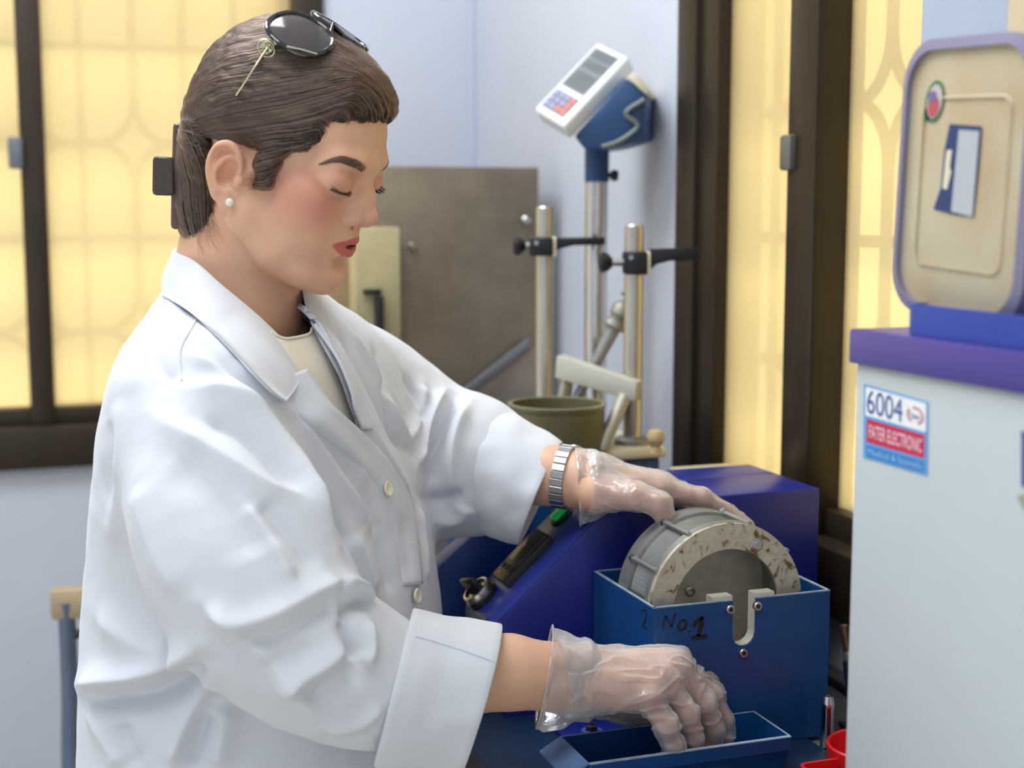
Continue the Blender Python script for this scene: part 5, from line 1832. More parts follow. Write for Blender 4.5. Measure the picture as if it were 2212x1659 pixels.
m = MB(); ring_wall(m, rrect(RU0+0.055, RV1-0.125, min(RU0+0.140, PU-0.01), RV1-0.046, 0.008), rz, rz+0.028, 0.003); m.build('square_cell', M_RED, ORG, smooth=True, angle=50)

# ---- clevis bolt leaning by the cabinet
b0 = P(1842, 1508, 1.345); b1 = P(1836, 1430, 1.36); b2 = P(1832, 1408, 1.362); b3 = P(1823, 1352, 1.372)
bolt = empty('threaded_bolt', b0, 'leaning threaded steel bolt with a forked end half hidden by the white cabinet', 'bolt')
dirb = (b3-b2)/np.linalg.norm(b3-b2)
m = MB()
prof = []; L_ = float(np.linalg.norm(b3-b2)); n = 17
for i in range(n):
    h = L_*i/n
    prof += [(0.0044, h), (0.0052, h+L_/n*0.35), (0.0044, h+L_/n*0.7)]
prof += [(0.0046, L_), (0.0030, L_+0.0012), (0.0001, L_+0.0012)]
m.lathe(b2, dirb, [(0.0001, 0)]+prof, 20, cap=False); m.build('thread', pbr('brassy_thread', srgb(150, 126, 96), 0.35, metal=0.9, noise=0.3, nscale=60), bolt)
m = MB(); m.lathe(b1, (b2-b1), [(0.0062, 0), (0.0062, 0.004), (0.0052, 0.0085), (0.0046, float(np.linalg.norm(b2-b1))+0.001)], 24); m.build('collar', M_GALV, bolt)
m = MB(); m.tube([b1, b1*0.6+b0*0.4, b0], [0.0072, 0.0068, 0.0050], 18); m.build('fork', M_STEEL, bolt)
# ---- black cable along the back of the bench
cpts = [P(1780, 1462, 1.47), P(1805, 1478, 1.45), P(1828, 1495, 1.42), P(1850, 1505, 1.40), P(1880, 1512, 1.39)]
cpts = [U((p[0], p[1], BZ+0.0045)) for p in [at_z(1770, 1458, BZ+0.0045), at_z(1800, 1473, BZ+0.0045), at_z(1826, 1490, BZ+0.0045), at_z(1850, 1506, BZ+0.0045), at_z(1890, 1530, BZ+0.0045)]]
cpts = [U((min(p[0], WU-0.008), p[1], p[2])) for p in cpts]
m = MB(); m.tube(catmull(cpts, 6), 0.0042, 10); tag(m.build('power_cable', M_BLACK, origin=cpts[0]), 'thin black cable lying along the wall behind the blue tank', 'cable')
# ---- little dark clip on the bench
q = at_z(1832, 1570, BZ)
m = MB(); m.hexa([(q[0]-0.008, q[1]-0.006, BZ), (q[0]+0.012, q[1]-0.006, BZ), (q[0]+0.012, q[1]+0.004, BZ), (q[0]-0.008, q[1]+0.004, BZ), (q[0]-0.010, q[1]-0.005, BZ+0.006), (q[0]+0.010, q[1]-0.005, BZ+0.003), (q[0]+0.010, q[1]+0.003, BZ+0.003), (q[0]-0.010, q[1]+0.003, BZ+0.006)], 0.0008)
tag(m.build('metal_scrap', M_BLACK, origin=(q[0], q[1], BZ)), 'tiny dark bent metal scrap on the bench beside the cabinet', 'scrap')

# ---- white cabinet in the foreground: its left side towards the camera
KU = float(P(1847, 720, 0.98)[0])
ku = lambda x, y, o=0.0: at_u(x, y, KU-o)
kf = ku(1849, 780)                                    # far end of the side face
KV1 = float(kf[1])
KTOP = float(ku(1848, 778)[2])
KLID = float(at_u(1843, 711, KU-0.004)[2])
KW = PU-0.012-KU
CAB = empty('instrument_cabinet', (KU+KW/2, KV1-0.3, 0.9), 'white metal instrument cabinet with a purple-blue lid at the right front', 'cabinet')
KV0 = KV1-0.55
m = MB(); m.box((KU, KV0, BZ+0.0), (KU+KW, KV1, KTOP), 0.003); m.build('body', pbr('cabinet_white', srgb(184, 191, 192), 0.42, spec=0.4, noise=0.05, nscale=6), CAB)
m = MB(); m.box((KU-0.004, KV0-0.004, KTOP-0.002), (KU+KW+0.004, KV1+0.004, KLID), 0.002); m.build('lid', pbr('purple_blue', srgb(72, 62, 140), 0.35, spec=0.5, noise=0.1, nscale=8), CAB, label='purple-blue lid with a turned-down lip')
# sticker
def quad_on_side(px4, off, name, mat, parent):
    pts = [ku(x, y, off) for x, y in px4]
    m = MB(); m.faces(pts, [(0, 1, 2, 3)]); return m.build(name, mat, parent, smooth=False)
S4 = [(1866, 829), (2005, 868), (2003, 1028), (1864, 988)]
def on_st(a, b):
    """0..1 across and down the sticker -> pixel"""
    t = U(S4[0])*(1-a)*(1-b)+U(S4[1])*a*(1-b)+U(S4[2])*a*b+U(S4[3])*(1-a)*b
    return tuple(t)
flat = lambda n, c: pbr(n, c, 0.4)
st = quad_on_side([on_st(0, 0), on_st(1, 0), on_st(1, 1), on_st(0, 1)], 0.0004, 'sticker', flat('sticker_blue', srgb(96, 158, 214)), CAB)
st['label'] = 'number sticker reading 6004 over red and blue bands'
R4 = lambda a0, b0, a1, b1: [on_st(a0, b0), on_st(a1, b0), on_st(a1, b1), on_st(a0, b1)]
quad_on_side(R4(0.03, 0.03, 0.97, 0.42), 0.0006, 'sticker_field', flat('sticker_white', srgb(232, 234, 232)), st)
quad_on_side(R4(0.05, 0.46, 0.95, 0.78), 0.0006, 'sticker_band', flat('sticker_red', srgb(192, 44, 78)), st)
quad_on_side(R4(0.05, 0.82, 0.95, 0.97), 0.0006, 'sticker_band', flat('sticker_blue_deep', srgb(52, 122, 190)), st)
def text_on_side(txt, a0, b0, a1, b1, off, mat, parent, name):
    cu = bpy.data.curves.new(name, 'FONT'); cu.body = txt; cu.size = 1
    o = bpy.data.objects.new(name, cu); COL.objects.link(o)
    bpy.context.view_layer.update()
    dg = bpy.context.evaluated_depsgraph_get()
    me = bpy.data.meshes.new_from_object(o.evaluated_get(dg))
    bpy.data.objects.remove(o); bpy.data.curves.remove(cu)
    v = np.array([p.co[:] for p in me.vertices]); f = [list(p.vertices) for p in me.polygons]
    mn, mx = v.min(0), v.max(0)
    a = a0+(v[:, 0]-mn[0])/(mx[0]-mn[0])*(a1-a0); b = b1-(v[:, 1]-mn[1])/(mx[1]-mn[1])*(b1-b0)
    w = np.array([ku(*on_st(a[i], b[i]), off) for i in range(len(v))])
    bpy.data.meshes.remove(me)
    return mesh_obj(name, w, f, mat, parent, smooth=False)
text_on_side('6004', 0.05, 0.06, 0.60, 0.38, 0.0009, flat('print_navy', srgb(52, 82, 150)), st, 'sticker_text')
text_on_side('FATER ELECTRONIC', 0.09, 0.53, 0.91, 0.71, 0.0009, flat('print_pale', srgb(240, 214, 220)), st, 'sticker_text')
text_on_side('Medical & Scientific', 0.08, 0.85, 0.92, 0.94, 0.0009, flat('print_blue', srgb(150, 196, 232)), st, 'sticker_text')
text_on_side('fater', 0.73, 0.20, 0.88, 0.28, 0.0009, flat('print_navy', srgb(52, 82, 150)), st, 'sticker_text')
m = MB()
for a0_, a1_, rr in ((-70, 110, 1.0), (140, 240, 1.0)):
    A_ = [math.radians(t) for t in np.linspace(a0_, a1_, 16)]
    for i in range(15):
        q = []
        for an, r_ in ((A_[i], 1), (A_[i+1], 1), (A_[i+1], 0.80), (A_[i], 0.80)):
            q.append(ku(*on_st(0.80+0.13*r_*math.cos(an), 0.235-0.115*r_*math.sin(an)), 0.0009))
        m.faces(q, [(0, 1, 2, 3)])
m.build('sticker_ring', flat('sticker_red', srgb(192, 44, 78)), st, smooth=False)
# edge of a blue and grey notice at the far right of the side
quad_on_side([(2206, 930), (2240, 940), (2240, 1062), (2206, 1050)], 0.0006, 'notice', flat('notice_blue', srgb(58, 72, 140)), CAB)
quad_on_side([(2196, 1072), (2240, 1062), (2240, 1110), (2208, 1096)], 0.0006, 'notice_tape', flat('tape', srgb(150, 150, 134)), CAB)

# ---- blue sheet tray on the cabinet, and the food box standing on it
FU = KU+0.004
tb0 = at_u(1943, 700, FU+0.012)
M_COB = pbr('cobalt_enamel', srgb(44, 70, 160), 0.35, noise=0.1, nscale=10)
TBV = float(at_u(1943, 690, FU)[1])
TBH = float(at_u(1945, 655, FU)[2])
tb = empty('blue_tray', (FU+0.1, TBV-0.15, KLID), 'low cobalt blue metal tray on the cabinet lid under the food container', 'tray')
m = MB(); ring_wall(m, rrect(FU+0.002, TBV-0.34, FU+0.165, TBV, 0.012), KLID+0.0005, TBH, 0.003); m.build('tray_rim', M_COB, tb, smooth=True, angle=40)
m = MB(); m.box((FU+0.006, TBV-0.336, KLID+0.0008), (FU+0.161, TBV-0.006, KLID+0.004)); m.build('tray_base', M_COB, tb, smooth=False)
def tub_mat():
    m_, nt, b = new_mat('milky_plastic')
    b.inputs['Base Color'].default_value = srgb(226, 208, 172)
    b.inputs['Roughness'].default_value = 0.35
    b.inputs['Transmission Weight'].default_value = 0.35
    b.inputs['Subsurface Weight'].default_value = 0.2
    b.inputs['Subsurface Radius'].default_value = (0.02, 0.015, 0.01)
    N, L = nt.nodes, nt.links
    tc = N.new('ShaderNodeTexCoord'); nz = N.new('ShaderNodeTexNoise'); nz.inputs['Scale'].default_value = 14; nz.inputs['Detail'].default_value = 3
    L.new(tc.outputs['Object'], nz.inputs['Vector'])
    mx = N.new('ShaderNodeMix'); mx.data_type = 'RGBA'; mx.inputs['A'].default_value = srgb(230, 216, 184); mx.inputs['B'].default_value = srgb(212, 186, 140)
    mr = N.new('ShaderNodeMapRange'); mr.inputs['From Min'].default_value = 0.4; mr.inputs['From Max'].default_value = 0.75
    L.new(nz.outputs['Fac'], mr.inputs['Value']); L.new(mr.outputs['Result'], mx.inputs['Factor']); L.new(mx.outputs['Result'], b.inputs['Base Color'])
    return m_
M_TUB = tub_mat()
# the container stands on its long edge, lid towards the camera's left
BOXU = FU+0.020
P4 = [(1962, 112), (2232, 84), (2205, 672), (1926, 655)]
BV_1 = float(at_u(1935, 400, BOXU)[1]); BV_0 = float(at_u(2222, 400, BOXU)[1])
BZ_0 = KLID+0.0055; BZ_1 = float(at_u(1955, 122, BOXU)[2])
FB = empty('food_container', (BOXU+0.06, (BV_0+BV_1)/2, BZ_0), 'milky plastic food container with a grey-violet rimmed lid standing on edge', 'container')
def rr_yz(v0, z0, v1, z1, r, n=8):
    return rrect(v0, z0, v1, z1, r, n)
def slab_u(m, outline, u0, u1, bev):
    m.prism([(u0, y, z) for y, z in outline], (u1-u0, 0, 0), bev, 3)
RAD = 0.030
m = MB(); slab_u(m, rr_yz(BV_0+0.006, BZ_0+0.006, BV_1-0.006, BZ_1-0.006, RAD-0.004), BOXU+0.010, BOXU+0.11, 0.006); m.build('tub', M_TUB, FB)
m = MB(); slab_u(m, rr_yz(BV_0+0.003, BZ_0+0.003, BV_1-0.003, BZ_1-0.003, RAD-0.002), BOXU, BOXU+0.010, 0.002); lid = m.build('container_lid', M_TUB, FB)
def rim(m, outline_o, outline_i, u0, u1):
    tb_ = bmesh.new(); n = len(outline_o)
    rings = [[tb_.verts.new((u, p[0], p[1])) for p in q] for q, u in ((outline_o, u1), (outline_o, u0+0.002), (outline_i, u0), (outline_i, u1))]
    for A, B in zip(rings, rings[1:]+rings[:1]):
        for i in range(n): tb_.faces.new([A[i], A[(i+1) % n], B[(i+1) % n], B[i]])
    bmesh.ops.recalc_face_normals(tb_, faces=tb_.faces); m.merge(tb_)
m = MB(); rim(m, rr_yz(BV_0, BZ_0, BV_1, BZ_1, RAD), rr_yz(BV_0+0.007, BZ_0+0.007, BV_1-0.007, BZ_1-0.007, RAD-0.005), BOXU-0.004, BOXU+0.012)
m.build('lid_rim', pbr('violet_grey', srgb(128, 122, 146), 0.4), FB, angle=60, label='grey-violet sealing rim')
m = MB(); rim(m, rr_yz(BV_0+0.022, BZ_0+0.030, BV_1-0.022, BZ_1-0.036, 0.01), rr_yz(BV_0+0.024, BZ_0+0.032, BV_1-0.024, BZ_1-0.038, 0.009), BOXU-0.0016, BOXU+0.002); m.build('lid_panel_edge', M_TUB, FB, angle=60)
bq = lambda pts, off: [at_u(x, y, BOXU-off) for x, y in pts]
def flat_on_lid(pts, off, name, mat):
    m = MB(); n = len(pts); m.faces(bq(pts, off), [tuple(range(n))]); return m.build(name, mat, FB, smooth=False)
lb = flat_on_lid([(2037, 292), (2106, 292), (2102, 380), (2094, 487), (2050, 484), (2008, 476), (2022, 430), (2027, 350)], 0.0008, 'lid_label', flat('label_navy', srgb(40, 62, 108)))
flat_on_lid([(2057, 302), (2101, 302), (2092, 486), (2046, 478)], 0.0012, 'label_window', flat('label_silver', srgb(176, 180, 184)))
flat_on_lid([(2032, 348), (2044, 346), (2040, 384), (2044, 392), (2036, 432), (2026, 430)], 0.0012, 'label_mark', flat('label_cream', srgb(214, 208, 180)))
def ell_px(cx, cy, rx, ry, tilt=0.12, n=28): return [(cx+rx*math.cos(2*PI*i/n)-tilt*ry*math.sin(2*PI*i/n), cy+ry*math.sin(2*PI*i/n)) for i in range(n)]
bd = flat_on_lid(ell_px(2003, 246, 20, 45)[:], 0.0008, 'lid_badge', flat('badge_green', srgb(44, 120, 84)))
flat_on_lid([(1984, 262), (1996, 280), (1990, 290), (1979, 291)], 0.0008, 'badge_tail', flat('badge_green', srgb(44, 120, 84)))
flat_on_lid(ell_px(2003, 246, 16, 37), 0.0011, 'badge_field', flat('badge_pale', srgb(196, 176, 176)))
flat_on_lid(ell_px(2001, 258, 12, 22), 0.0013, 'badge_spot', flat('badge_red', srgb(178, 84, 92)))
flat_on_lid(ell_px(1998, 236, 9, 12), 0.0015, 'badge_spot', flat('badge_violet', srgb(110, 100, 150)))

FB.rotation_euler = (math.radians(3.0), 0, 0); FB.location.z += 0.006
# ------------------------------------------------------------------ things at the back of the bench
def pxw(px, d): return px*d/FPX                      # pixels to metres at a depth
# ---- loading frame: blue body under a cream top plate
AV = 1.575
AU0, AU1 = float(at_v(1058, 985, AV)[0]), float(at_v(1441, 985, AV)[0])
ATOP = float(at_v(1390, 985, AV)[2])
app = empty('bench_apparatus', ((AU0+AU1)/2, AV+0.14, BZ), 'blue bodied bench apparatus with a cream top plate behind the mesh drum', 'apparatus')
m = MB(); m.box((AU0+0.006, AV+0.006, BZ), (AU1-0.006, AV+0.195, ATOP-0.004), 0.004); m.build('body', M_BLUE, app)
m = MB(); m.box((AU0, AV, ATOP-0.004), (AU1, AV+0.200, ATOP+0.010), 0.004); m.build('top_plate', M_CREAM, app)
kp = at_z(1416, 978, ATOP+0.010); kp[1] = min(kp[1], AV+0.18)
m = MB(); m.lathe(kp, (0, 0, 1), [(0.008, 0), (0.006, 0.008), (0.010, 0.014), (0.011, 0.020), (0.008, 0.027), (0.0001, 0.029)], 24, cap=False); m.build('knob', pbr('tan_knob', srgb(196, 170, 122), 0.5, noise=0.2, nscale=30), app)

def clamp_stand(name, px, py_top, d, blk, arm, knob, label, r=0.0118):
    p = P(px, 900, d); z1 = float(P(px, py_top, d)[2])
    p = U((p[0], p[1], ATOP+0.0105))
    s = empty(name, p, label, 'stand')
    m = MB(); m.lathe(p, (0, 0, 1), [(r, 0), (r, z1-p[2]-0.002), (r*0.85, z1-p[2]), (0.0001, z1-p[2])], 28, cap=False); m.build('rod', pbr('satin_rod', srgb(206, 198, 182), 0.30, metal=0.85, noise=0.12, nscale=20, stretch=(6, 6, 0.4)), s)
    m = MB(); m.lathe(p, (0, 0, 1), [(r*1.9, 0), (r*1.9, 0.006), (r*1.3, 0.010), (0.0001, 0.010)], 28, cap=False); m.build('flange', M_GALV, s)
    (x0, y0, x1, y1) = blk
    A, B = camP(x0, y0, d-0.008), camP(x1, y1, d-0.008)
    def cbox(m, x0, y0, x1, y1, da, db, bev):
        vs = []
        for y in (y1, y0):
            for (x, dd) in ((x0, da), (x1, da), (x1, db), (x0, db)):
                q = camP(x, y, d); q = U((q[0], dd, q[2])); vs.append(cam2room(q))
        m.hexa(vs, bev)
    m = MB(); cbox(m, x0, y0, x1, y1, d-0.020, d+0.018, 0.003); cb = m.build('clamp_block', M_BLACK, s)
    m = MB(); cbox(m, x1-1, y0-1, x1+7, y1+2, d-0.016, d+0.014, 0.001); m.build('clamp_plate', M_CREAM, cb)
    m = MB(); q = cam2room(U((camP(x0+14, y0+12, d)[0], d-0.020, camP(x0+14, y0+12, d)[2]))); m.lathe(q, cam2room(U((0, -1, 0))), [(0.003, 0), (0.003, 0.001), (0.0001, 0.001)], 14, cap=False); m.build('rivet', M_STEEL, cb)
    # tapering arm
    (xa, ya0, ya1, xb, yb0, yb1) = arm
    m = MB()
    pts = [(xa, ya0), (xb, yb0), (xb, yb1), (xa+45, yb1+1), (xa+16, yb1+8), (xa, ya1)]
    pl = [cam2room(U((camP(x, y, d)[0], d-0.006, camP(x, y, d)[2]))) for x, y in pts]
    m.prism(pl, cam2room(U((0, 0.014, 0))), 0.0012); m.build('clamp_arm', M_BLACK, s)
    # wing knob on a short screw
    kx, ky = knob
    a = P(x0, ky, d); b = P(kx, ky, d); dr = (b-a)/np.linalg.norm(b-a); L_ = float(np.linalg.norm(b-a))
    m = MB(); m.tube([a-dr*0.002, b], 0.0045, 12); sc = m.build('clamp_screw', M_GALV, s)
    m = MB(); m.lathe(b, dr, [(0.006, -0.008), (0.010, -0.004), (0.0125, 0.001), (0.0125, 0.005), (0.009, 0.008), (0.0001, 0.009)], 10, cap=False); m.build('knob', M_BLACK, sc)
    return s
clamp_stand('clamp_stand', 1176, 446, 1.86, (1144, 512, 1194, 552), (1194, 514, 548, 1306, 512, 529), (1122, 531), 'upright steel rod with a black clamp, just right of the steel cabinet')
clamp_stand('clamp_stand', 1366, 485, 1.755, (1346, 543, 1396, 592), (1402, 538, 584, 1508, 534, 562), (1308, 567), 'nearer steel rod whose black clamp arm points at the window frame')
# ---- cream bar on splayed legs
bf = empty('support_frame', P(1300, 930, 1.74)*U((1, 1, 0))+U((0, 0, ATOP+0.0105)), 'cream flat bar on splayed steel legs crossing in front of the rods', 'frame')
a0, a1, b0_, b1_ = P(1202, 768, 1.80), P(1374, 826, 1.705), P(1198, 816, 1.80), P(1372, 868, 1.705)
bk = cam2room(U((0.010, 0.022, 0)))
m = MB(); m.hexa([b0_, b1_, b1_+bk, b0_+bk, a0, a1, a1+bk, a0+bk], 0.0015); m.build('cross_bar', pbr('grey_cream', srgb(182, 178, 164), 0.5, noise=0.1, nscale=20), bf)
for (x0, y0, d0), (x1, d1) in (((1226, 815, 1.80), (1206, 1.815)), ((1350, 855, 1.722), (1298, 1.705))):
    A = P(x0, y0, d0); B = at_z(x1, 975, ATOP+0.0105); B = U((P(x1, 960, d1)[0], P(x1, 960, d1)[1], ATOP+0.0105))
    m = MB(); m.tube([A, B], 0.0085, 14); m.build('leg', pbr('leg_steel', srgb(190, 184, 168), 0.4, metal=0.6, noise=0.1, nscale=30), bf)
# ---- valve pipe leaning between the rods
vt = P(1330, 700, 1.80); vb = P(1278, 800, 1.80); dv = (vt-vb)/np.linalg.norm(vt-vb)
kk = (ATOP+0.0105-vb[2])/dv[2]; vbase = vb+dv*kk
vp = empty('valve_pipe', vbase, 'leaning grey pipe with a threaded valve and small cross handle', 'valve')
m = MB(); m.tube([vbase, vb, vb*0.3+vt*0.7, vt], [0.0065, 0.0068, 0.0090, 0.0095], 18); m.build('pipe', M_GALV, vp)
m = MB(); m.lathe(vt-dv*0.006, dv, [(0.0001, -0.001), (0.014, 0), (0.016, 0.003), (0.0145, 0.010), (0.011, 0.012), (0.0115, 0.016), (0.0150, 0.018), (0.0150, 0.028), (0.011, 0.034), (0.006, 0.037), (0.005, 0.046), (0.0001, 0.046)], 12, cap=False); vb_ = m.build('valve_body', pbr('grey_cast', srgb(150, 146, 134), 0.5, metal=0.5, noise=0.25, nscale=40), vp)
vh = vt+dv*0.044
m = MB(); m.tube([vh-cam2room(U((0.013, 0, 0))), vh+cam2room(U((0.013, 0, 0)))], 0.0028, 10); m.tube([vh-cam2room(U((0, 0.013, 0.004))), vh+cam2room(U((0, 0.013, 0.004)))], 0.0028, 10); m.tube([vh-dv*0.006, vh+dv*0.004], 0.0035, 10); m.build('cross_handle', M_GALV, vb_)
m = MB(); q = vt+dv*0.012; m.tube([q, q+cam2room(U((0.022, 0, -0.002)))], 0.0045, 12); m.build('side_stub', M_GALV, vb_)
# ---- olive pot
PD = 1.72
pc_ = P(1203, 872, PD); prd = pxw(106, PD)
pot = empty('olive_pot', (pc_[0], pc_[1], ATOP+0.0105), 'olive drab cylindrical open metal pot above the cuff of the far sleeve', 'pot')
PBZ = ATOP+0.0105
if pc_[2]-PBZ < 0.04: PBZ = pc_[2]-0.04
ph = pc_[2]-PBZ
m = MB(); m.lathe((pc_[0], pc_[1], PBZ), (0, 0, 1), [(prd*0.965, 0), (prd*0.985, ph*0.5), (prd*0.975, ph-0.006), (prd, ph-0.005), (prd, ph), (prd-0.004, ph+0.0004), (prd-0.0045, ph-0.006), (prd-0.005, 0.004), (0.0001, 0.004)], 64, cap=False)
m.build('shell', pbr('olive_paint', srgb(112, 104, 74), 0.45, metal=0.25, noise=0.25, nscale=12), pot)
m = MB(); m.lathe((pc_[0], pc_[1], PBZ), (0, 0, 1), [(prd-0.001, ph-0.0015), (prd+0.0012, ph-0.001), (prd+0.0012, ph+0.0012), (prd-0.004, ph+0.0014), (prd-0.0045, ph)], 64, cap=False); m.build('rolled_rim', pbr('worn_olive', srgb(150, 144, 116), 0.4, metal=0.4, noise=0.3, nscale=30), pot)

# ---- indicator of a platform scale on its column
SD = 1.97
sc_ = P(1287, 700, SD)
scale = empty('platform_scale', (sc_[0], sc_[1], BZ), 'platform scale with a tilted white display head on a chrome column', 'scale')
m = MB(); m.box((sc_[0]-0.16, sc_[1]-0.03, BZ+0.012), (min(WU-0.006, sc_[0]+0.06), sc_[1]+0.22, BZ+0.055), 0.006); m.build('platform', M_BLUE, scale)
for dx in (-0.14, 0.03):
    for dy in (-0.01, 0.19):
        m = MB(); m.lathe((sc_[0]+dx, sc_[1]+dy, BZ), (0, 0, 1), [(0.012, 0), (0.010, 0.013)], 16); m.build('foot', M_BLACK, scale)
zt = float(P(1287, 385, SD)[2]); cr_ = pxw(24, SD)
m = MB(); m.lathe((sc_[0], sc_[1], BZ+0.053), (0, 0, 1), [(cr_, 0), (cr_, zt-BZ-0.053)], 32); m.build('column', M_CHROME, scale)
zn0, zn1 = float(P(1283, 392, SD)[2]), float(P(1283, 310, SD)[2])
m = MB(); m.lathe((sc_[0], sc_[1], zn0), (0, 0, 1), [(cr_*1.02, -0.001), (cr_*1.08, 0), (cr_*1.10, zn1-zn0+0.01), (0.0001, zn1-zn0+0.01)], 28, cap=False); nk_ = m.build('neck', pbr('scale_blue', srgb(40, 74, 120), 0.45, noise=0.1, nscale=20), scale)
q0_ = P(1300, 378, SD); q1_ = P(1326, 379, SD)
m = MB(); m.tube([q0_, q1_], 0.0035, 10); m.lathe(q1_, q1_-q0_, [(0.007, -0.004), (0.008, 0.002), (0.006, 0.006), (0.0001, 0.006)], 16, cap=False); m.build('clamp_screw', M_BLACK, nk_)
FA, FBc, FC, FD = [camP(*t) for t in ((1289, 92, 2.00), (1358, 122, 1.93), (1217, 272, 1.87), (1153, 234, 1.94))]
FA = FBc+FD-FC                                       # keep it a flat panel
Wd, Ld = (FBc-FA), (FD-FA)
Nn = np.cross(Wd, Ld); Nn /= np.linalg.norm(Nn)
if Nn[1] > 0: Nn = -Nn
def hp(a, b, h): return cam2room(FA+Wd*a+Ld*b+Nn*h)
def head_box(m, a0, a1, b0, b1, h0, h1, bev):
    vs = []
    for h in (h0, h1):
        vs += [hp(a0, b0, h), hp(a1, b0, h), hp(a1, b1, h), hp(a0, b1, h)]
    m.hexa(vs, bev, 3)
m = MB(); head_box(m, 0, 1, 0, 1, -0.024, 0.0, 0.005); hd_ = m.build('display_case', M_WHITEP, scale)
m = MB(); head_box(m, 0.10, 0.84, 0.07, 0.62, -0.002, 0.0006, 0.0004); m.build('display', pbr('lcd_grey', srgb(122, 128, 130), 0.3), hd_)
for k, (b0, b1) in enumerate(((0.08, 0.20), (0.22, 0.34), (0.38, 0.60))):
    m = MB(); head_box(m, 0.16, 0.80, b0+0.01, b1-0.01, -0.001, 0.0011, 0.0003); m.build('digit_window', pbr('lcd_dark', srgb(104, 106, 106), 0.3), hd_)
m = MB(); head_box(m, 0.10, 0.84, 0.68, 0.93, -0.002, 0.0006, 0.0004); m.build('keypad', pbr('keypad_grey', srgb(132, 134, 150), 0.4), hd_)
for a in range(4):
    for b in range(3):
        red = (a, b) in ((3, 0), (3, 1), (2, 2), (3, 2))
        m = MB(); head_box(m, 0.13+a*0.175, 0.28+a*0.175, 0.695+b*0.078, 0.755+b*0.078, 0.0, 0.0022, 0.0006); m.build('key', pbr('key_red', srgb(206, 120, 104), 0.5) if red else pbr('key_violet', srgb(146, 146, 170), 0.5), hd_)
# blue back of the head
bd_ = 1.905
pts = [(1240, 294), (1352, 168), (1396, 206), (1393, 297), (1372, 306), (1333, 317), (1296, 322), (1262, 322)]
m = MB(); m.prism([P(x, y, bd_-0.01) for x, y in pts], cam2room(U((0.02, 0.10, 0.0))), 0.004); m.build('head_back', pbr('scale_blue', srgb(40, 74, 120), 0.45, noise=0.1, nscale=20), scale)
m = MB(); m.prism([P(x, y, bd_-0.012) for x, y in [(1352, 166), (1372, 156), (1402, 196), (1398, 208)]], cam2room(U((0.02, 0.10, 0))), 0.003); m.build('rear_cap', M_CREAM, scale)
m = MB(); m.tube(catmull([P(x, y, bd_-0.014) for x, y in [(1392, 215), (1352, 245), (1378, 272), (1340, 304), (1300, 318)]], 5), 0.0035, 10); m.build('strap_edge', pbr('grey_strap', srgb(110, 118, 112), 0.5), scale)

# ---- stainless cabinet against the back wall
SV = 2.14
sx0, sx1, szt = float(at_v(770, 400, SV)[0]), float(at_v(1164, 400, SV)[0]), float(at_v(1000, 360, SV)[2])
steelc = empty('steel_cabinet', ((sx0+sx1)/2, SV+0.15, BZ), 'brownish stainless steel cabinet with bolts and a slanting lever behind the woman', 'cabinet')
m = MB(); m.box((sx0, SV, BZ), (sx1, SV+0.30, szt), 0.003); m.build('shell', pbr('stained_stainless', srgb(150, 134, 114), 0.42, metal=0.6, noise=0.35, nscale=5, col2=srgb(108, 96, 80)), steelc)
sq = lambda x, y, o=0.0: at_v(x, y, SV-o)
m = MB(); a, b = sq(755, 742), sq(848, 490); m.box((a[0], SV-0.045, a[2]), (b[0], SV-0.001, b[2]), 0.003); st_p = m.build('side_plate', pbr('aged_cream', srgb(186, 172, 128), 0.5, noise=0.3, nscale=8), steelc, label='narrow aged cream plate')
m = MB(); a, b = sq(810, 760, 0.05), sq(826, 638, 0.05); m.box((a[0], SV-0.062, a[2]), (b[0], SV-0.044, b[2]), 0.003)
a, b = sq(784, 636, 0.05), sq(822, 624, 0.05); m.box((a[0], SV-0.060, a[2]), (b[0], SV-0.046, b[2]), 0.002); m.build('bar_handle', M_BLACK, st_p)
for x, y, r_ in ((890, 532, 0.0065), (1137, 476, 0.008)):
    q = sq(x, y); m = MB(); m.lathe(q, (0, -1, 0), [(r_, 0), (r_, 0.003), (r_*0.7, 0.006), (0.0001, 0.006)], 16, cap=False); m.build('bolt', M_STEEL, steelc)
m = MB(); pl = [sq(x, y, 0.006) for x, y in ((1012, 862), (1150, 752), (1163, 752), (1163, 900), (1012, 900))]; m.prism(pl, (0, 0.006, 0), 0.001); m.build('flap', pbr('flap_steel', srgb(166, 150, 134), 0.4, metal=0.6, noise=0.25, nscale=6), steelc)
m = MB(); pl = [sq(x, y, 0.016) for x, y in ((1000, 842), (1140, 732), (1150, 744), (1012, 856))]; m.prism(pl, (0, 0.009, 0), 0.0015); m.build('lever', pbr('lever_grey', srgb(128, 130, 132), 0.4, metal=0.5), steelc)
# ---- beige box behind the drive unit
bb0, bb1 = P(1452, 1012, 1.64), P(1588, 1012, 1.68)
bzt = float(P(1500, 1008, 1.65)[2])
m = MB(); m.hexa([(bb0[0], HV1+0.006, BZ), (min(bb1[0], WU-0.014), HV1+0.006, BZ), (min(bb1[0], WU-0.014), HV1+0.075, BZ), (bb0[0], HV1+0.075, BZ),
                  (bb0[0], HV1+0.006, bzt), (min(bb1[0], WU-0.014), HV1+0.006, bzt), (min(bb1[0], WU-0.014), HV1+0.075, bzt), (bb0[0], HV1+0.075, bzt)], 0.002)
tag(m.build('carton', pbr('tan_card', srgb(190, 172, 134), 0.8, noise=0.1, nscale=20), origin=((bb0[0]+bb1[0])/2, HV1+0.04, BZ)), 'tan box showing its top edge behind the blue drive unit', 'box')

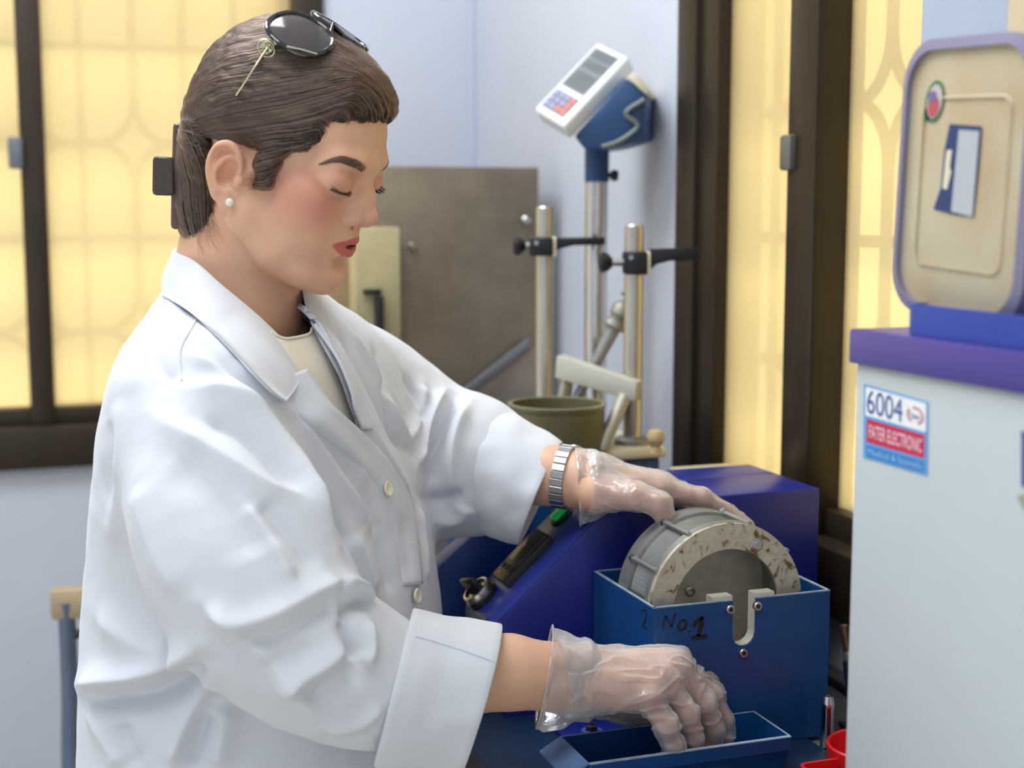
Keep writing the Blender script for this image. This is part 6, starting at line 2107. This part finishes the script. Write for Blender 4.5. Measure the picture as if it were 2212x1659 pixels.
# ---- classroom chair behind the woman
def chair():
    CD = 2.02
    tl = P(124, 1272, CD); 
    c = empty('side_chair', (tl[0]+0.2, tl[1]+0.1, 0), 'grey tube-framed chair with a tan wooden back rail, half hidden behind the coat', 'chair')
    M_TUBE = pbr('tube_grey', srgb(92, 104, 124), 0.4, metal=0.4, noise=0.1, nscale=20)
    M_TAN = pbr('tan_wood', srgb(172, 152, 120), 0.5, noise=0.2, nscale=14, stretch=(1, 1, 6))
    X, Y, zt_ = tl[0], tl[1], tl[2]
    w = 0.31
    e = cam2room(U((1, 0, 0))); f = cam2room(U((0, -1, 0)))       # across, and towards the camera
    e, f = e*0.97-f*0.2, f*0.97+e*0.2
    B = U((X, Y, 0))
    pt = lambda a, b, z: B+e*a+f*b+U((0, 0, z))
    zs = zt_-0.36
    for a in (0.012, w-0.012):
        m = MB(); m.tube(catmull([pt(a, 0, zt_-0.02), pt(a, 0.0, zt_-0.16), pt(a, 0.03, zt_-0.27), pt(a+(0.02 if a < w/2 else -0.02), 0.08, zs+0.02), pt(a+(0.02 if a < w/2 else -0.02), 0.20, zs), pt(a+(0.02 if a < w/2 else -0.02), 0.38, zs), pt(a, 0.40, zs-0.04), pt(a, 0.42, 0.012)], 6), 0.0125, 14); m.build('side_tube', M_TUBE, c)
        m = MB(); m.tube([pt(a+(0.02 if a < w/2 else -0.02), 0.06, zs+0.01), pt(a, -0.04, 0.012)], 0.0125, 14); m.build('leg', M_TUBE, c)
        for b in (0.42, -0.04):
            m = MB(); m.lathe(pt(a, b, 0), (0, 0, 1), [(0.016, 0), (0.015, 0.022)], 14); m.build('foot', M_BLACK, c)
    m = MB(); m.hexa([pt(-0.01, 0.012, zt_-0.045), pt(w+0.01, 0.012, zt_-0.045), pt(w+0.01, -0.016, zt_-0.045), pt(-0.01, -0.016, zt_-0.045), pt(-0.01, 0.010, zt_), pt(w+0.01, 0.010, zt_), pt(w+0.01, -0.018, zt_), pt(-0.01, -0.018, zt_)], 0.006); m.build('back_rail', M_TAN, c)
    m = MB(); m.hexa([pt(0.02, 0.05, zs+0.012), pt(w-0.02, 0.05, zs+0.012), pt(w-0.02, 0.42, zs+0.012), pt(0.02, 0.42, zs+0.012), pt(0.02, 0.05, zs+0.028), pt(w-0.02, 0.05, zs+0.028), pt(w-0.02, 0.42, zs+0.030), pt(0.02, 0.42, zs+0.030)], 0.006); m.build('seat', M_TAN, c)
    m = MB(); m.tube([pt(0.024, 0.0, zt_-0.07), pt(0.06, 0.0, zt_-0.062)], 0.007, 10); m.build('rail_bracket', M_BLACK, c)
chair()
# ------------------------------------------------------------------ the woman assembled
ROOT = tuple(cam2room(camP(540, 1200, 1.30))*U((1, 1, 0)))
W = empty('person', ROOT, 'woman in a white lab coat with sunglasses on her hair, working at the blue tank', 'person')
M_COAT = None
def coat_mat():
    m, nt, b = new_mat('coat_cloth')
    b.inputs['Base Color'].default_value = srgb(210, 212, 218)
    b.inputs['Roughness'].default_value = 0.82; b.inputs['Specular IOR Level'].default_value = 0.18
    b.inputs['Sheen Weight'].default_value = 0.15
    N, L = nt.nodes, nt.links
    tc = N.new('ShaderNodeTexCoord')
    wv = N.new('ShaderNodeTexNoise'); wv.inputs['Scale'].default_value = 1400; wv.inputs['Detail'].default_value = 1
    n2 = N.new('ShaderNodeTexNoise'); n2.inputs['Scale'].default_value = 38; n2.inputs['Detail'].default_value = 4; n2.inputs['Distortion'].default_value = 0.6
    L.new(tc.outputs['Object'], wv.inputs['Vector']); L.new(tc.outputs['Object'], n2.inputs['Vector'])
    b1 = N.new('ShaderNodeBump'); b1.inputs['Strength'].default_value = 0.10; b1.inputs['Distance'].default_value = 0.0004
    b2 = N.new('ShaderNodeBump'); b2.inputs['Strength'].default_value = 0.22; b2.inputs['Distance'].default_value = 0.0022
    L.new(wv.outputs['Fac'], b1.inputs['Height']); L.new(n2.outputs['Fac'], b2.inputs['Height'])
    L.new(b2.outputs['Normal'], b1.inputs['Normal']); L.new(b1.outputs['Normal'], b.inputs['Normal'])
    return m
M_COAT = coat_mat()
M_JERSEY = pbr('cream_jersey', srgb(226, 216, 200), 0.9, spec=0.1, bump=0.15, bscale=700)
M_BUTTON = pbr('button_cream', srgb(228, 222, 192), 0.32, noise=0.05, nscale=80)
M_PANTS = pbr('dark_trousers', srgb(48, 50, 60), 0.85, spec=0.1, bump=0.1, bscale=500)
M_SHOE = pbr('black_shoe', srgb(30, 28, 28), 0.45)

# body: head and neck, arms and hands, and a plain trunk and legs under the clothes, one mesh
def trunk():
    f = Field((-0.45, 1.0, 0.02), (0.02, 1.60, 1.34), 0.012)
    C_ = lambda a, b, ra, rb, k=0.04: f.cap(U(a), U(b), ra, rb, k)
    hipN, hipF = (-0.245, 1.215, 0.86), (-0.215, 1.375, 0.86)
    C_(camP(500, 790, 1.28), (-0.235, 1.295, 1.08), 0.075, 0.105)
    C_((-0.235, 1.295, 1.08), (-0.235, 1.295, 0.88), 0.105, 0.115)
    C_(camP(440, 860, 1.18), camP(590, 780, 1.36), 0.05, 0.05)
    for h, kx in ((hipN, -0.01), (hipF, 0.01)):
        k = (h[0]+0.02, h[1], 0.47)
        C_(h, k, 0.082, 0.052); C_(k, (h[0], h[1], 0.08), 0.05, 0.034)
    for A in (NEAR_ARM, FAR_ARM):
        s = camP(450, 930, 1.15) if A is NEAR_ARM else camP(720, 850, 1.42)
        e = camP(640, 1400, 1.09) if A is NEAR_ARM else camP(945, 990, 1.455)
        C_(s, e, 0.045, 0.036, 0.02); C_(e, Pc(A['fore'][0]), 0.036, A['fore'][0][3]*0.95, 0.02)
    V, F = f.mesh(); return relax(V, F, 2, 0.5), F
TV, TF = trunk()
parts = [(room2cam(HEADV), HFc, HC), (HNV, HNF, arm_colour(HNV, NEAR_ARM)), (HFV, HFF, arm_colour(HFV, FAR_ARM)), (TV, TF, np.tile(np.array(srgb(214, 166, 136)[:3]), (len(TV), 1)))]
vs, fs, cs_ = [], [], []; off = 0
for v_, f_, c_ in parts:
    vs.append(v_); fs.append(f_+off); cs_.append(c_); off += len(v_)
body = mesh_obj('body', cam2room(np.concatenate(vs)), np.concatenate(fs), M_SKIN, W)
set_color(body.data, np.concatenate(cs_))

# hair
cv_, cf_, st_, en_ = hair_strands()
hair = mesh_obj('hair', head2room(cv_), cf_, M_CAP, W)
S_ = [head2room(st_[i, :max(3, en_[i])]) for i in range(len(st_))]
hs_ = curves_obj('hair_strands', S_, rng.uniform(0.00016, 0.0003, len(S_)), M_HAIR, hair); hs_['kind'] = 'stuff'
# loose wisps at the nape, the ear and the front
def wisps():
    r = np.random.default_rng(8); out = []
    def hs(px, py, lift=0.001):
        h, n = hit(HBVH, px, py)
        return None if h is None else h+n*lift
    for _ in range(90):                                  # nape
        x = r.uniform(418, 462); y = r.uniform(430, 500)
        dx = r.uniform(5, 32); dy = r.uniform(35, 85)*(1-(x-418)/160)
        q = [hs(x+dx*t*t, y+dy*t, 0.0012) for t in (0, 0.35, 0.7, 1)]
        if all(p is not None for p in q): out.append(np.array(q))
    for _ in range(120):                                 # sideburn curl towards the ear
        x = r.uniform(560, 592); y = r.uniform(365, 400)
        q = [hs(x-t*r.uniform(30, 52), y+26*t-18*t*t+r.normal(0, 2), 0.0014) for t in (0, 0.35, 0.7, 1)]
        if all(p is not None for p in q): out.append(np.array(q))
    return out
ws = wisps(); w_ = curves_obj('hair_wisps', ws, 0.00014, M_HAIR, hair); w_['kind'] = 'stuff'
BR = [room2head(hit(HBVH, x, y)[0]) for x, y in [(788, 368), (766, 354), (744, 346), (722, 347), (700, 353)]]
for sd in (-1, 1):
    B_ = [b*np.array([1, 1 if sd < 0 else -1, 1]) for b in BR]
    curves_obj('eyebrow', strands_on(B_, [.0042, .0044, .0034, .0021, .0008], 420, .0075, 1.0, .35), .00015, M_BROW, W)
    curves_obj('eyelashes', lash_strands(sd, 60, 4+sd), .00016, M_LASH, W)

# coat and what belongs to it
coat = mesh_obj('lab_coat', cam2room(COATV), COATF, M_COAT, W)
mesh_obj('collar', cam2room(COLLAR_V), COLLAR_F, M_COAT, coat)
mesh_obj('front_edge', cam2room(LAPEL_N[0]), LAPEL_N[1], M_COAT, coat)
mesh_obj('front_edge', cam2room(LAPEL_F[0]), LAPEL_F[1], M_COAT, coat)
for q in ((830, 1057), (893, 1287)):
    m, p, n = button_mesh(*q); m.build('button', M_BUTTON, coat, label='cream button')
v_, f_ = cuff([((893, 1325), (815, 1637), 1.124, .071, 0), ((985, 1342), (898, 1652), 1.138, .070, 0), ((1083, 1360), (985, 1668), 1.150, .068, 0)], .006)
cuff_near = mesh_obj('cuff', cam2room(v_), f_, M_COAT, coat)
cub = bvh_of(v_, f_)
m = MB(); sp__ = []
for x, y in catmull([(896, 1374), (950, 1389), (1010, 1408), (1071, 1430)], 8):
    h, n = hit(cub, x, y)
    if h is not None: sp__.append(h-n*0.0002)
if len(sp__) > 3:
    m.tube(sp__, 0.0008, 6); m.build('cuff_seam', M_COAT, cuff_near)
v_, f_ = cuff([((1003, 862), (1006, 1135), 1.44, .064, 0), ((1115, 898), (1060, 1160), 1.42, .062, .005), ((1212, 952), (1122, 1172), 1.405, .058, .010)], .006, seed=4)
mesh_obj('cuff', cam2room(v_), f_, M_COAT, coat)
def seam(path, name='seam', r=0.0009):
    pts = []
    for x, y in catmull(path, 8):
        p, n = chit(x, y)
        if p is not None: pts.append(cam2room(p+n*0.0003))
    m = MB(); m.tube(pts, r, 6); return m.build(name, M_COAT, coat)
seam([(425, 690), (412, 712), (396, 738), (389, 770), (393, 822)])
u_ = undershirt(); us = mesh_obj('undershirt', cam2room(u_[0]), u_[1], M_JERSEY, W)
nb = []
ub = bvh_of(*u_)
for x, y in catmull(NECKLINE, 8):
    h, n = hit(ub, x, y+2)
    if h is not None: nb.append(h+n*0.0004)
if len(nb) > 3:
    m = MB(); m.tube(nb, 0.0013, 8); m.build('neckband', M_JERSEY, us)
g1 = mesh_obj('glove', cam2room(GNV), GNF, M_GLOVE, W, label='clear crumpled disposable glove')
g2 = mesh_obj('glove', cam2room(GFV), GFF, M_GLOVE, W, label='clear crumpled disposable glove')
# trousers and shoes, below the frame
def legs():
    f = Field((-0.42, 1.05, 0.05), (-0.04, 1.54, 0.96), 0.010)
    for h in ((-0.245, 1.215, 0.86), (-0.215, 1.375, 0.86)):
        k = (h[0]+0.02, h[1], 0.47)
        f.cap(U(h), U(k), 0.095, 0.066, 0.03); f.cap(U(k), U((h[0], h[1], 0.10)), 0.066, 0.052, 0.03)
    V, F = f.mesh(); return V, F
v_, f_ = legs(); mesh_obj('trousers', cam2room(v_), f_, M_PANTS, W)
for hx, hy in ((-0.245, 1.215), (-0.215, 1.375)):
    f = Field((hx-0.10, hy-0.07, -0.01), (hx+0.22, hy+0.07, 0.13), 0.006)
    f.chain([U((hx-0.03, hy, 0.04)), U((hx+0.06, hy, 0.036)), U((hx+0.15, hy, 0.028))], [0.038, 0.038, 0.030], 0.02); f.cap(U((hx, hy, 0.05)), U((hx, hy, 0.10)), 0.036, 0.036, 0.02)
    X_, Y_, Z_ = f.grid((slice(None),)*3); f.d = np.maximum(f.d, (-Z_+0.001)+0*X_+0*Y_).astype(np.float32)
    v_, f_ = f.mesh(); mesh_obj('shoe', cam2room(v_), f_, M_SHOE, W)

# ---- pearl earring
h, n = hit(HBVH, 497, 436)
pe = h+n*0.0032
m = MB()
t_ = bmesh.new(); bmesh.ops.create_uvsphere(t_, u_segments=20, v_segments=14, radius=0.0036); bmesh.ops.translate(t_, verts=t_.verts, vec=Vector(pe)); m.merge(t_)
M_PEARL = pbr('pearl', srgb(226, 224, 212), 0.18, coat=0.6)
tag(m.build('earring', M_PEARL, origin=pe), 'small round pearl stud earring in the lobe of the near ear', 'earring')

# ---- hair claw at the back of the head
M_CLAW = pbr('brown_plastic', srgb(92, 70, 66), 0.45, noise=0.15, nscale=30)
cc = camP(395, 380, 1.252)
claw = empty('hair_claw', cam2room(camP(385, 490, 1.252)), 'brown plastic claw clip holding the hair at the back of the head', 'hair clip')
def cam_prism(pts, d0, dep, bev):
    m = MB(); m.prism([P(x-4, y, d0) for x, y in pts], cam2room(U((0, dep, 0))), bev, 1); return m
cam_prism([(381, 266), (394, 266), (414, 300), (416, 380), (414, 478), (404, 495), (376, 495), (372, 488), (373, 420), (376, 300), (377, 270)], 1.232, 0.040, 0.0015).build('claw_bar', M_CLAW, claw)
cam_prism([(338, 336), (378, 340), (380, 421), (336, 422), (332, 416), (333, 342)], 1.229, 0.046, 0.0016).build('finger_grip', pbr('dark_brown_plastic', srgb(66, 53, 51), 0.5), claw)
for k in range(3):
    cam_prism([(385, 440-k*80), (408, 436-k*80), (409, 458-k*80), (386, 460-k*80)], 1.2305, 0.004, 0.0006).build('claw_slot', M_BLACK, claw)

# ---- wristwatch bracelet on the far wrist
wc = camP(1221, 1030, 1.3835); wa = camP(1275, 1040, 1.376)-camP(1185, 1026, 1.39); wa /= np.linalg.norm(wa)
watch = empty('wristwatch', cam2room(wc-U((0, 0, 0.032))), 'steel bracelet wristwatch on the far wrist above the glove', 'watch')
ref = U((0, 0, 1.0)); xw = ref-wa*np.dot(ref, wa); xw /= np.linalg.norm(xw); yw = np.cross(wa, xw)
NL = 26; wr_ = 0.0312; hwid = 0.0064
for k in range(NL):
    a0, a1 = 2*PI*(k+0.06)/NL, 2*PI*(k+0.94)/NL
    vs = []
    hw_ = hwid*(1.10 if k in (8, 9, 10) else 1.0)
    for r_ in (wr_-0.0014, wr_+(0.0016 if k in (8, 9, 10) else 0.0008)):
        for a, s in ((a0, -1), (a1, -1), (a1, 1), (a0, 1)):
            vs.append(cam2room(wc+(xw*math.cos(a)+yw*math.sin(a))*r_+wa*s*hw_))
    m = MB(); m.hexa(vs, 0.0004, 1); m.build('bracelet_link', M_STEEL, watch)
ac = 2*PI*21.5/NL
q = wc+(xw*math.cos(ac)+yw*math.sin(ac))*(wr_+0.001)
m = MB(); m.lathe(cam2room(q), cam2room(xw*math.cos(ac)+yw*math.sin(ac)), [(0.0130, -0.002), (0.0135, 0.003), (0.0120, 0.005), (0.0001, 0.0046)], 28, cap=False); m.build('watch_case', M_STEEL, watch)

# ---- sunglasses pushed up on the hair
M_GFRAME = pbr('glossy_black', srgb(20, 20, 24), 0.12, coat=0.5)
M_GOLD = pbr('pale_gold', srgb(228, 218, 178), 0.2, metal=1.0)
def lens_mat():
    m_, nt, b = new_mat('smoke_lens')
    b.inputs['Base Color'].default_value = srgb(82, 76, 78); b.inputs['Roughness'].default_value = 0.10
    N, L = nt.nodes, nt.links
    tp = N.new('ShaderNodeBsdfTransparent'); tp.inputs[0].default_value = (0.32, 0.30, 0.31, 1)
    mx = N.new('ShaderNodeMixShader'); mx.inputs[0].default_value = 0.75
    out = nt.nodes['Material Output']
    L.new(tp.outputs[0], mx.inputs[1]); L.new(b.outputs[0], mx.inputs[2]); L.new(mx.outputs[0], out.inputs[0])
    return m_
M_LENS = lens_mat()
HAIRW = head2room(cv_)
_tri = np.concatenate([cf_[:, [0, 1, 2]], cf_[:, [0, 2, 3]]])
HAIRB = BVHTree.FromPolygons([Vector(v) for v in HAIRW], [tuple(int(i) for i in t) for t in _tri])
def hair_hit(x, y, lift):
    h, n = hit(HAIRB, x, y)
    return None if h is None else room2cam(h+n*lift)
gdir = U((math.cos(HYAW), -math.sin(HYAW), 0))*0.0505-U((0, 0, 1))*0.0350
gl = np.linalg.norm(gdir); gdir = gdir/gl
glat = HL/np.linalg.norm(HL)
gn = np.cross(gdir, glat); gn = gn if gn[2] > 0 else -gn
top_h = hair_hit(640, 75, 0.0)
cN = camP(649, 73, (top_h[1] if top_h is not None else 1.20)-0.004)
sun_g = empty('sunglasses', cam2room(cN-U((0, 0, 0.01))), 'large black-rimmed sunglasses with gold temples pushed up on the brown hair', 'sunglasses')
LATN, LATF = glat*0.90+gn*0.43, glat*0.99-gn*0.12
GNN, GNF = gn*0.90-glat*0.43, gn*0.99+glat*0.12
def lens_pt(c, a, r=1.0, dome=0.0, far=False):
    ca, sa = math.cos(a), math.sin(a)
    sx = math.copysign(abs(ca)**0.86, ca); sy = math.copysign(abs(sa)**0.86, sa)
    return c+(LATF if far else LATN)*(0.0258*r*sx)+gdir*(0.0262*r*sy)+(GNF if far else GNN)*dome
cF = cN+LATN*0.0305+LATF*0.0305+gdir*0.004
for c, fr_ in ((cN, False), (cF, True)):
    m = MB(); n = 40
    ring = [lens_pt(c, 2*PI*k/n, far=fr_) for k in range(n)]
    pts = ring+[ring[0], ring[1]]
    m.tube([cam2room(p) for p in pts], 0.0023, 10, cap=False); rim_ = m.build('rim', M_GFRAME, sun_g)
    m = MB(); rings = [[lens_pt(c, 2*PI*k/n, r_, 0.0030*(1-r_*r_), fr_) for k in range(n)] for r_ in (1.0, 0.8, 0.6, 0.4, 0.2, 0.0005)]
    V_, F_ = loft(np.array(rings)); m.faces(cam2room(V_), [tuple(f) for f in F_]); m.build('lens', M_LENS, rim_)
m = MB(); m.tube([cam2room(p) for p in (lens_pt(cN, 0.5, 1.0), cN+LATN*0.0305+gdir*0.008+gn*0.003, lens_pt(cF, PI-0.5, 1.0, 0.0, True))], 0.0022, 10); m.build('bridge', M_GFRAME, sun_g)
def on_hair(pts, lift):
    out = []
    for x, y in pts:
        p = hair_hit(x, y, lift)
        if p is not None: out.append(cam2room(p))
    return out
hz = lens_pt(cN, PI*1.03, 1.05)
hzp = cam2room(hz)
tl_ = on_hair([(598, 92), (579, 112), (560, 140), (538, 174), (515, 208)], 0.0035)
m = MB(); m.tube([hzp]+tl_, [0.0022, 0.0011, 0.0010, 0.0010, 0.0009, 0.0007], 8); tmp = m.build('temple', M_GOLD, sun_g, label='thin pale gold temple')
# emblem: an open gold ring with two interlocked letters
ec_ = hair_hit(579, 111, 0.0042)
ev = room2cam(np.array(_ray(579, 111))+U((0, 0, CAMZ))) - U((0, 0, CAMZ)); ev /= np.linalg.norm(ev)
ex = U((0.86, 0, 0.5)); ey = U((-0.5, 0, 0.86))
m = MB(); rr_ = 0.0076
ringp = [cam2room(ec_+ex*rr_*0.82*math.cos(t)+ey*rr_*math.sin(t)) for t in np.linspace(0, 2*PI, 33)]
m.tube(ringp+[ringp[1]], 0.0008, 8, cap=False); em = m.build('emblem_ring', M_GOLD, tmp)
m = MB()
for s in (-1, 1):
    arc = [cam2room(ec_+ex*(s*0.0012+s*0.0034*math.cos(t))*1.0+ey*0.0042*math.sin(t)) for t in np.linspace(math.radians(60), math.radians(330), 14)]
    m.tube(arc, 0.00075, 6)
    e_ = ec_+ex*(s*0.0012+s*0.0034*math.cos(math.radians(330)))+ey*0.0042*math.sin(math.radians(330))
    m.tube([cam2room(e_), cam2room(e_+ey*0.0026), cam2room(e_+ey*0.0026-ex*s*0.0024)], 0.00075, 6)
m.build('emblem_letters', M_GOLD, tmp)
m = MB(); q = on_hair([(584, 70), (590, 78), (606, 92), (613, 97), (616, 92)], 0.004)
if len(q) > 1: m.tube(q, 0.0009, 6); m.build('hinge_bar', M_GOLD, tmp)
a_, b_ = lens_pt(cN, PI*0.94, 1.06, 0.0022), lens_pt(cN, PI*0.62, 1.06, 0.0022)
m = MB(); m.tube([cam2room(a_), cam2room((a_+b_)/2+gn*0.0006-glat*0.002), cam2room(b_)], 0.0009, 6); m.build('rim_inlay', M_GOLD, sun_g)
